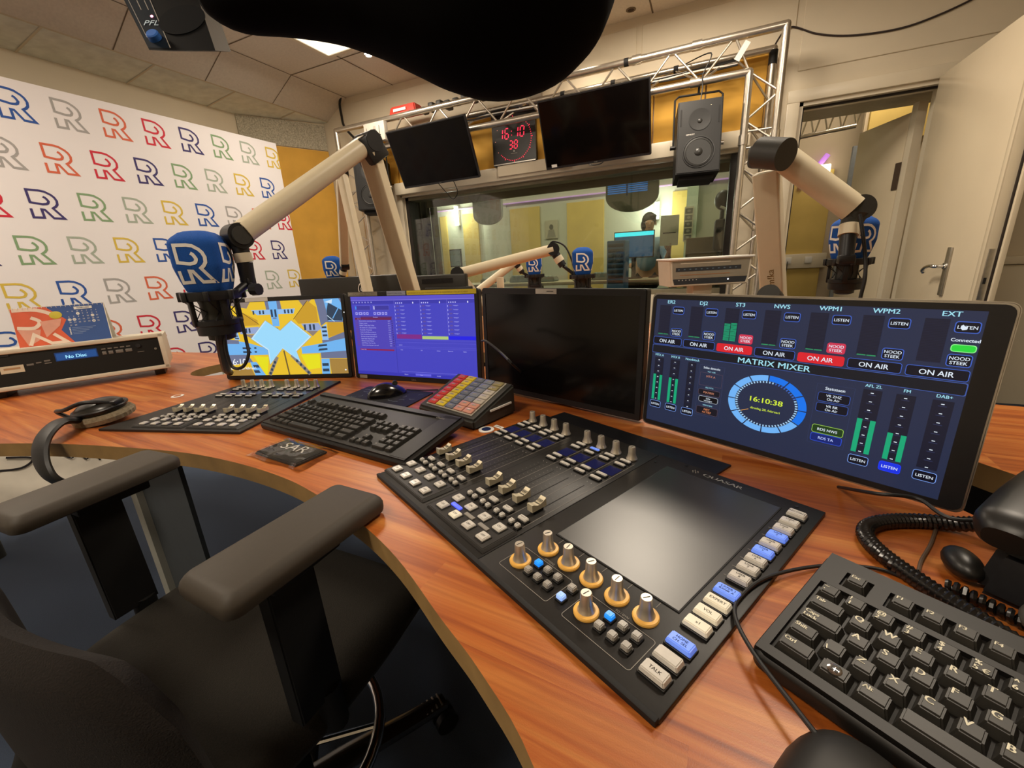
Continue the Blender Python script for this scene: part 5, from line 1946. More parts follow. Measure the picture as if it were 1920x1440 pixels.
def microphone(name, label, pos, rz, scale=1.0, tilt=0.0):
    """windscreen on a shock mount; origin at the foam's foot"""
    M = Matrix.Translation(pos) @ Matrix.Rotation(R(rz), 4, 'Z') @ Matrix.Rotation(R(tilt), 4, 'Y') @ Matrix.Scale(scale, 4)
    root = thing(name, label, 'microphone', M=M)
    b = MB()
    nz, na = 26, 48
    vs, fs = [], []
    p = 4.2
    for k in range(nz + 1):
        z = 0.118 * (1 - (1 - k / nz) ** 1.0)
        r = foam_profile(min(z, 0.118))
        for i in range(na):
            a = 2 * PI * i / na
            ca, sa = math.cos(a), math.sin(a)
            rr_ = r / (abs(ca) ** p + abs(sa) ** p) ** (1 / p)
            vs.append((rr_ * ca, rr_ * sa, z))
    for k in range(nz):
        for i in range(na):
            j = (i + 1) % na
            fs.append((k * na + i, k * na + j, (k + 1) * na + j, (k + 1) * na + i))
    # domed top
    base = nz * na
    lv = len(vs)
    for s, (f_, dz) in enumerate(((0.86, 0.0038), (0.60, 0.0070), (0.28, 0.0085))):
        for i in range(na):
            v0 = vs[base + i]
            vs.append((v0[0] * f_, v0[1] * f_, 0.118 + dz))
    for s in range(3):
        a0 = base if s == 0 else lv + (s - 1) * na
        a1 = lv + s * na
        for i in range(na):
            j = (i + 1) % na
            fs.append((a0 + i, a0 + j, a1 + j, a1 + i))
    fs.append(tuple(lv + 2 * na + i for i in range(na)))
    fs.append(tuple(range(na))[::-1])
    b.add(vs, fs, M_FOAM)
    b.build('windscreen', root, angle=60, local=True)
    # outlined R on each face
    hh = 0.076
    for face in range(4):
        pts = []
        for k in range(len(LOGO) - 1):
            (xa, ya), (xb, yb_) = LOGO[k], LOGO[k + 1]
            n_ = max(1, int(math.hypot(xb - xa, yb_ - ya) * hh / 0.005))
            for s in range(n_):
                pts.append((xa + (xb - xa) * s / n_, ya + (yb_ - ya) * s / n_))
        pts.append(LOGO[-1])
        flat = MB()
        flat.line([((q[0] - 0.46) * hh * 0.82, 0.020 + q[1] * hh) for q in pts], 0.0068, M_LOGO, z=0)
        vs2 = []
        for v in flat.v:
            y_ = foam_y(v.x, v.y) + 0.0007
            vs2.append((v.x, -y_, v.y))
        b = MB(Matrix.Rotation(R(90 * face), 4, 'Z'))
        b.add(vs2, flat.f, M_LOGO)
        b.build('printed_logo', root, angle=60, local=True)
    # ring and cage of the shock mount
    b = MB()
    b.lathe([(0.050, -0.020), (0.0585, -0.019), (0.060, -0.010), (0.0595, -0.001), (0.052, 0.000), (0.050, -0.002), (0.049, -0.018)], M_BLACK, 36)
    for k in range(8):
        a = PI / 4 * k + 0.2
        b.box((0.060 * math.cos(a), 0.060 * math.sin(a), -0.010), (0.010, 0.010, 0.021), M_BLACK, M=None, bev=0.002)
    b.build('mount_ring', root, local=True)
    b = MB()
    b.lathe([(0.030, -0.098), (0.044, -0.096), (0.045, -0.076), (0.047, -0.074), (0.047, -0.064), (0.032, -0.062)], M_BLACK, 32)
    for k in range(4):
        a = PI / 2 * k + 0.75
        b.box((0, 0, 0), (0.009, 0.014, 0.062), M_BLACK, M=Matrix.Translation((0.046 * math.cos(a), 0.046 * math.sin(a), -0.044)) @ Matrix.Rotation(a, 4, 'Z'), bev=0.002)
    b.build('cage', root, local=True)
    b = MB()
    for k in range(8):
        a, a2 = PI / 4 * k + 0.2, PI / 4 * k + 0.55
        b.tube([(0.058 * math.cos(a), 0.058 * math.sin(a), -0.018), (0.030 * math.cos(a2), 0.030 * math.sin(a2), -0.045), (0.045 * math.cos(a), 0.045 * math.sin(a), -0.070)], 0.0013, M_RUB, 5)
    b.build('elastic_cord', root, local=True)
    b = MB()
    b.lathe([(0.016, -0.112), (0.027, -0.108), (0.029, -0.06), (0.029, 0.0), (0.02, 0.004)], M_DGREY, 28)
    b.build('body', root, local=True)
    return root


def frame_rz(pos, extra=0.0):
    """heading that turns a face towards the viewer's seat"""
    return math.degrees(math.atan2(pos[1], pos[0])) - 90 + extra


# arm and microphone at left
J1 = atd(445, 443, 0.93)
E1 = atd(690, 268, 1.15)
L1_ = atd(772, 545, 1.43)
B1 = L1_ + (L1_ - E1) * ((L1_.z - T) / (E1.z - L1_.z))
arm = thing('microphone_stand', 'long cream microphone arm at left carrying the big blue microphone', 'microphone stand', (B1.x, B1.y, T))
b = MB()
tdir = (J1 - E1).normalized()
beam(b, E1, J1 - tdir * 0.015, 0.060, 0.046, M_BOOM, r=0.018)
b.build('upper_arm', arm)
b = MB()
beam(b, B1 + V((0, 0, 0.0)), E1 - V((0, 0, 0.02)), 0.060, 0.046, M_BOOM, upv=V((1, 0.35, 0)), r=0.005)
b.build('lower_arm', arm)
b = MB()
nrm_ = (E1 - J1).cross(V((0, 0, 1))).normalized()
b.cyl(E1 - nrm_ * 0.032, E1 + nrm_ * 0.032, 0.026, 0.026, M_BLACK, 28)
b.box((0, 0, 0), (0.068, 0.062, 0.070), M_BLACK, M=frame(E1 - V((0, 0, 0.015)), (J1 - E1), y=nrm_), bev=0.006)
b.build('elbow', arm)
b = MB()
b.cyl(J1 - nrm_ * 0.022, J1 + nrm_ * 0.022, 0.027, 0.027, M_BLACK, 28)
b.cyl(J1 + nrm_ * 0.020, J1 + nrm_ * 0.027, 0.020, 0.019, M_DGREY, 28)
b.cyl(J1 - nrm_ * 0.020, J1 - nrm_ * 0.027, 0.020, 0.019, M_DGREY, 28)
b.box((0, 0, 0), (0.005, 0.004, 0.034), M_BLACK, M=frame(J1 - nrm_ * 0.028, (0, 0, 1), z=nrm_))
b.build('tilt_joint', arm)
mic1p = atd(396, 545, 0.92)
K1 = J1 + V((0.005, 0.004, -0.085))
b = MB()
b.cyl(J1 - V((0, 0, 0.02)), J1 + V((0.002, 0.0, -0.036)), 0.018, 0.017, M_BLACK, 20)
b.cyl(J1 + V((0.002, 0, -0.036)), J1 + V((0.003, 0.001, -0.056)), 0.0185, 0.0185, M_BOOM, 24)
b.cyl(J1 + V((0.003, 0.001, -0.056)), J1 + V((0.002, 0, -0.105)), 0.0165, 0.015, M_BLACK, 20)
b.build('swivel', arm)
b = MB()
q_ = J1 + V((0.002, 0, -0.10))
b.box((0, 0, 0), (0.028, 0.022, 0.02), M_BLACK, M=Matrix.Translation(q_), bev=0.003)
b.cyl(q_, q_ + (atd(480, 545, 0.93) - q_), 0.006, 0.006, M_BLACK, 12)
q2 = atd(476, 543, 0.93)
b.cyl(q2 - V((0.006, 0, 0)), q2 + V((0.012, 0.004, 0)), 0.013, 0.013, M_BLACK, 10)
b.cyl(q_, V((mic1p.x + 0.045, mic1p.y + 0.02, mic1p.z - 0.01)), 0.009, 0.009, M_BLACK, 12)
b.build('clamp_knob', arm)
b = MB()
p_ = lambda x, y, d: atd(x, y, d)
b.tube(smooth_path([p_(452, 598, 0.93), p_(462, 640, 0.94), p_(466, 665, 0.94), p_(455, 688, 0.94), p_(436, 688, 0.94), p_(425, 660, 0.93), p_(420, 625, 0.92), p_(418, 605, 0.92)], 8), 0.0035, M_RUB, 10)
b.build('cable_loop', arm)
b = MB()
b.tube(smooth_path([p_(412, 615, 0.92), p_(415, 640, 0.93), p_(419, 668, 1.0), p_(424, 690, 1.15), p_(427, 696, 1.35), V((HO[0] + 0.05, HO[1], T - 0.03))], 8), 0.011, M_RUB, 10, rad=None)
b.build('cable_sleeve', arm)
microphone('microphone', 'big blue foam microphone with a white outlined R, at left in front of the backdrop', mic1p, frame_rz(mic1p, -22), 0.98)

# right arm: sloping tube, elbow and square post
E2 = atd(1462, 290, 1.09)
J2 = atd(1606, 396, 1.05)
P2t = atd(1440, 300, 0.84)
P2b_ = atd(1462, 600, 1.30)
arm2 = thing('microphone_stand', 'thick cream microphone arm at right, lettered mika on its upright, before the doorway', 'microphone stand', (P2b_.x, P2b_.y, T))
b = MB()
d2 = (J2 - E2).normalized()
side2 = V((d2.y, -d2.x, 0)).normalized()
b.cyl(E2, J2 - d2 * 0.01, 0.0325, 0.0310, M_BOOM, 32)
b.build('upper_arm', arm2)
b = MB()
ax = (atd(1425, 285, 1.12) - atd(1490, 290, 1.04)).normalized()
b.cyl(atd(1474, 290, 1.01), atd(1474, 290, 1.01) + ax * 0.075, 0.036, 0.036, M_DGREY, 36)
b.box((0, 0, 0), (0.055, 0.052, 0.058), M_DGREY, M=frame(atd(1428, 292, 1.13), ax, z=(0, 0, 1)), bev=0.012)
b.build('elbow', arm2)
b = MB()
top2, bot2 = atd(1438, 322, 1.14), None
lp = atd(1450, 545, 1.28)
bot2 = lp + (lp - top2) * ((lp.z - T) / (top2.z - lp.z))
Mb2 = beam(b, bot2, top2, 0.062, 0.052, M_BOOM, upv=V((0.35, 1, 0)), r=0.006)
b.build('upright', arm2)
b = MB()
dn = (bot2 - top2).normalized()
upx = -dn
fr_ = V((0.15, -1, 0)).normalized()
tp = lp + upx * 0.045
vdir = (EYE - tp)
vdir = V((vdir.x, vdir.y, 0)).normalized()
Mt = frame(tp, upx, z=(Mb2.col[1].to_3d() * (-1 if Mb2.col[1].to_3d().dot(vdir) < 0 else 1)))
b.text('m!ka', -0.02, -0.010, 0.026, mat('gold_lettering', '#a08454', 0.4), z=0.0265, M=Mt, bold=0.01)
b.build('lettering', arm2, smooth=False)
b = MB()
b.cyl(atd(1598, 398, 1.08), atd(1618, 388, 1.03), 0.030, 0.030, M_DGREY, 28)
b.cyl(J2, J2 + V((-0.008, 0.004, -0.035)), 0.028, 0.022, M_DGREY, 24)
b.build('tilt_joint', arm2)
b = MB()
q0 = atd(1593, 422, 1.05)
b.cyl(q0, atd(1590, 442, 1.05), 0.0215, 0.0215, M_BOOM, 28)
b.cyl(atd(1590, 442, 1.05), atd(1586, 482, 1.05), 0.0175, 0.0165, M_BLACK, 24)
b.box((0, 0, 0), (0.034, 0.03, 0.022), M_BLACK, M=Matrix.Translation(atd(1586, 486, 1.05)), bev=0.004)
b.build('swivel', arm2)
b = MB()
b.tube(smooth_path([atd(1612, 402, 1.02), atd(1618, 440, 1.02), atd(1622, 480, 1.03), atd(1622, 520, 1.03), atd(1614, 555, 1.04), atd(1606, 590, 1.05)], 8), 0.0042, M_RUB, 10)
b.build('cable', arm2)
b = MB()
b.cyl(atd(1440, 552, 1.20), atd(1449, 562, 1.23), 0.03, 0.03, M_DGREY, 20)
b.build('base_knob', arm2)
mic2p = atd(1592, 484, 1.14)
microphone('microphone', 'blue foam microphone seen from behind under the thick right-hand arm', mic2p, frame_rz(mic2p, 45), 0.86)

# guests' arms across the desk
def small_arm(label, base, elbow, joint, w, post_w, micp, mlabel, rz, round_=True, extra=None):
    a = thing('microphone_stand', label, 'microphone stand', (base.x, base.y, T))
    b = MB()
    if round_:
        b.cyl(elbow, joint, w / 2, w / 2, M_BOOM, 24)
    else:
        beam(b, elbow, joint, w, w * 0.8, M_BOOM)
    b.build('upper_arm', a)
    b = MB()
    beam(b, V((base.x, base.y, T)), elbow, post_w, post_w * 0.8, M_BOOM, upv=V((0.3, 1, 0)))
    b.build('lower_arm', a)
    b = MB()
    nn = (joint - elbow).cross(base - elbow)
    nn = nn.normalized() if nn.length > 1e-6 else V((0, 1, 0))
    b.cyl(elbow - nn * w * 0.55, elbow + nn * w * 0.55, w * 0.62, w * 0.62, M_BLACK, 24)
    b.build('elbow', a)
    b = MB()
    b.cyl(joint - nn * w * 0.45, joint + nn * w * 0.45, w * 0.58, w * 0.58, M_BLACK, 20)
    m_ = joint.lerp(micp, 0.35) - V((0, 0, 0.035))
    b.cyl(joint, m_, w * 0.40, w * 0.36, M_BLACK, 16)
    b.cyl(joint.lerp(m_, 0.45), joint.lerp(m_, 0.75), w * 0.43, w * 0.43, M_BOOM, 18)
    b.cyl(m_, micp + V((0, 0, -0.03)), 0.008, 0.008, M_BLACK, 10)
    b.build('tilt_joint', a)
    microphone('microphone', mlabel, micp, rz, 0.95)
    return a


E3, J3, C3 = atd(858, 514, 1.95), atd(1036, 468, 1.95), atd(1092, 514, 1.95)
lo3 = atd(884, 548, 1.97)
B3 = lo3 + (lo3 - E3) * ((lo3.z - T) / (E3.z - lo3.z))
a3 = small_arm('long cream guest arm in the middle, its black elbow above the violet monitor', B3, E3, J3, 0.050, 0.050, C3, 'blue foam guest microphone with a white R, right-hand one of the middle pair', frame_rz(C3, 4))
b = MB()
b.tube(smooth_path([J3 + V((-0.02, 0, 0.01)), atd(1037, 453, 1.94), atd(1060, 463, 1.93), atd(1075, 500, 1.93), atd(1080, 548, 1.93)], 8), 0.004, M_RUB, 8)
b.build('cable', a3)
E4, J4, C4 = atd(893, 548, 2.5), atd(966, 492, 2.5), atd(1002, 514, 2.55)
B4 = V((E4.x - 0.05, E4.y, T))
small_arm('short cream guest arm behind, slanting up to the smaller middle microphone', B4, E4, J4, 0.046, 0.046, C4, 'smaller blue foam microphone with a white R, left of the middle pair', frame_rz(C4, -2))
# guest arm at far left
E5, B5_ = atd(640, 322, 1.80), atd(690, 548, 1.86)
B5 = B5_ + (B5_ - E5) * ((B5_.z - T) / (E5.z - B5_.z))
J5 = atd(646, 497, 2.2)
C5 = atd(628, 523, 2.28)
a5 = small_arm('folded cream guest arm at far left before the truss leg', B5, E5, J5, 0.044, 0.046, C5, 'small blue foam microphone against the ochre corner panel at left', frame_rz(C5, -8), round_=False)
# pale upright between the guest arms
p0, p1 = atd(930, 520, 2.2), atd(940, 560, 2.2)
b = MB()
b.cyl((p1.x, p1.y, T), (p1.x, p1.y, p0.z), 0.019, 0.019, M_BOOM, 24)
b.cyl((p1.x, p1.y, T), (p1.x, p1.y, T + 0.01), 0.04, 0.04, M_BOOM, 24)
tag(b.build('short_post'), 'short white post between the middle guest microphones', 'post')

# monitors of the guests, seen from behind
def back_monitor(label, A, Bp, depthv, h, logo_=None, vent=False):
    """A, Bp: top corners as seen; upright slab standing on the guest desk"""
    x = (Bp - A)
    x.z = 0
    L_ = x.length
    x.normalize()
    y = V((-x.y, x.x, 0))
    root = thing('monitor', label, 'monitor', M=frame(V((A.x, A.y, A.z)), x, z=(0, 0, 1)))
    mm = Matrix((x, V((0, 0, 1)), x.cross(V((0, 0, 1))))).transposed().to_4x4()
    mm.translation = A
    b = MB(mm)
    b.box((L_ / 2, -h / 2, -0.02), (L_, h, 0.034), mat('monitor_back_black', '#23221f', 0.4), bev=0.006)
    if vent:
        for q in range(34):
            b.box((0.06 + q * (L_ - 0.12) / 34, -0.026, -0.002), (0.0035, 0.020, 0.003), M_BLACKM)
        b.box((L_ / 2 + 0.05, -0.12, -0.002), (L_ * 0.85, 0.13, 0.012), MATS['monitor_back_black'], bev=0.004)
    b.build('housing', root)
    if logo_:
        b = MB(mm)
        b.tube([(L_ * 0.66 + 0.036 * math.cos(t * PI / 16), -0.062 + 0.036 * math.sin(t * PI / 16), 0) for t in range(32)], 0.0022, M_WHITE, 6, closed=True)
        b.text('DELL', L_ * 0.66, -0.070, 0.024, M_WHITE, z=-0.0024, align='c', bold=0.02)
        lab(b.build('badge', root, smooth=False), 'round white ring badge')
    b = MB()
    c = A.lerp(Bp, 0.5) + y * 0.07
    b.box((c.x, c.y, T + 0.008), (0.2, 0.16, 0.014), M_BLACK, bev=0.004)
    b.box((c.x, c.y, (T + A.z - 0.1) / 2), (0.05, 0.03, A.z - 0.1 - T), M_BLACK)
    b.build('stand', root)
    return root


DA, DB = atd(557, 524, 2.05), atd(748, 512, 1.98)
DB.z = DA.z
back_monitor('black monitor seen from behind beyond the two lit monitors, with a round white badge', DA, DB, 0.03, 0.26, logo_=True)
DC, DE = atd(768, 518, 1.93), atd(872, 512, 1.86)
DE.z = DC.z
back_monitor('smaller black monitor back with ventilation slots, behind the violet monitor', DC, DE, 0.03, 0.22, vent=True)

# small cream studio unit on its stand
UA = atd(1256, 483, 1.9)
UB = atd(1412, 481, 1.9)
UA.z = UB.z = (UA.z + UB.z) / 2
ux = (UB - UA)
UL = ux.length
ux.normalize()
Mu = Matrix((ux, V((0, 0, 1)), ux.cross(V((0, 0, 1))))).transposed().to_4x4()
Mu.translation = UA
un = thing('studio_unit', 'cream studio box with slots and a dark lower strip, standing by the truss leg', 'studio unit', M=frame(UA, ux, z=(0, 0, 1)))
b = MB(Mu)
UHt = 0.125
b.prism([(0, 0), (UL, 0), (UL - 0.012, -UHt), (0.012, -UHt)], -0.16, 0.0, M_BEIGE, bev=0.004)
b.box((UL / 2, -0.003, -0.08), (UL + 0.012, 0.008, 0.175), M_WHITE, bev=0.002)
b.build('case', un)
b = MB(Mu)
b.poly([(0.012, -0.012), (UL - 0.012, -0.012), (UL - 0.018, -0.088), (0.018, -0.088)], mat('unit_face', '#8b8474', 0.4), z=0.0008)
b.rect(0.05, -0.024, UL - 0.10, -0.021, M_BEIGE, z=0.0014)
b.rect(0.05, -0.075, UL - 0.10, -0.072, mat('copper_line', '#9c6f4e', 0.4), z=0.0014)
b.rect(0.03, -0.058, UL - 0.05, -0.040, mat('unit_strip', '#2c3138', 0.4), z=0.0012)
for q in range(11):
    b.rect(0.04 + q * 0.026, -0.051, 0.048 + q * 0.026, -0.047, mat('unit_mark', '#5d7486', 0.4), z=0.0016)
b.poly([(0.018, -0.090), (UL - 0.018, -0.090), (UL - 0.026, -0.116), (0.026, -0.116)], MATS['unit_strip'], z=0.0010)
for q in range(6):
    b.rect(0.045 + q * 0.016, -0.098, 0.049 + q * 0.016, -0.095, M_WHITE, z=0.0014)
b.ball((UL * 0.72, -0.101, 0.002), 0.003, glow('#ffffff', 3.0), 8)
b.build('front_panel', un, smooth=False)
b = MB(Mu)
zz = -(UA.z - T)
b.box((UL * 0.47, (zz - UHt) / 2, -0.08), (0.09, abs(zz + UHt), 0.08), M_BEIGE, bev=0.004)
b.box((UL * 0.47, zz + 0.008, -0.08), (0.20, 0.016, 0.16), M_BEIGE, bev=0.004)
b.build('stand', un)

# ------------------------------------------------------------------ truss before the window
TY, TYB = 3.55, 3.74
XO0, XO1, XI0, XI1 = -3.405, 0.347, -3.165, 0.165
ZO, ZI = 2.42, 2.205
tr = thing('lighting_truss', 'silver aluminium truss arch framing the studio window', 'truss', ((XO0 + XO1) / 2, TY, 0))
def chord(pts, r=0.024):
    bb = MB()
    for a, c in zip(pts[:-1], pts[1:]):
        bb.cyl(a, c, r, r, M_ALU, 18)
    for p in pts[1:-1]:
        bb.ball(p, r * 1.02, M_ALU, 14)
    bb.build('chord', tr)
chord([V((XO0, TY, 0.0)), V((XO0, TY, ZO)), V((XO1, TY, ZO)), V((XO1, TY, 0.0))])
chord([V((XI0, TY, 0.0)), V((XI0, TY, ZI)), V((XI1, TY, ZI)), V((XI1, TY, 0.0))])
chord([V((XO0 + 0.04, TYB, 0.0)), V((XO0 + 0.04, TYB, ZO - 0.05)), V((XO1 - 0.04, TYB, ZO - 0.05)), V((XO1 - 0.04, TYB, 0.0))], 0.022)
def brace(a, c, r=0.0075):
    bb = MB()
    bb.cyl(a, c, r, r, M_ALU, 10)
    bb.build('brace', tr)
xs = XI0
k = 0
while xs < XI1 - 0.05:
    xm, xn = xs + 0.19, min(xs + 0.38, XI1)
    brace((xs, TY, ZI), (xm, TY, ZO)), brace((xm, TY, ZO), (xn, TY, ZI))
    brace((xs, TY, ZI), (xm, TYB, ZO - 0.05)), brace((xm, TYB, ZO - 0.05), (xn, TY, ZI))
    xs += 0.38
zs_ = ZI
while zs_ > 0.5:
    for (xo, xi, xb) in ((XO0, XI0, XO0 + 0.04), (XO1, XI1, XO1 - 0.04)):
        brace((xi, TY, zs_), (xo, TY, zs_ - 0.14)), brace((xo, TY, zs_ - 0.14), (xi, TY, zs_ - 0.28))
        brace((xi, TY, zs_), (xb, TYB, zs_ - 0.14))
    zs_ -= 0.28
for z in (1.86, 1.76):
    for (xo, xi) in ((XO0, XI0), (XO1, XI1)):
        brace((xi, TY, z), (xo, TY, z))
for (x, z) in ((XO0, 1.81), (XI0, 1.81), (XO1, 1.81), (XI1, 1.81)):
    bb = MB()
    bb.cyl((x, TY, z - 0.03), (x, TY, z + 0.03), 0.030, 0.030, M_ALU, 18)
    bb.build('coupler', tr)
for (x, z) in ((-0.55, ZO), (-0.16, ZI), (-0.16, ZO)):
    bb = MB()
    bb.cyl((x - 0.03, TY, z), (x + 0.03, TY, z), 0.030, 0.030, M_ALU, 18)
    bb.build('coupler', tr)
for x in (XO0 + 0.1, XO1 - 0.1):
    bb = MB()
    bb.box((x, (TY + TYB) / 2, 0.008), (0.34, 0.30, 0.016), M_ALU, bev=0.003)
    bb.build('base_plate', tr)
# black tape wraps
for (x, y, z) in ((-0.62, TY, ZO), (XO1 - 0.04, TYB, ZO - 0.10), (-0.30, TYB, ZO - 0.05), (-0.75, TYB, ZO - 0.05), (-1.15, TYB, ZO - 0.05)):
    bb = MB()
    if x > 0:
        bb.cyl((x, y, z - 0.04), (x, y, z + 0.04), 0.0255, 0.0255, M_BLACKM, 14)
    else:
        bb.cyl((x - 0.016, y, z), (x + 0.016, y, z), 0.0262, 0.0262, M_BLACKM, 14)
    bb.build('tape', tr)


# ------------------------------------------------------------------ wall screens, clock, loudspeakers
def television(label, c, yaw, tilt, wires=None, sticker=False):
    M = mframe(c, yaw, tilt)
    root = thing('television', label, 'television', M=M)
    b = MB(M)
    W, Hh = 0.825, 0.477
    b.prism(rrect(W, Hh, 0.006, 3), -0.028, -0.001, M_BLACK, bev=0.002)
    b.box((0, -0.03, -0.045), (W * 0.62, Hh * 0.6, 0.04), M_BLACK, bev=0.01)
    b.build('housing', root)
    b = MB(M)
    b.rect(-W / 2 + 0.010, -Hh / 2 + 0.018, W / 2 - 0.010, Hh / 2 - 0.010, mat('television_glass', '#0a0706', 0.09, spec=0.12, var=0.02), z=0.0004)
    b.build('screen', root, smooth=False)
    b = MB(M)
    b.text('Sharp'[:0] + 'SONY', 0.0, -Hh / 2 + 0.005, 0.010, M_INK, z=0.001, align='c', bold=0.02)
    if sticker:
        b.rect(-W / 2 + 0.05, -Hh / 2 + 0.012, -W / 2 + 0.095, -Hh / 2 + 0.034, MATS['sticker_white'], z=0.001)
        b.tube([(0.055 * math.cos(t * PI / 12), -Hh / 2 + 0.002 - 0.016 * math.sin(t * PI / 12), 0.002) for t in range(13)], 0.004, M_BLACK, 6)
    b.build('badge', root, smooth=False)
    b = MB()
    a = M @ V((-0.1, 0.1, -0.06))
    c_ = M @ V((0.1, 0.1, -0.06))
    for q in (a, c_):
        b.box((q.x, (q.y + TY) / 2 + 0.01, (q.z + ZI) / 2), (0.03, abs(TY - q.y) + 0.03, abs(ZI - q.z) + 0.05), M_BLACK)
    b.build('mounting_bracket', root)
    return root, M


tvl, MTL = television('black television tilted forward on the truss, left of the red clock', (-2.274, 3.475, 2.043), -1.6, -23.4)
bb = MB()
bb.tube(smooth_path([MTL @ V((-0.05, -0.235, -0.03)), aty(838, 362, 3.68), aty(850, 373, 3.68), aty(858, 360, 3.68), MTL @ V((0.12, -0.235, -0.03))], 6), 0.0035, M_RUB, 6)
bb.build('cord', tvl)
tvr, MTR = television('larger-looking black television tilted forward right of the red clock, white sticker at its lower left', (-0.847, 3.505, 2.034), -1.1, -21.2, sticker=True)

# red studio clock
cx0, cx1, cz0, cz1 = -1.805, -1.395, 1.925, 2.325
ck = thing('digital_clock', 'black square studio clock showing 16:10 38 in red digits and dots', 'clock', ((cx0 + cx1) / 2, 3.775, cz0))
MK = Matrix(((1, 0, 0, (cx0 + cx1) / 2), (0, 0, -1, 3.740), (0, 1, 0, (cz0 + cz1) / 2), (0, 0, 0, 1)))
b = MB(MK)
b.prism(rrect(cx1 - cx0, cz1 - cz0, 0.004, 2), -0.035, 0.0, mat('clock_housing', '#191310', 0.3), bev=0.002)
b.box((0, -0.19, 0.003), (cx1 - cx0 - 0.01, 0.008, 0.012), M_STEEL)
b.build('housing', ck)
b = MB(MK)
RD = glow('#ff2a4a', 1.6)
SEGS = {'0': 'abcdef', '1': 'bc', '2': 'abged', '3': 'abgcd', '4': 'fgbc', '5': 'afgcd', '6': 'afgcde', '7': 'abc', '8': 'abcdefg', '9': 'abcdfg'}
def seven(b, ch, x, y, w, h, t, mt, z=0.003):
    pos = {'a': (x, y + h, x + w, y + h), 'b': (x + w, y + h / 2, x + w, y + h), 'c': (x + w, y, x + w, y + h / 2), 'd': (x, y, x + w, y), 'e': (x, y, x, y + h / 2), 'f': (x, y + h / 2, x, y + h), 'g': (x, y + h / 2, x + w, y + h / 2)}
    sh = 0.10
    for s in SEGS[ch]:
        xa, ya, xb, yb_ = pos[s]
        d = V((xb - xa, yb_ - ya)).normalized() * t * 0.7
        pa = (xa + d.x + (ya - y) * sh, ya + d.y)
        pb = (xb - d.x + (yb_ - y) * sh, yb_ - d.y)
        b.line([pa, pb], t, mt, z=z)
hy = 0.005
for ch, x in (('1', -0.139), ('6', -0.082), ('1', 0.006), ('0', 0.062)):
    b = MB(MK)
    seven(b, ch, x, hy, 0.034, 0.078, 0.0085, RD)
    b.build('digit', ck, smooth=False)
b = MB(MK)
for yy in (hy + 0.022, hy + 0.052):
    b.ball((-0.015, yy, 0.003), (0.004, 0.004, 0.001), RD, 8)
b.build('colon', ck)
for ch, x in (('3', -0.045), ('8', 0.002)):
    b = MB(MK)
    seven(b, ch, x, -0.078, 0.030, 0.062, 0.0075, RD)
    b.build('digit', ck, smooth=False)
b = MB(MK)
for q in range(39):
    a = R(90 - 6 * q)
    r_ = 0.165
    b.ball((r_ * math.cos(a), r_ * math.sin(a) - 0.005, 0.002), (0.0035, 0.0035, 0.001), RD, 8)
    if q % 5 == 0:
        b.ball((0.174 * math.cos(a), 0.174 * math.sin(a) - 0.005, 0.002), (0.0035, 0.0035, 0.001), RD, 8)
for q in (45, 40, 50):
    a = R(90 - 6 * q)
    b.ball((0.174 * math.cos(a), 0.174 * math.sin(a) - 0.005, 0.002), (0.003, 0.003, 0.001), glow('#ff9a80', 1.2), 8)
b.ball((0, -0.098, 0.002), (0.006, 0.006, 0.001), M_WHITE, 10)
b.box((0, -0.115, 0.001), (0.06, 0.006, 0.001), M_INK)
b.build('seconds_ring', ck, smooth=False)


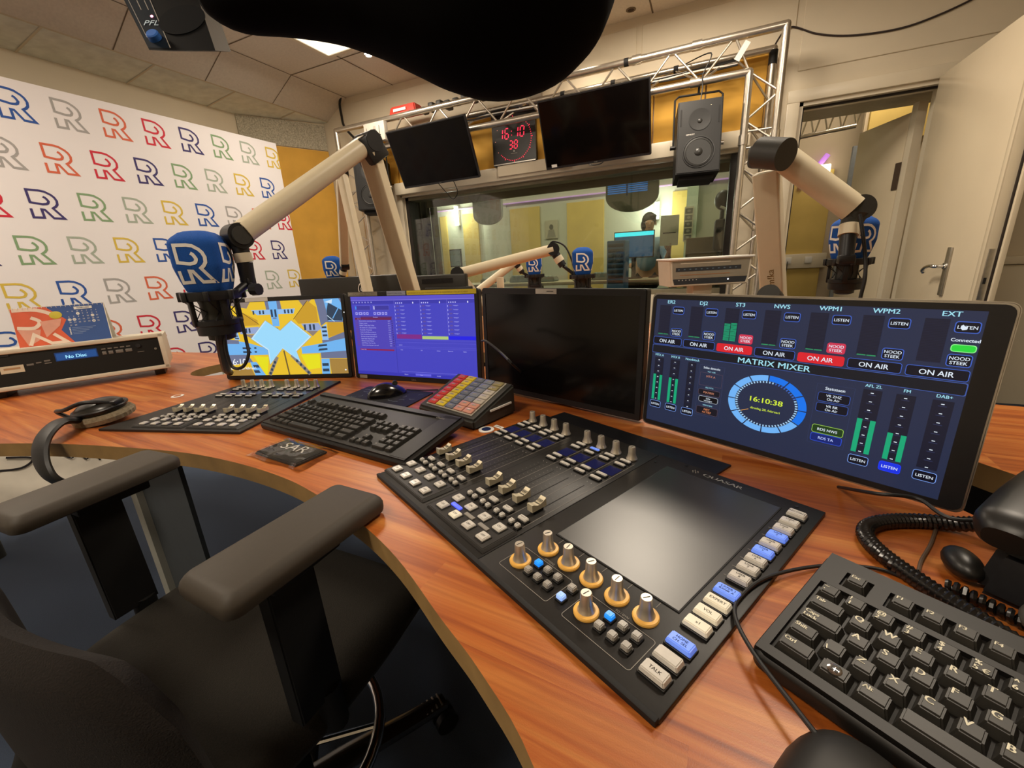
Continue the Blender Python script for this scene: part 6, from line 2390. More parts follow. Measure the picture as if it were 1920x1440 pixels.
def loudspeaker(label, c, yaw, tilt, lettering=True, D=0.26):
    M = mframe(c, yaw, tilt)
    root = thing('loudspeaker', label, 'loudspeaker', M=M)
    sm_ = mat('speaker_cabinet', '#0c0c0d', 0.5, var=0.06, scale=200)
    W, Hh = 0.275, 0.455
    b = MB(M)
    b.prism([(-W / 2, -Hh / 2), (W / 2, -Hh / 2), (W / 2, Hh / 2), (-W / 2, Hh / 2)], -D, 0, sm_, bev=0.006)
    b.box((0, -Hh / 2 - 0.01, -D * 0.55), (W * 0.8, 0.03, D * 0.6), M_BLACKM, bev=0.004)
    b.build('cabinet', root)
    b = MB(M)
    b.lathe([(0.098, 0.001), (0.100, 0.0045), (0.094, 0.005), (0.090, -0.001)], mat('speaker_rim', '#232324', 0.35), 40, M=Matrix.Translation((0, -0.098, 0)))
    b.lathe([(0.090, 0.0015), (0.080, 0.003), (0.072, -0.002), (0.04, -0.020), (0.026, -0.024)][::1], mat('speaker_cone', '#191918', 0.45), 40, M=Matrix.Translation((0, -0.098, 0.004)))
    b.ball((0, -0.098, 0.0), (0.028, 0.028, 0.016), mat('dust_cap', '#2f2f2e', 0.35), 20)
    b.build('woofer', root)
    b = MB(M)
    b.lathe([(0.068, 0.0008), (0.055, -0.001), (0.030, -0.006), (0.018, -0.010)], mat('waveguide', '#161616', 0.28), 36, M=Matrix.Translation((0.0, 0.105, 0.0025)) @ Matrix.Scale(1.0, 4))
    b.ball((0, 0.095, 0.0), (0.017, 0.017, 0.010), mat('dust_cap', '#2f2f2e', 0.35), 18)
    b.build('tweeter', root)
    b = MB(M)
    for sx_ in (-1, 1):
        b.prism(rrect(0.011, 0.105, 0.005, 4, sx_ * 0.117, 0.125), 0.0002, 0.0012, M_BLACKM)
    b.build('port', root)
    b = MB(M)
    if lettering:
        b.text('GENELEC', -0.055, 0.012, 0.013, M_LOGO, z=0.0012, align='c', bold=0.02)
    b.ball((0.065, 0.185, 0.001), (0.0025, 0.0025, 0.001), glow('#ffe9b0', 2.0), 8)
    b.build('badge', root, smooth=False)
    b = MB(M)
    pts = [(-W / 2 - 0.014, -0.01, -0.13), (-W / 2 - 0.014, 0.30, -0.13), (-W / 2 + 0.01, 0.32, -0.13), (W / 2 - 0.01, 0.32, -0.13), (W / 2 + 0.014, 0.30, -0.13), (W / 2 + 0.014, -0.01, -0.13)]
    b.tube(pts, 0.007, M_BLACKM, 8)
    b.cyl((W / 2, -0.01, -0.13), (W / 2 + 0.035, -0.01, -0.13), 0.013, 0.013, M_STEEL, 14)
    b.cyl((-W / 2, -0.01, -0.13), (-W / 2 - 0.035, -0.01, -0.13), 0.013, 0.013, M_BLACK, 14)
    b.build('bracket', root)
    b = MB()
    p = M @ V((0, 0.32, -0.13))
    b.cyl(p, (p.x, TY, ZI), 0.008, 0.008, M_BLACKM, 10)
    b.tube(smooth_path([M @ V((0.0, Hh / 2, -0.02)), M @ V((0.01, Hh / 2 + 0.08, -0.03)), V((p.x + 0.02, TY - 0.03, ZI + 0.03)), V((p.x + 0.06, TY, ZO - 0.06)), V((p.x - 0.12, TYB, ZO - 0.03))], 6), 0.004, M_RUB, 6)
    b.build('hanger', root)
    return root


loudspeaker('black loudspeaker with round woofer hung at the right end of the truss', (-0.107, 3.40, 1.845), 8.2, 8.5)
loudspeaker('dark loudspeaker hung at the left end of the truss, half behind the microphone arms', (-2.985, 3.44, 1.885), 22, 3, lettering=False)

# white notice box with an arrow hung on the truss
s0, s1 = aty(680, 234, 3.47), aty(718, 227, 3.47)
nb = thing('notice_box', 'small white box with a black arrow hung at the left end of the truss', 'box', (s0.x, 3.47, s0.z - 0.16))
b = MB()
b.box(((s0.x + s1.x) / 2, 3.50, s0.z - 0.075), (s1.x - s0.x, 0.05, 0.155), mat('notice_white', '#c9c2b6', 0.6), bev=0.003)
b.build('case', nb)
MN = Matrix(((1, 0, 0, (s0.x + s1.x) / 2), (0, 0, -1, 3.4742), (0, 1, 0, s0.z - 0.075), (0, 0, 0, 1)))
b = MB(MN)
b.rect(0.058, -0.030, 0.064, 0.045, M_BLACKM, z=0.0005)
b.poly([(0.047, -0.028), (0.061, -0.055), (0.075, -0.028)], M_BLACKM, z=0.0005)
b.rect(-0.006, 0.015, 0.022, 0.045, mat('notice_pink', '#d9a79c', 0.7), z=0.0005)
for q in range(5):
    b.rect(-0.020, 0.0 - q * 0.012, 0.035 - 0.006 * q, 0.003 - q * 0.012, M_INK, z=0.0005)
b.rect(-0.088, 0.010, -0.083, 0.040, M_BLACKM, z=0.0005)
b.build('arrow', nb, smooth=False)

# red case and odds and ends lying on the truss
b = MB()
r0 = aty(735, 214, 3.62)
b.taper((-2.62, 3.645, ZO + 0.062), (0.30, 0.14, 0.075), (0.9, 0.8), mat('red_plastic', '#cf3a28', 0.4), bev=0.01)
b.box((-2.64, 3.573, ZO + 0.060), (0.14, 0.004, 0.022), M_LOGO)
tag(b.build('red_case'), 'small red case lying on top of the truss', 'case')
b = MB()
for q in range(9):
    x = -2.42 + q * 0.085
    b.box((x, 3.65, ZO + 0.030 + 0.012 * (q % 3)), (0.055, 0.08, 0.05 + 0.02 * (q % 2)), M_DGREY, bev=0.012)
b.cyl((-1.93, 3.65, ZO + 0.04), (-1.93, 3.65, ZO + 0.13), 0.018, 0.001, M_DGREY, 10)
tag(b.build('cable_clutter'), 'row of dark plugs and clips lying on top of the truss, right of the red case', 'plugs', kind='stuff')
b = MB()
random.seed(11)
for q in range(5):
    pts = []
    for s in range(14):
        x = XO0 + 0.25 + s * 0.25
        pts.append(V((x, TYB - 0.05 - 0.012 * q + random.uniform(-0.012, 0.012), ZO - 0.085 - 0.011 * q + random.uniform(-0.012, 0.012))))
    b.tube(smooth_path(pts, 4), 0.006, M_WHITE if q % 2 else M_RUB, 6)
tag(b.build('cable_bundle'), 'loose bundle of black and white cables along the inside of the truss', 'cables', kind='stuff')
b = MB()
b.tube(smooth_path([aty(640, 176, 3.80), aty(637, 195, 3.80), aty(640, 215, 3.78), aty(646, 238, 3.72), V((XO0 + 0.1, 3.70, ZO - 0.06))], 6), 0.012, M_RUB, 8)
tag(b.build('cable'), 'thick black cable dropping from the ceiling corner to the left end of the truss', 'cable')
b = MB()
b.tube(smooth_path([V((XO1 - 0.04, 3.76, ZO - 0.03))] + [aty(x, y, 3.835) for x, y in ((1480, 51), (1530, 63), (1580, 67), (1640, 62), (1700, 50), (1760, 28), (1820, 0), (1880, -35))], 6), 0.0055, mat('brown_black_cable', '#2d2220', 0.5), 8)
tag(b.build('cable'), 'thin dark cable sagging along the upper wall above the doorway', 'cable')
pp = aty(1392, 95, 3.52)
b = MB()
b.box((pp.x, 3.522, pp.z), (0.035, 0.002, 0.11), MATS['sticker_white'], M=Matrix.Translation(pp) @ Matrix.Rotation(R(32), 4, 'Y') @ Matrix.Translation(-pp))
tag(b.build('paper_tag'), 'small white paper tag on a brace at the upper right of the truss', 'tag')

# grey rounded duct on the upper wall, right of the dark overhanging shape
q0 = aty(1000, 165, 3.82)
b = MB()
b.prism(rrect(0.10, 0.36, 0.045, 6), 0, 0.04, mat('grey_cap', '#8f8576', 0.6), M=Matrix(((1, 0, 0, q0.x + 0.02), (0, 0, -1, 3.848), (0, 1, 0, q0.z - 0.05), (0, 0, 0, 1))), bev=0.004)
tag(b.build('wall_duct'), 'rounded grey duct on the upper wall behind the truss', 'duct')

# ------------------------------------------------------------------ ceiling lights
for i, (lx, ly, lz, pw) in enumerate(PANELS):
    lb = ['square recessed ceiling light near the corner, cut by the dark overhead shape', 'square recessed ceiling light over the truss', 'unseen recessed ceiling light added over the left of the desk', 'unseen recessed ceiling light added over the right of the room', 'unseen recessed ceiling light added behind the chair'][i]
    t = thing('ceiling_light', lb, 'ceiling light', (lx, ly, H), group='recessed ceiling lights')
    b = MB()
    for (dx, dy, w, d) in ((0, 0.285, 0.6, 0.03), (0, -0.285, 0.6, 0.03), (0.285, 0, 0.03, 0.54), (-0.285, 0, 0.03, 0.54)):
        b.box((lx + dx, ly + dy, H - 0.006), (w, d, 0.010), M_TRIM)
    b.build('frame', t)
    b = MB()
    b.box((lx, ly, H - 0.003), (0.54, 0.54, 0.004), glow('#fff2d8', 1.6))
    b.build('diffuser', t)
for (px_, py_, lbl) in ((690, 94, 'small silver spotlight hanging from the ceiling near the left corner'), (1090, 48, 'small silver spotlight hanging from the ceiling right of the dark overhead shape')):
    p = atz(px_, py_, H - 0.09)
    t = thing('spotlight', lbl, 'spotlight', (p.x, p.y, H))
    b = MB()
    b.cyl((p.x, p.y, H), (p.x, p.y, H - 0.04), 0.006, 0.006, M_CHROME, 10)
    b.cyl((p.x, p.y, H), (p.x, p.y, H - 0.006), 0.025, 0.025, M_CHROME, 20)
    b.build('stem', t)
    b = MB()
    b.lathe([(0.012, 0.05), (0.026, 0.04), (0.030, 0.0), (0.030, -0.035), (0.027, -0.036)], M_CHROME, 24, M=Matrix.Translation((p.x, p.y, H - 0.09)))
    b.build('shade', t)
    b = MB()
    b.cyl((p.x, p.y, H - 0.122), (p.x, p.y, H - 0.128), 0.026, 0.022, glow('#fff0cf', 6.0), 20)
    b.build('lamp', t)
    sd = bpy.data.lights.new('spot_lamp', 'SPOT')
    sd.energy = 6
    sd.color = WARM
    sd.spot_size = R(110)
    sd.spot_blend = 0.8
    sd.shadow_soft_size = 0.03
    so = bpy.data.objects.new('spot_lamp', sd)
    COL.objects.link(so)
    so.location = (p.x, p.y, H - 0.14)
    so.rotation_euler = (R(25), 0, 0)

# ------------------------------------------------------------------ dark shape overhead
ov = thing('overhead_boom', 'large black padded boom hanging close overhead at the top of the photo', 'boom', M=Matrix.Translation(atd(900, -20, 0.5)))
op = [(395, -22, 45), (440, -14, 60), (520, -18, 69), (600, -26, 85), (660, -32, 105), (720, -36, 127), (790, -34, 150), (860, -28, 170), (920, -27, 181), (975, -38, 180), (1020, -60, 166), (1060, -88, 142), (1100, -115, 112), (1150, -140, 86)]
pts, rad = [], []
for q in smooth_path([V(o) for o in op], 4):
    pts.append(atd(q.x, q.y, 0.5))
    rad.append(q.z * 0.5 / F)
b = MB()
b.tube(pts, 0, mat('black_fleece', '#060505', 0.95, var=0.2, spec=0.1), 40, rad=rad)
b.build('padding', ov, angle=80)
b = MB()
e_ = atd(1120, -130, 0.5)
b.cyl(e_, (e_.x, e_.y, H), 0.03, 0.03, M_BLACKM, 20)
b.cyl((e_.x, e_.y, H - 0.02), (e_.x, e_.y, H), 0.08, 0.08, M_BLACKM, 24)
b.build('drop_pole', ov)

# cue loudspeaker with PFL button
BL, BR_ = atd(280, 94, 0.85), atd(404, 95, 0.85)
TL = atd(280 - 47 * 1.9, 94 - 93 * 1.9, 0.95)
TR = atd(404 - 31 * 1.9, 95 - 93 * 1.9, 0.95)
xx = (BR_ - BL).normalized()
yy = (TL - BL)
zz = xx.cross(yy).normalized()
if zz.dot(EYE - BL) < 0:
    zz = -zz
Mp = frame(BL, xx, z=zz)
if Mp.col[1].to_3d().dot(yy) < 0:
    Mp = frame(BL, xx, z=zz)
Ip = Mp.inverted()
lBR, lTL, lTR = Ip @ BR_, Ip @ TL, Ip @ TR
pf = thing('cue_loudspeaker', 'black cue loudspeaker with PFL lettering, blue knob and red light at the top left', 'loudspeaker', M=Mp)
quad = [(0, 0), (lBR.x, lBR.y), (lTR.x, lTR.y), (lTL.x, lTL.y)]
b = MB(Mp)
cm_ = mat('cue_cabinet', '#060708', 0.6, spec=0.08)
dv_ = (Ip @ atd(433, 97, 0.97)) - lBR
vq = [V((p[0], p[1], 0)) for p in quad]
b.add(vq + [p + dv_ for p in vq], [(0, 1, 2, 3), (7, 6, 5, 4), (0, 4, 5, 1), (2, 6, 7, 3), (3, 7, 4, 0)], cm_)
b.add(vq + [p + dv_ for p in vq], [(1, 5, 6, 2)], mat('lit_brown_side', '#3a3020', 0.7))  # brown of this side is reflected light put into the colour
b.build('cabinet', pf)
wq = lBR.x
b = MB(Mp)
sk = lTL.x / lTL.y
def sp_(u_, v_):
    """u across 0..1, v up 0..1 on the slanted face"""
    x0 = v_ * lTL.x
    x1 = lBR.x + v_ * (lTR.x - lBR.x)
    return (x0 + (x1 - x0) * u_, v_ * lTL.y)
b.line([sp_(0.335, 0.02), sp_(0.36, 0.98)], 0.0016, M_INK, z=0.0006)
b.line([sp_(0.06, 0.12), sp_(0.06, 0.52)], 0.0012, M_INK, z=0.0006)
b.poly([sp_(0.01, 0.02), sp_(0.33, 0.02), sp_(0.355, 0.98), sp_(0.01, 0.98)], mat('cue_strip', '#0c1722', 0.6, spec=0.08), z=0.0003)
px_, py_ = sp_(0.09, 0.24)
b.text('PFL', px_, py_, 0.022, mat('cue_print', '#b9cfe0', 0.5), z=0.0009, M=None)
for u_ in (0.17, 0.27):
    b.line([sp_(u_, 0.40), sp_(u_, 0.50)], 0.0016, M_INK, z=0.0006)
b.build('front_strip', pf, smooth=False)
b = MB(Mp)
c_ = sp_(0.68, 0.30)
b.cyl((c_[0], c_[1], 0), (c_[0], c_[1], 0.0015), 0.047, 0.047, mat('speaker_grille', '#0a0b0d', 0.8, spec=0.08, var=0.5, scale=900), 40)
b.build('grille', pf)
b = MB(Mp)
c_ = sp_(0.18, 0.11)
b.lathe([(0.0125, 0), (0.012, 0.010), (0.010, 0.012), (0.0001, 0.012)], mat('blue_knob', '#2f66b8', 0.4), 28, M=Matrix.Translation((c_[0], c_[1], 0)))
lab(b.build('knob', pf), 'blue round knob')
b = MB(Mp)
c_ = sp_(0.275, 0.33)
b.ball((c_[0], c_[1], 0.001), (0.003, 0.003, 0.002), glow('#ff9ab0', 3.0), 10)
lab(b.build('indicator_light', pf), 'glowing red light')
b = MB()
p = Mp @ V((lBR.x * 0.5 + dv_.x * 0.6, lTL.y * 0.9, dv_.z * 0.6))
b.cyl(p, (p.x, p.y, H), 0.014, 0.014, M_BLACK, 16)
b.cyl((p.x, p.y, H - 0.01), (p.x, p.y, H), 0.05, 0.05, M_BLACK, 24)
b.build('hanger', pf)

# ------------------------------------------------------------------ swivel chair
M_FAB = mat('brown_black_upholstery', '#211d16', 0.95, var=0.25, scale=500, bump=0.5)
M_FAB2 = mat('dark_brown_backrest', '#1b1512', 0.95, var=0.25, scale=500, bump=0.5)
M_PAD = mat('grey_brown_arm_pad', '#3e372e', 0.62, var=0.04, scale=300)
chx, chy = -0.68, 0.33
chr_ = thing('swivel_chair', 'dark upholstered studio chair with grey-brown arm pads and a chrome foot ring', 'chair', (chx, chy, 0))
def armpad(cx, cy, rz):
    bb = MB(Matrix.Translation((cx, cy, 0.797)) @ Matrix.Rotation(R(rz), 4, 'Z'))
    bb.pillow(0.102, 0.225, [(0.006, -0.014), (0.001, -0.011), (0.0, -0.006), (0.0, 0.001), (0.0015, 0.005), (0.0050, 0.0095), (0.0085, 0.0125), (0.012, 0.0140)], M_PAD, r=0.016)
    return bb.build('arm_pad', chr_)
armpad(-0.452, 0.293, -3.0)
armpad(-0.908, 0.272, 2.5)
for sx_, cx_ in ((1, -0.452), (-1, -0.908)):
    b = MB()
    xin = cx_ - sx_ * 0.02
    b.prism([(-0.048, 0.0), (0.018, 0.0), (0.014, 0.235), (-0.050, 0.235)], -0.011, 0.011, M_BLACKM,
            M=Matrix(((0, 0, 1, cx_ + sx_ * 0.005), (1, 0, 0, 0.285), (0, 1, 0, 0.55), (0, 0, 0, 1))), bev=0.002)
    b.box((cx_, 0.285, 0.775), (0.06, 0.10, 0.022), M_BLACKM, bev=0.004)
    b.tube([(cx_ + sx_ * 0.005, 0.285, 0.56), (cx_ + sx_ * 0.01, 0.285, 0.50), (cx_ - sx_ * 0.03, 0.29, 0.470), (chx + sx_ * 0.05, 0.31, 0.465)], 0.018, M_BLACKM, 12)
    b.build('arm_post', chr_)
# seat: cushioned block with rounded front
b = MB()
nx, ny = 18, 18
vs, fs = [], []
def seatz(u_, v_):
    ed = (1 - abs(u_) ** 5) * (1 - abs(v_) ** 5)
    return 0.508 + 0.052 * max(0, ed) ** 0.4 - 0.014 * (v_ > 0) * v_ ** 2 - 0.010 * (1 - u_ * u_)
for j in range(ny + 1):
    for i in range(nx + 1):
        u_, v_ = -1 + 2 * i / nx, -1 + 2 * j / ny
        k_ = 1 - 0.10 * abs(u_ * v_) ** 2
        vs.append((chx + 0.245 * u_ * k_, 0.345 + 0.225 * v_ * k_, seatz(u_, v_)))
o_ = len(vs)
for j in range(ny + 1):
    for i in range(nx + 1):
        u_, v_ = -1 + 2 * i / nx, -1 + 2 * j / ny
        k_ = 1 - 0.10 * abs(u_ * v_) ** 2
        vs.append((chx + 0.235 * u_ * k_, 0.345 + 0.215 * v_ * k_, 0.487))
for j in range(ny):
    for i in range(nx):
        a = j * (nx + 1) + i
        fs += [(a, a + 1, a + nx + 2, a + nx + 1), (o_ + a + nx + 1, o_ + a + nx + 2, o_ + a + 1, o_ + a)]
for i in range(nx):
    fs += [(i + 1, i, o_ + i, o_ + i + 1)]
    a = ny * (nx + 1) + i
    fs += [(a, a + 1, o_ + a + 1, o_ + a)]
for j in range(ny):
    a, c_ = j * (nx + 1), (j + 1) * (nx + 1)
    fs += [(a, c_, o_ + c_, o_ + a), (c_ + nx, a + nx, o_ + a + nx, o_ + c_ + nx)]
b.add(vs, fs, M_FAB)
b.build('seat', chr_, angle=70)
# backrest: curved padded shell
b = MB()
nu, nv = 24, 12
vs, fs = [], []
def bpt(u_, v_, side):
    hw = 0.245 * (1 - 0.06 * v_)
    x = chx + 0.012 + hw * u_
    y = 0.092 + 0.046 * abs(u_) ** 2.0 - 0.012 * v_
    zt_ = 0.792 - 0.012 * u_ * u_ - 0.09 * max(0, abs(u_) - 0.72) ** 1.5 * 6
    zb_ = 0.555 - 0.02 + 0.05 * max(0, abs(u_) - 0.7) * 3
    z = zb_ + (zt_ - zb_) * v_
    ed = (1 - abs(u_) ** 8) * (1 - abs(2 * v_ - 1) ** 6)
    return (x, y + side * 0.024 * max(0, ed) ** 0.5, z)
for side in (1, -1):
    for j in range(nv + 1):
        for i in range(nu + 1):
            vs.append(bpt(-1 + 2 * i / nu, j / nv, side))
o_ = (nu + 1) * (nv + 1)
for j in range(nv):
    for i in range(nu):
        a = j * (nu + 1) + i
        fs += [(a + 1, a, a + nu + 1, a + nu + 2), (o_ + a, o_ + a + 1, o_ + a + nu + 2, o_ + a + nu + 1)]
b.add(vs, fs, M_FAB2)
b.build('backrest', chr_, angle=80)
b = MB()
b.tube(smooth_path([(chx, 0.085, 0.60), (chx, 0.055, 0.52), (chx, 0.12, 0.462), (chx, 0.30, 0.462)], 6), 0.022, M_BLACKM, 12)
b.build('back_bracket', chr_)
b = MB()
b.box((chx, chy, 0.470), (0.20, 0.24, 0.035), M_BLACKM, bev=0.01)
b.cyl((chx, chy, 0.10), (chx, chy, 0.46), 0.025, 0.025, M_BLACKM, 20)
b.cyl((chx, chy, 0.10), (chx, chy, 0.24), 0.034, 0.032, M_BLACKM, 20)
b.build('gas_column', chr_)
b = MB()
b.tube([(chx - 0.02 + 0.188 * math.cos(t * PI / 24), chy + 0.188 * math.sin(t * PI / 24), 0.225) for t in range(48)], 0.0115, M_CHROME, 12, closed=True)
for k in range(3):
    a = 2 * PI * k / 3 + 0.6
    b.cyl((chx, chy, 0.225), (chx - 0.02 + 0.185 * math.cos(a), chy + 0.185 * math.sin(a), 0.225), 0.006, 0.006, M_CHROME, 8)
b.build('foot_ring', chr_)
a_leg = math.atan2(0.62 - chy, -0.515 - chx)
for k in range(5):
    a = a_leg + 2 * PI * k / 5
    d = V((math.cos(a), math.sin(a), 0))
    s_ = V((-d.y, d.x, 0))
    b = MB()
    P = [V((chx, chy, 0.115)), V((chx, chy, 0.112)) + d * 0.10, V((chx, chy, 0.090)) + d * 0.24, V((chx, chy, 0.078)) + d * 0.325]
    w = [0.032, 0.028, 0.024, 0.020]
    vs, fs = [], []
    n_ = 12
    for p, ww in zip(P, w):
        for i in range(n_):
            t = 2 * PI * i / n_
            vs.append(p + s_ * (ww * math.cos(t)) + V((0, 0, 0.017 * math.sin(t))))
    for q in range(3):
        for i in range(n_):
            j = (i + 1) % n_
            fs.append((q * n_ + i, q * n_ + j, (q + 1) * n_ + j, (q + 1) * n_ + i))
    fs += [tuple(range(n_))[::-1], tuple(range(3 * n_, 4 * n_))]
    b.add(vs, fs, mat('polished_black_leg', '#1c1a17', 0.2, coat=0.4))
    for q in range(5):
        c_ = P[3] - d * (0.012 + 0.013 * q)
        b.box(c_ + V((0, 0, 0.017)), (0.004, 0.034, 0.004), M_STEEL, M=Matrix.Translation(c_) @ Matrix.Rotation(a, 4, 'Z') @ Matrix.Translation(-c_), bev=0.001)
    leg = b.build('leg', chr_)
    b = MB()
    c_ = P[3] - d * 0.005
    for sg in (-1, 1):
        q_ = V((c_.x, c_.y, 0.028)) + s_ * 0.014 * sg
        b.cyl(q_ - s_ * 0.008, q_ + s_ * 0.008, 0.028, 0.028, M_BLACK, 24)
    b.cyl(V((c_.x, c_.y, 0.03)), V((c_.x, c_.y, 0.075)), 0.008, 0.008, M_BLACK, 10)
    b.build('caster', leg)

# printed cloth leaning under the far left of the desk
b = MB()
random.seed(5)
nx, ny = 26, 10
Mcl = frame(V((-3.02, -0.35, 0.02)), (0.02, 1, 0), y=(-0.35, 0, 0.94))
vs, fs = [], []
for j in range(ny + 1):
    for i in range(nx + 1):
        vs.append((i * 0.065, j * 0.038, 0.012 * math.sin(i * 0.9) * (1 - j / ny) + 0.006 * math.sin(j * 1.3 + i)))
for j in range(ny):
    for i in range(nx):
        a = j * (nx + 1) + i
        fs.append((a, a + 1, a + nx + 2, a + nx + 1))
b.add(vs, fs, mat('printed_cloth_white', '#ddd6c8', 0.8, var=0.08, scale=8), M=Mcl)
nv_ = len(b.v)
ink = mat('cartoon_ink', '#1a1216', 0.7)
def sheetz(x, y):
    i, j = x / 0.065, y / 0.038
    return 0.012 * math.sin(i * 0.9) * (1 - j / ny) + 0.006 * math.sin(j * 1.3 + i) + 0.004
def sline(pts, w, m_):
    P = smooth_path([(x, y, 0) for x, y in pts], 6)
    vs, fs = [], []
    for k, p in enumerate(P):
        t = (P[min(k + 1, len(P) - 1)] - P[max(k - 1, 0)]).normalized()
        for s in (1, -1):
            x, y = p.x - t.y * w / 2 * s, p.y + t.x * w / 2 * s
            vs.append((x, y, sheetz(x, y)))
    for k in range(len(P) - 1):
        fs.append((2 * k + 1, 2 * k + 3, 2 * k + 2, 2 * k))
    b.add(vs, fs, m_, M=Mcl)
sline([(0.85, 0.30), (0.95, 0.27), (1.05, 0.24), (1.10, 0.27), (1.02, 0.31)], 0.010, ink)
sline([(0.90, 0.34), (1.0, 0.35), (1.12, 0.345), (1.20, 0.36)], 0.014, ink)
sline([(1.12, 0.30), (1.16, 0.33), (1.20, 0.30), (1.16, 0.27), (1.13, 0.30)], 0.007, ink)
sline([(1.20, 0.25), (1.23, 0.21), (1.26, 0.23), (1.28, 0.18), (1.31, 0.20), (1.33, 0.15)], 0.007, ink)
sline([(1.50, 0.33), (1.54, 0.30), (1.58, 0.34), (1.62, 0.35)], 0.022, ink)
sline([(1.36, 0.35), (1.42, 0.32), (1.40, 0.27), (1.46, 0.29)], 0.010, mat('cloth_yellow', '#d9c26a', 0.8))
tag(b.build('printed_cloth'), 'crumpled white cloth with black and yellow line drawings under the left end of the desk', 'cloth')

# ------------------------------------------------------------------ the studio behind the window and the hall behind the door
M_HALL = mat('hall_beige_wall', '#cdbda2', 0.7, var=0.04, scale=3)
M_NWALL = mat('pale_green_wall', '#c2c2ae', 0.7, var=0.04, scale=3)
M_NYEL = mat('pale_ochre_panel', '#cdb163', 0.75, var=0.06, scale=5)
M_GREYP = mat('grey_baffle', '#77786a', 0.8, var=0.05)
NB = 6.6
b = MB()
b.box((-1.2, NB + 0.05, 1.4), (8.6, 0.1, 2.9), M_NWALL)
struct(b.build('wall_far'))
b = MB()
b.box((-5.35, 5.3, 1.4), (0.1, 2.7, 2.9), M_NWALL)
struct(b.build('wall_far_left'))
b = MB()
b.box((2.75, 5.3, 1.4), (0.1, 2.7, 2.9), M_HALL)
struct(b.build('wall_far_right'))
b = MB()
b.box((-1.3, 5.31, H + 0.08), (8.4, 2.6, 0.1), M_CEIL)
struct(b.build('ceiling_far'))
# partition between the studio and the hall
b = MB()
b.box((0.36, 5.35, 1.4), (0.10, 2.5, 2.8), M_NWALL)
struct(b.build('wall_partition'))
# flat ochre panels, curved white bays and trims on the far wall
def wx(px_, py_, Y=NB - 0.03):
    return aty(px_, py_, Y).x
pan = [(826, 838, 0), (868, 897, 0), (957, 1012, 0), (1063, 1132, 0), (1258, 1288, 0)]
for (xa, xb, _) in pan:
    x0, x1 = wx(xa, 430), wx(xb, 430)
    b = MB()
    b.box(((x0 + x1) / 2, NB - 0.015, 1.02), (x1 - x0, 0.03, 1.75), M_NYEL, bev=0.003, seg=1)
    struct(b.build('trim_%d' % (10 + pan.index((xa, xb, _)))))
b = MB()
x0, x1 = wx(905, 430), wx(950, 430)
n_ = 12
outl = [(x0 + (x1 - x0) * i / n_, NB - 0.14 * math.sin(PI * i / n_)) for i in range(n_ + 1)]
b.prism(outl + [(x1, NB + 0.01), (x0, NB + 0.01)], 0.0, 2.6, M_NWALL)
struct(b.build('trim_15'))
b = MB()
x0, x1 = wx(1288, 400), wx(1308, 400)
b.box(((x0 + x1) / 2, NB - 0.15, 1.4), (x1 - x0, 0.3, 2.8), mat('pale_green_post', '#bcc7b0', 0.6))
struct(b.build('trim_16'))
b = MB()
b.box((-2.0, NB - 0.03, 1.98), (6.6, 0.06, 0.014), mat('violet_reflection', '#c9a9cf', 0.5, emit=0.35, ecol='#c890e0'))  # glowing line standing in for a violet reflection in the window glass
struct(b.build('trim_17'))

# wall lights of the far studio
def wall_light(px_, py_, Y, s, label, power, hgt=0.30):
    p = aty(px_, py_, Y)
    t = thing('wall_light', label, 'wall light', (p.x, Y, p.z))
    b = MB()
    b.box((p.x, Y + 0.035, p.z), (0.05, 0.05, hgt), M_WHITE)
    b.build('bracket', t)
    b = MB()
    b.cyl((p.x, Y - 0.02, p.z - hgt / 2), (p.x, Y - 0.02, p.z + hgt / 2), 0.032, 0.032, glow('#f2fff4', s), 20)
    b.build('tube', t)
    d = bpy.data.lights.new('wall_lamp', 'POINT')
    d.energy = power
    d.color = (0.95, 1.0, 0.86)
    d.shadow_soft_size = 0.10
    o = bpy.data.objects.new('wall_lamp', d)
    COL.objects.link(o)
    o.location = (p.x, Y - 0.16, p.z)
wall_light(857, 405, NB - 0.08, 5.0, 'bright upright wall light seen through the left part of the window', 14)
wall_light(1232, 395, NB - 0.08, 6.0, 'bright wall light seen through the window beside the person', 14, 0.22)
p = aty(1547, 320, 5.9)
t = thing('wall_light', 'small bright wall light glowing in the hall through the doorway', 'wall light', (p.x, 5.9, p.z))
b = MB()
b.box((p.x, 5.93, p.z), (0.10, 0.05, 0.13), glow('#fff3cf', 4.0), bev=0.01)
b.build('shade', t)
b = MB()
b.box((p.x, 6.0, p.z), (0.06, 0.12, 0.06), M_WHITE)
b.build('bracket', t)
for (lx, ly, pw, col_) in ((-3.4, 5.2, 16, (1.0, 0.95, 0.72)), (-1.6, 5.2, 18, (1.0, 0.95, 0.72)), (-0.3, 5.4, 8, (1.0, 0.93, 0.7)), (1.3, 5.2, 12, (1.0, 0.84, 0.64))):
    t = thing('ceiling_light', 'square ceiling light of the rooms beyond the window and the doorway', 'ceiling light', (lx, ly, H + 0.03), group='ceiling lights beyond the window and doorway')
    b = MB()
    b.box((lx, ly, H + 0.020), (0.5, 0.5, 0.02), glow('#fff2d8', 1.6))
    b.build('diffuser', t)
    area('far_lamp', (lx, ly, H - 0.01), (lx, ly, 0), 0.5, 0.5, pw, col_)

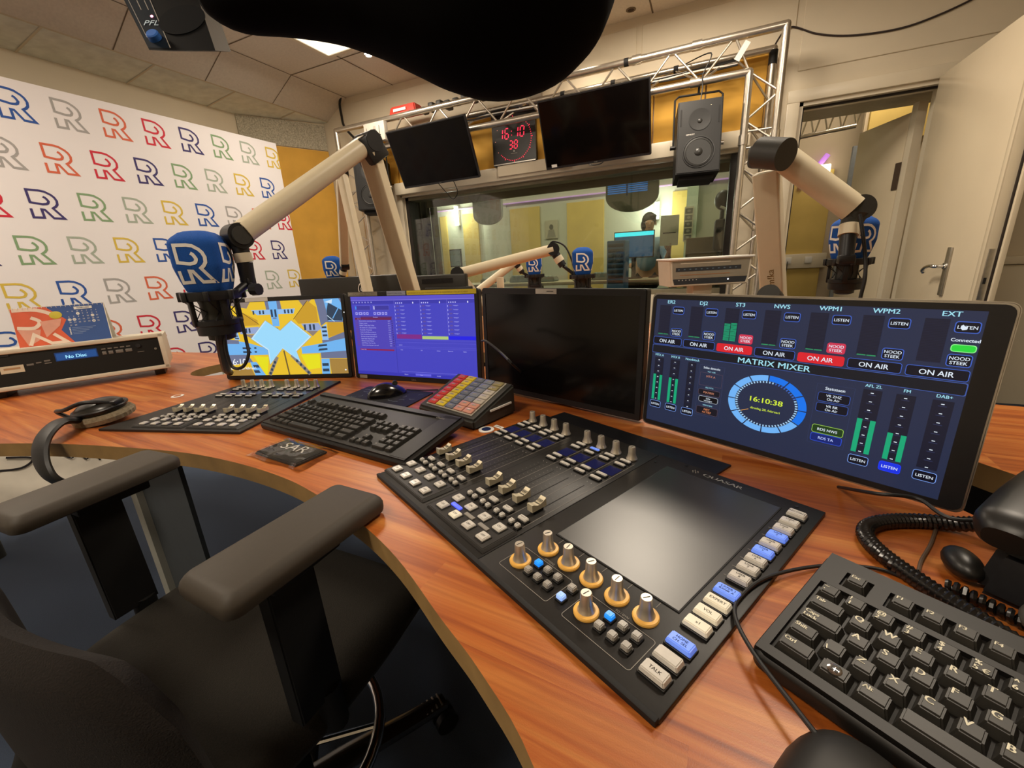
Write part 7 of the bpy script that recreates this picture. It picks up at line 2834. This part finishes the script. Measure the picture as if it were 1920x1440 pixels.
# hanging grey baffles with rounded ends
def baffle(xa, xb, ya, yb_, Y, label, blue=False):
    a, c = aty(xa, ya, Y), aty(xb, ya, Y)
    zb = aty((xa + xb) / 2, yb_, Y).z
    w = c.x - a.x
    zt = H
    M = Matrix(((1, 0, 0, (a.x + c.x) / 2), (0, 0, -1, Y), (0, 1, 0, 0), (0, 0, 0, 1)))
    outl = [(-w / 2, zt), (-w / 2, zb + w * 0.30)] + [(-w / 2 * math.cos(t), zb + w * 0.30 * (1 - math.sin(t))) for t in [PI * k / 14 for k in range(1, 14)]] + [(w / 2, zb + w * 0.30), (w / 2, zt)]
    root = thing('hanging_baffle', label, 'baffle', ((a.x + c.x) / 2, Y, zb))
    b = MB()
    b.prism(outl, -0.03, 0.03, M_GREYP, M=M)
    b.build('panel', root)
    if blue:  # glowing blue stripes stand in for a screen reflected on the baffle
        b = MB()
        for k in range(26):
            z = zb + w * 0.35 + k * 0.021
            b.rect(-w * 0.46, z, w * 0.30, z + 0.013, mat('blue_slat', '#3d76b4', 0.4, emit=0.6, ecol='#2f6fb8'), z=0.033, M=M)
        b.rect(-w * 0.10, zb + w * 0.3, -w * 0.07, zt, mat('blue_dark', '#1d3f6e', 0.4), z=0.036, M=M)
        b.build('reflected_stripes', root, smooth=False)
    return root
baffle(888, 941, 385, 422, 5.3, 'grey hanging baffle with a rounded lower end, seen through the window left of centre')
baffle(1137, 1236, 340, 397, 5.2, 'hanging baffle with a rounded end and painted blue screen reflection, seen through the window near the person', blue=True)

# dark patterned curtain at the left end of the window
x0, x1 = aty(740, 430, 4.35).x, aty(820, 430, 4.35).x
b = MB()
n_ = 60
front = [(x0 + (x1 - x0) * i / n_, 4.35 + 0.035 * math.sin(i * 0.85)) for i in range(n_ + 1)]
back = [(p[0], p[1] + 0.012) for p in front][::-1]
b.prism(front + back, 0.02, 2.6, mat('tree_print_curtain', '#55523f', 0.9, var=0.55, scale=9))
cu = b.build('curtain')
tag(cu, 'dark curtain with a mottled tree print at the left end of the studio window', 'curtain')
# dark furniture at the right end
p0 = aty(1310, 480, 5.0)
b = MB()
b.box((p0.x + 0.12, 5.2, 0.62), (0.5, 0.5, 1.24), mat('brown_shelf', '#5e4a28', 0.7, var=0.2, scale=12), bev=0.01)
cb_ = b.build('cabinet')
tag(cb_, 'brown cabinet seen through the right end of the studio window', 'cabinet')
b = MB()
q_ = aty(1356, 375, 4.75)
b.ball((q_.x, 4.75, q_.z), (0.075, 0.075, 0.09), M_BLACK, 20)
b.cyl((q_.x, 4.75, 0.0), (q_.x, 4.75, q_.z), 0.02, 0.02, M_BLACK, 12)
b.cyl((q_.x, 4.75, 0.0), (q_.x, 4.75, 0.02), 0.15, 0.15, M_BLACK, 24)
b.box((q_.x + 0.02, 4.75, 1.24), (0.16, 0.12, 0.30), M_BLACKM, bev=0.03)
b.cyl((q_.x - 0.02, 4.70, 1.50), (q_.x + 0.12, 4.70, 1.42), 0.012, 0.012, M_WHITE, 10)
tag(b.build('floor_stand'), 'black stand with rounded headpiece behind the right end of the window', 'stand')
# poster and photo strip
def flat(px0, py0, px1, py1, Y, mt, name, label, cat, extra=None):
    a, c = aty(px0, py0, Y), aty(px1, py1, Y)
    b = MB()
    b.box(((a.x + c.x) / 2, Y, (a.z + c.z) / 2), (abs(c.x - a.x), 0.012, abs(a.z - c.z)), mt)
    if extra:
        extra(b, a, c, Y - 0.008)
    o = b.build(name)
    tag(o, label, cat)
    return o
def face_print(b, a, c, y):
    w, h = abs(c.x - a.x), abs(a.z - c.z)
    mx, mz = (a.x + c.x) / 2, (a.z + c.z) / 2
    g1, g2 = mat('poster_grey', '#8b8676', 0.7), mat('poster_dark', '#5c594d', 0.7)
    M = Matrix(((1, 0, 0, mx), (0, 0, -1, y), (0, 1, 0, mz), (0, 0, 0, 1)))
    b.ball((0, h * 0.12, 0), (w * 0.17, h * 0.16, 0.001), g2, 14, M=M)
    b.poly([(-w * 0.35, -h * 0.45), (w * 0.35, -h * 0.45), (w * 0.22, -h * 0.02), (-w * 0.22, -h * 0.02)], g1, z=0.0005, M=M)
flat(1022, 414, 1046, 446, NB - 0.02, mat('poster_paper', '#b3ac94', 0.7), 'poster', 'small grey portrait poster on the far studio wall', 'poster', face_print)
def strip_print(b, a, c, y):
    w, h = abs(c.x - a.x), abs(a.z - c.z)
    M = Matrix(((1, 0, 0, (a.x + c.x) / 2), (0, 0, -1, y), (0, 1, 0, (a.z + c.z) / 2), (0, 0, 0, 1)))
    for k in range(5):
        z = h * (0.38 - 0.19 * k)
        b.rect(-w * 0.4, z - h * 0.08, w * 0.4, z + h * 0.07, MATS['poster_dark'] if 'poster_dark' in MATS else M_DGREY, z=0.0005, M=M)
        b.ball((0, z, 0.001), (w * 0.2, h * 0.04, 0.0005), MATS['poster_grey'], 10, M=M)
flat(1284, 388, 1297, 452, NB - 0.32, MATS['poster_paper'], 'photo_strip', 'upright strip of small photos on the pale post beyond the window', 'photo strip', strip_print)

# consoles and racks of the far studio
dk = thing('control_desk', 'long pale desk of the far studio behind the window glass', 'desk', (-1.6, 5.6, 0))
b = MB()
b.box((-2.1, 5.45, 0.80), (3.7, 0.52, 0.04), mat('far_desk_top', '#a39a7e', 0.5), bev=0.005)
b.build('desktop', dk)
for x in (-3.8, -2.1, -0.35):
    b = MB()
    b.box((x, 5.45, 0.39), (0.06, 0.45, 0.78), M_DGREY)
    b.build('leg', dk)
FB = mat('far_blue_panel', '#33566b', 0.45, var=0.12, scale=30, emit=0.05, ecol='#3a78a0')
def tower(px0, px1, pyt, Y, name, label, cat, slots=8, mt=None):
    a, c = aty(px0, pyt, Y), aty(px1, pyt, Y)
    t = thing(name, label, cat, ((a.x + c.x) / 2, Y, 0))
    b = MB()
    b.box(((a.x + c.x) / 2, Y + 0.15, a.z / 2), (c.x - a.x, 0.3, a.z), mt or FB, bev=0.01)
    b.build('cabinet', t)
    b = MB()
    for k in range(slots):
        z = a.z - 0.05 - k * 0.055
        b.box(((a.x + c.x) / 2, Y - 0.003, z), ((c.x - a.x) * 0.86, 0.008, 0.036), mat('rack_unit', '#243a48', 0.4), bev=0.002)
    b.build('rack_units', t)
    return t
tower(1138, 1172, 452, 4.80, 'equipment_rack', 'tall blue-lit equipment rack beyond the window, left of the person', 'rack')
# far monitors
def far_mon(px0, py0, px1, py1, Y, label, mt_s, z_t=0.82, cyan=False):
    a, c = aty(px0, py0, Y), aty(px1, py1, Y)
    x0, x1, zt, zb = a.x, c.x, a.z, c.z
    t = thing('monitor', label, 'monitor', ((x0 + x1) / 2, Y, z_t))
    b = MB()
    b.box(((x0 + x1) / 2, Y, (zt + zb) / 2), (x1 - x0, 0.03, zt - zb), M_DGREY, bev=0.004)
    b.build('housing', t)
    b = MB()
    b.box(((x0 + x1) / 2, Y - 0.017, (zt + zb) / 2), (x1 - x0 - 0.03, 0.004, zt - zb - 0.03), mt_s)
    if cyan:
        b.box(((x0 + x1) / 2, Y - 0.020, zt - 0.035), (x1 - x0 - 0.02, 0.004, 0.045), glow('#35d4e0', 1.6))
    b.build('screen', t, smooth=False)
    b = MB()
    b.box(((x0 + x1) / 2, Y + 0.03, (z_t + zb) / 2), (0.05, 0.03, zb - z_t + 0.02), M_DGREY)
    b.box(((x0 + x1) / 2, Y + 0.03, z_t + 0.006), (0.2, 0.14, 0.012), M_DGREY)
    b.build('stand', t)
far_mon(1152, 436, 1226, 482, 5.45, 'far studio monitor with a bright cyan band along its top', mat('far_screen_blue', '#234f72', 0.3, emit=0.25, ecol='#2f78a8'), cyan=True)
far_mon(843, 468, 867, 500, 5.5, 'small grey monitor on the far studio desk, seen at the left through the window', mat('far_screen_grey', '#6d7a74', 0.4, emit=0.1, ecol='#9ab0a8'))
for (x_, y_, w_, h_, lbl) in ((1252, 505, 0.13, 0.19, 'small dark box loudspeaker on the far desk beside the cream unit'), (1264, 475, 0.12, 0.17, 'small grey box loudspeaker behind the other on the far desk')):
    p = aty(x_, y_, 5.40 if h_ > 0.18 else 5.62)
    t = thing('loudspeaker', lbl, 'loudspeaker', (p.x, p.y, 0.82))
    b = MB()
    b.box((p.x, p.y, 0.82 + h_ / 2), (w_, 0.14, h_), M_DGREY, bev=0.008)
    b.build('cabinet', t)
    b = MB()
    b.lathe([(0.042, 0.0), (0.045, 0.004), (0.02, -0.004), (0.001, 0.002)], M_BLACK, 20, M=Matrix(((1, 0, 0, p.x), (0, 0, -1, p.y - 0.072), (0, 1, 0, 0.82 + h_ * 0.38), (0, 0, 0, 1))))
    b.build('woofer', t)
for k, (x_, y_) in enumerate(((-2.75, 5.45), (-2.3, 5.47), (-1.95, 5.42), (-1.15, 5.42))):
    b = MB()
    b.taper((x_, y_, 0.82 + 0.03 + 0.01 * (k % 2)), (0.32, 0.22, 0.06 + 0.02 * (k % 2)), (0.9, 0.85), mat('far_gear_grey', '#5f6c66', 0.5, var=0.15, scale=20), bev=0.01)
    for q in range(6):
        b.box((x_ - 0.12 + q * 0.048, y_ - 0.02, 0.82 + 0.066 + 0.02 * (k % 2)), (0.03, 0.09, 0.012), mat('far_gear_light', '#a8b3ab', 0.5))
    o = b.build('studio_device')
    tag(o, ['low grey device at the left end of the far studio desk', 'second low grey device on the far studio desk, from the left', 'third low grey device on the far desk, behind the middle microphones', 'low grey console with light keys on the far desk in front of the person'][k], 'device')

# the person reading a sheet in the far studio
def skin_body(name, verts, edges, rad, mt, parent, levels=2):
    me = bpy.data.meshes.new(name)
    me.from_pydata([tuple(v) for v in verts], edges, [])
    ob = bpy.data.objects.new(name, me)
    COL.objects.link(ob)
    sk_ = ob.modifiers.new('skin', 'SKIN')
    sub = ob.modifiers.new('sub', 'SUBSURF')
    sub.levels = levels
    sub.render_levels = levels
    for i, r_ in enumerate(rad):
        me.skin_vertices[0].data[i].radius = r_ if isinstance(r_, tuple) else (r_, r_)
    me.skin_vertices[0].data[0].use_root = True
    dg = bpy.context.evaluated_depsgraph_get()
    dg.update()
    nm = bpy.data.meshes.new_from_object(ob.evaluated_get(dg))
    bpy.data.objects.remove(ob)
    nm.materials.clear()
    nm.materials.append(mt)
    nm.polygons.foreach_set('use_smooth', [True] * len(nm.polygons))
    o = bpy.data.objects.new(name, nm)
    COL.objects.link(o)
    o.parent = parent
    o.location = -parent.location
    return o
hd = aty(1216, 420, 5.85)
hx, hy_, hz = hd.x, 5.85, hd.z
per = thing('person', 'dark-haired person in a blue-grey top holding up a white sheet beyond the window glass', 'person', (hx, hy_, 0))
SK = mat('skin_tone', '#b98d6c', 0.55, var=0.04)
SH = mat('blue_grey_shirt', '#7d97a8', 0.8, var=0.08, scale=20)
HR = mat('dark_hair', '#221d1a', 0.7, var=0.2, scale=90)
z0 = hz
V_ = [(hx, hy_, z0 - 0.62), (hx, hy_, z0 - 0.42), (hx, hy_, z0 - 0.26), (hx, hy_, z0 - 0.17), (hx + 0.005, hy_ - 0.01, z0 - 0.09), (hx + 0.01, hy_ - 0.02, z0 - 0.01), (hx + 0.012, hy_ - 0.015, z0 + 0.07),
      (hx + 0.17, hy_ - 0.02, z0 - 0.22), (hx + 0.25, hy_ - 0.10, z0 - 0.44), (hx + 0.28, hy_ - 0.30, z0 - 0.36), (hx + 0.285, hy_ - 0.35, z0 - 0.34),
      (hx - 0.17, hy_ - 0.02, z0 - 0.22), (hx - 0.23, hy_ - 0.06, z0 - 0.46), (hx - 0.12, hy_ - 0.28, z0 - 0.52),
      (hx - 0.09, hy_, z0 - 0.72), (hx - 0.10, hy_ - 0.40, z0 - 0.70), (hx - 0.10, hy_ - 0.42, 0.10), (hx - 0.10, hy_ - 0.53, 0.04),
      (hx + 0.09, hy_, z0 - 0.72), (hx + 0.10, hy_ - 0.40, z0 - 0.70), (hx + 0.10, hy_ - 0.42, 0.10), (hx + 0.10, hy_ - 0.53, 0.04)]
E_ = [(0, 1), (1, 2), (2, 3), (3, 4), (4, 5), (5, 6), (2, 7), (7, 8), (8, 9), (9, 10), (2, 11), (11, 12), (12, 13), (0, 14), (14, 15), (15, 16), (16, 17), (0, 18), (18, 19), (19, 20), (20, 21)]
Rd = [(0.15, 0.11), (0.145, 0.10), (0.13, 0.09), (0.06, 0.055), (0.052, 0.055), (0.075, 0.088), (0.07, 0.085), 0.062, 0.042, 0.028, 0.025, 0.062, 0.042, 0.028, 0.09, 0.065, 0.04, 0.035, 0.09, 0.065, 0.04, 0.035]
body = skin_body('body', V_, E_, Rd, SK, per)
# shirt over the torso and upper arms
Vs = V_[:4] + [V_[7], V_[8], tuple(V(V_[8]).lerp(V(V_[9]), 0.35)), V_[11], V_[12], tuple(V(V_[12]).lerp(V(V_[13]), 0.6))]
Es = [(0, 1), (1, 2), (2, 3), (2, 4), (4, 5), (5, 6), (2, 7), (7, 8), (8, 9)]
Rs = [(0.165, 0.125), (0.16, 0.115), (0.145, 0.105), (0.068, 0.062), 0.075, 0.054, 0.042, 0.075, 0.054, 0.040]
lab(skin_body('shirt', Vs, Es, Rs, SH, per), 'blue-grey shirt')
Vt = [V_[0], V_[14], V_[15], tuple(V(V_[16]) + V((0, 0, 0.02))), V_[18], V_[19], tuple(V(V_[20]) + V((0, 0, 0.02)))]
skin_body('trousers', [(V_[0][0], V_[0][1], V_[0][2] - 0.01)] + Vt[1:], [(0, 1), (1, 2), (2, 3), (0, 4), (4, 5), (5, 6)], [(0.178, 0.14), 0.108, 0.08, 0.058, 0.108, 0.08, 0.058], M_BLACKM, per)
b = MB()
b.ball((hx + 0.004, hy_ + 0.012, z0 + 0.045), (0.088, 0.100, 0.098), HR, 24)
b.ball((hx - 0.022, hy_ + 0.010, z0 - 0.010), (0.074, 0.092, 0.088), HR, 20)
b.ball((hx + 0.055, hy_ - 0.045, z0 + 0.085), (0.045, 0.050, 0.030), HR, 16)
b.build('hair', per)
b = MB()
b.ball((hx + 0.030, hy_ - 0.103, z0 - 0.005), (0.010, 0.016, 0.016), SK, 12)
for sx_ in (-0.022, 0.052):
    b.ball((hx + sx_, hy_ - 0.092, z0 + 0.018), (0.010, 0.006, 0.006), M_WHITE, 10)
    b.ball((hx + sx_, hy_ - 0.098, z0 + 0.018), (0.004, 0.003, 0.004), M_BLACKM, 8)
b.ball((hx + 0.018, hy_ - 0.094, z0 - 0.045), (0.020, 0.006, 0.005), mat('lip_tone', '#96604f', 0.5), 10)
b.ball((hx + 0.088, hy_ - 0.005, z0 + 0.0), (0.010, 0.018, 0.026), SK, 12)
b.ball((hx - 0.078, hy_ - 0.005, z0 + 0.0), (0.010, 0.018, 0.026), SK, 12)
b.build('face', per)
hnd = V(V_[10])
Vh = [hnd, hnd + V((0.01, -0.04, 0.03)), hnd + V((0.012, -0.07, 0.055))]
Eh = [(0, 1), (1, 2)]
Rh = [0.024, 0.028, 0.024]
vsx, ex, rx_ = [hnd, hnd + V((0.005, -0.035, 0.03))], [(0, 1)], [0.024, 0.030]
for k in range(4):
    o0 = hnd + V((-0.022 + 0.015 * k, -0.06, 0.055))
    i0 = len(vsx)
    vsx += [o0, o0 + V((0, -0.022, 0.022)), o0 + V((0, -0.012, 0.040 + 0.004 * (k in (1, 2))))]
    ex += [(1, i0), (i0, i0 + 1), (i0 + 1, i0 + 2)]
    rx_ += [0.0095, 0.0085, 0.0075]
i0 = len(vsx)
vsx += [hnd + V((-0.036, -0.045, 0.040)), hnd + V((-0.044, -0.060, 0.064))]
ex += [(0, i0), (i0, i0 + 1)]
rx_ += [0.010, 0.0085]
skin_body('hand', vsx, ex, rx_, SK, per, 1)
a = hnd + V((0.0, -0.085, 0.10))
t = thing('paper_sheet', 'white sheet held up by the person beyond the window', 'paper', (a.x, a.y, a.z))
b = MB()
Mpp = frame(a, (1, 0.15, 0), y=(0.12, 0.0, 1))
n_ = 8
vs, fs = [], []
for j in range(n_ + 1):
    for i in range(2):
        vs.append((-0.10 + 0.20 * i, -0.04 + 0.33 * j / n_, 0.012 * math.sin(PI * j / n_)))
fs = [(2 * j, 2 * j + 1, 2 * j + 3, 2 * j + 2) for j in range(n_)]
b.add(vs, fs, mat('sheet_paper', '#dcdccb', 0.7), M=Mpp)
b.box((0.0, 0.10, 0.016), (0.14, 0.012, 0.001), M_DGREY, M=Mpp)
b.build('sheet', t)
# the chair the person sits on
t = thing('office_chair', 'dark office chair under the person beyond the window', 'chair', (hx, hy_, 0))
b = MB()
b.box((hx, hy_ - 0.08, z0 - 0.84), (0.46, 0.46, 0.07), M_DGREY, bev=0.025)
b.build('seat', t)
b = MB()
b.box((hx, hy_ + 0.21, z0 - 0.50), (0.42, 0.06, 0.52), M_DGREY, bev=0.025)
b.box((hx, hy_ + 0.20, z0 - 0.80), (0.08, 0.03, 0.16), M_BLACKM)
b.build('backrest', t)
b = MB()
b.cyl((hx, hy_ - 0.05, 0.06), (hx, hy_ - 0.05, z0 - 0.86), 0.03, 0.03, M_BLACKM, 16)
for k in range(5):
    a_ = 2 * PI * k / 5
    b.cyl((hx, hy_ - 0.05, 0.08), (hx + 0.28 * math.cos(a_), hy_ - 0.05 + 0.28 * math.sin(a_), 0.04), 0.02, 0.015, M_BLACKM, 10)
    b.ball((hx + 0.28 * math.cos(a_), hy_ - 0.05 + 0.28 * math.sin(a_), 0.03), 0.03, M_BLACK, 12)
b.build('base', t)

# ------------------------------------------------------------------ hall behind the doorway
b = MB()
a, c = aty(1475, 430, 6.0), aty(1545, 430, 6.0)
b.box((0.95, 6.02, 1.02), (0.48, 0.04, 1.72), M_NYEL, bev=0.003, seg=1)
b.box((0.95, 6.00, 0.93), (0.56, 0.06, 0.16), M_TRIM, bev=0.004)
for x in (0.86, 1.06):
    b.box((x, 5.965, 0.94), (0.07, 0.012, 0.07), M_WHITE, bev=0.003)
b.tube([(0.86, 5.955, 0.93), (0.855, 5.93, 0.90), (0.85, 5.95, 0.6), (0.86, 5.96, 0.3)], 0.004, M_RUB, 6)
b.box((0.95, 6.30, 1.4), (1.15, 0.5, 2.8), M_HALL)
struct(b.build('trim_20'))
b = MB()
b.box((1.60, 5.6, 2.30), (0.55, 0.06, 0.55), M_NYEL)
b.box((1.75, 5.65, 1.4), (0.9, 0.06, 2.8), M_HALL)
struct(b.build('trim_21'))
# blue-grey recess and the inner door of the hall
b = MB()
b.box((1.36, 5.5, 1.02), (0.30, 0.05, 1.95), mat('blue_grey_recess', '#8d949b', 0.7))
struct(b.build('trim_22'))
b = MB()
d0, d1 = V((1.075, 4.66, 0)), V((1.235, 4.17, 0))
dd_ = (d1 - d0)
L_ = dd_.length
Md = Matrix.Translation(d0) @ Matrix.Rotation(math.atan2(dd_.y, dd_.x), 4, 'Z')
b.box((L_ / 2, 0, 0.98), (L_, 0.045, 1.94), M_DOOR, M=Md, bev=0.003)
b.box((L_ + 0.03, 0.01, 1.0), (0.05, 0.06, 2.0), M_TRIM, M=Md)
b.box((L_ - 0.02, -0.026, 1.55), (0.05, 0.006, 0.18), mat('hinge_brown', '#4a3a30', 0.5), M=Md)
struct(b.build('door_2'))
# truss length under the hall ceiling
t = thing('ceiling_truss', 'short silver truss under the hall ceiling, seen through the doorway', 'truss', (0.9, 5.3, 2.2))
pa, pb_ = aty(1500, 262, 5.2), aty(1605, 236, 5.2)
for dz in (0.0, 0.22):
    b = MB()
    b.cyl(pa + V((-0.3, 0, dz)), pb_ + V((0, 0, dz)), 0.018, 0.018, M_ALU, 14)
    b.build('chord', t)
L_ = (pb_ - pa)
for k in range(5):
    b = MB()
    p = pa + L_ * (k / 4.0)
    b.cyl(p + V((-0.1, 0, 0)), p, 0.0001, 0.0001, M_ALU, 6) if False else None
    b.cyl(p, p + L_ * 0.125 + V((0, 0, 0.22)), 0.007, 0.007, M_ALU, 8)
    if k < 4:
        b.cyl(p + L_ * 0.125 + V((0, 0, 0.22)), p + L_ * 0.25, 0.007, 0.007, M_ALU, 8)
    b.build('brace', t)
b = MB()
b.cyl(pa + V((0.1, 0, 0.22)), V((pa.x + 0.1, pa.y, H + 0.03)), 0.01, 0.01, M_ALU, 10)
b.build('hanger', t)

b = MB()
pa_, pb2 = aty(1500, 352, 6.0), aty(1552, 290, 6.0)
beam(b, pa_, pb2, 0.07, 0.05, mat('violet_glow', '#c48ae0', 0.5, emit=0.6, ecol='#b870e0'))  # glowing bar standing in for a patch of violet light on the wall
tag(b.build('violet_glow_bar'), 'violet glow slanting up the hall wall through the doorway, built as a bar', 'glow patch')
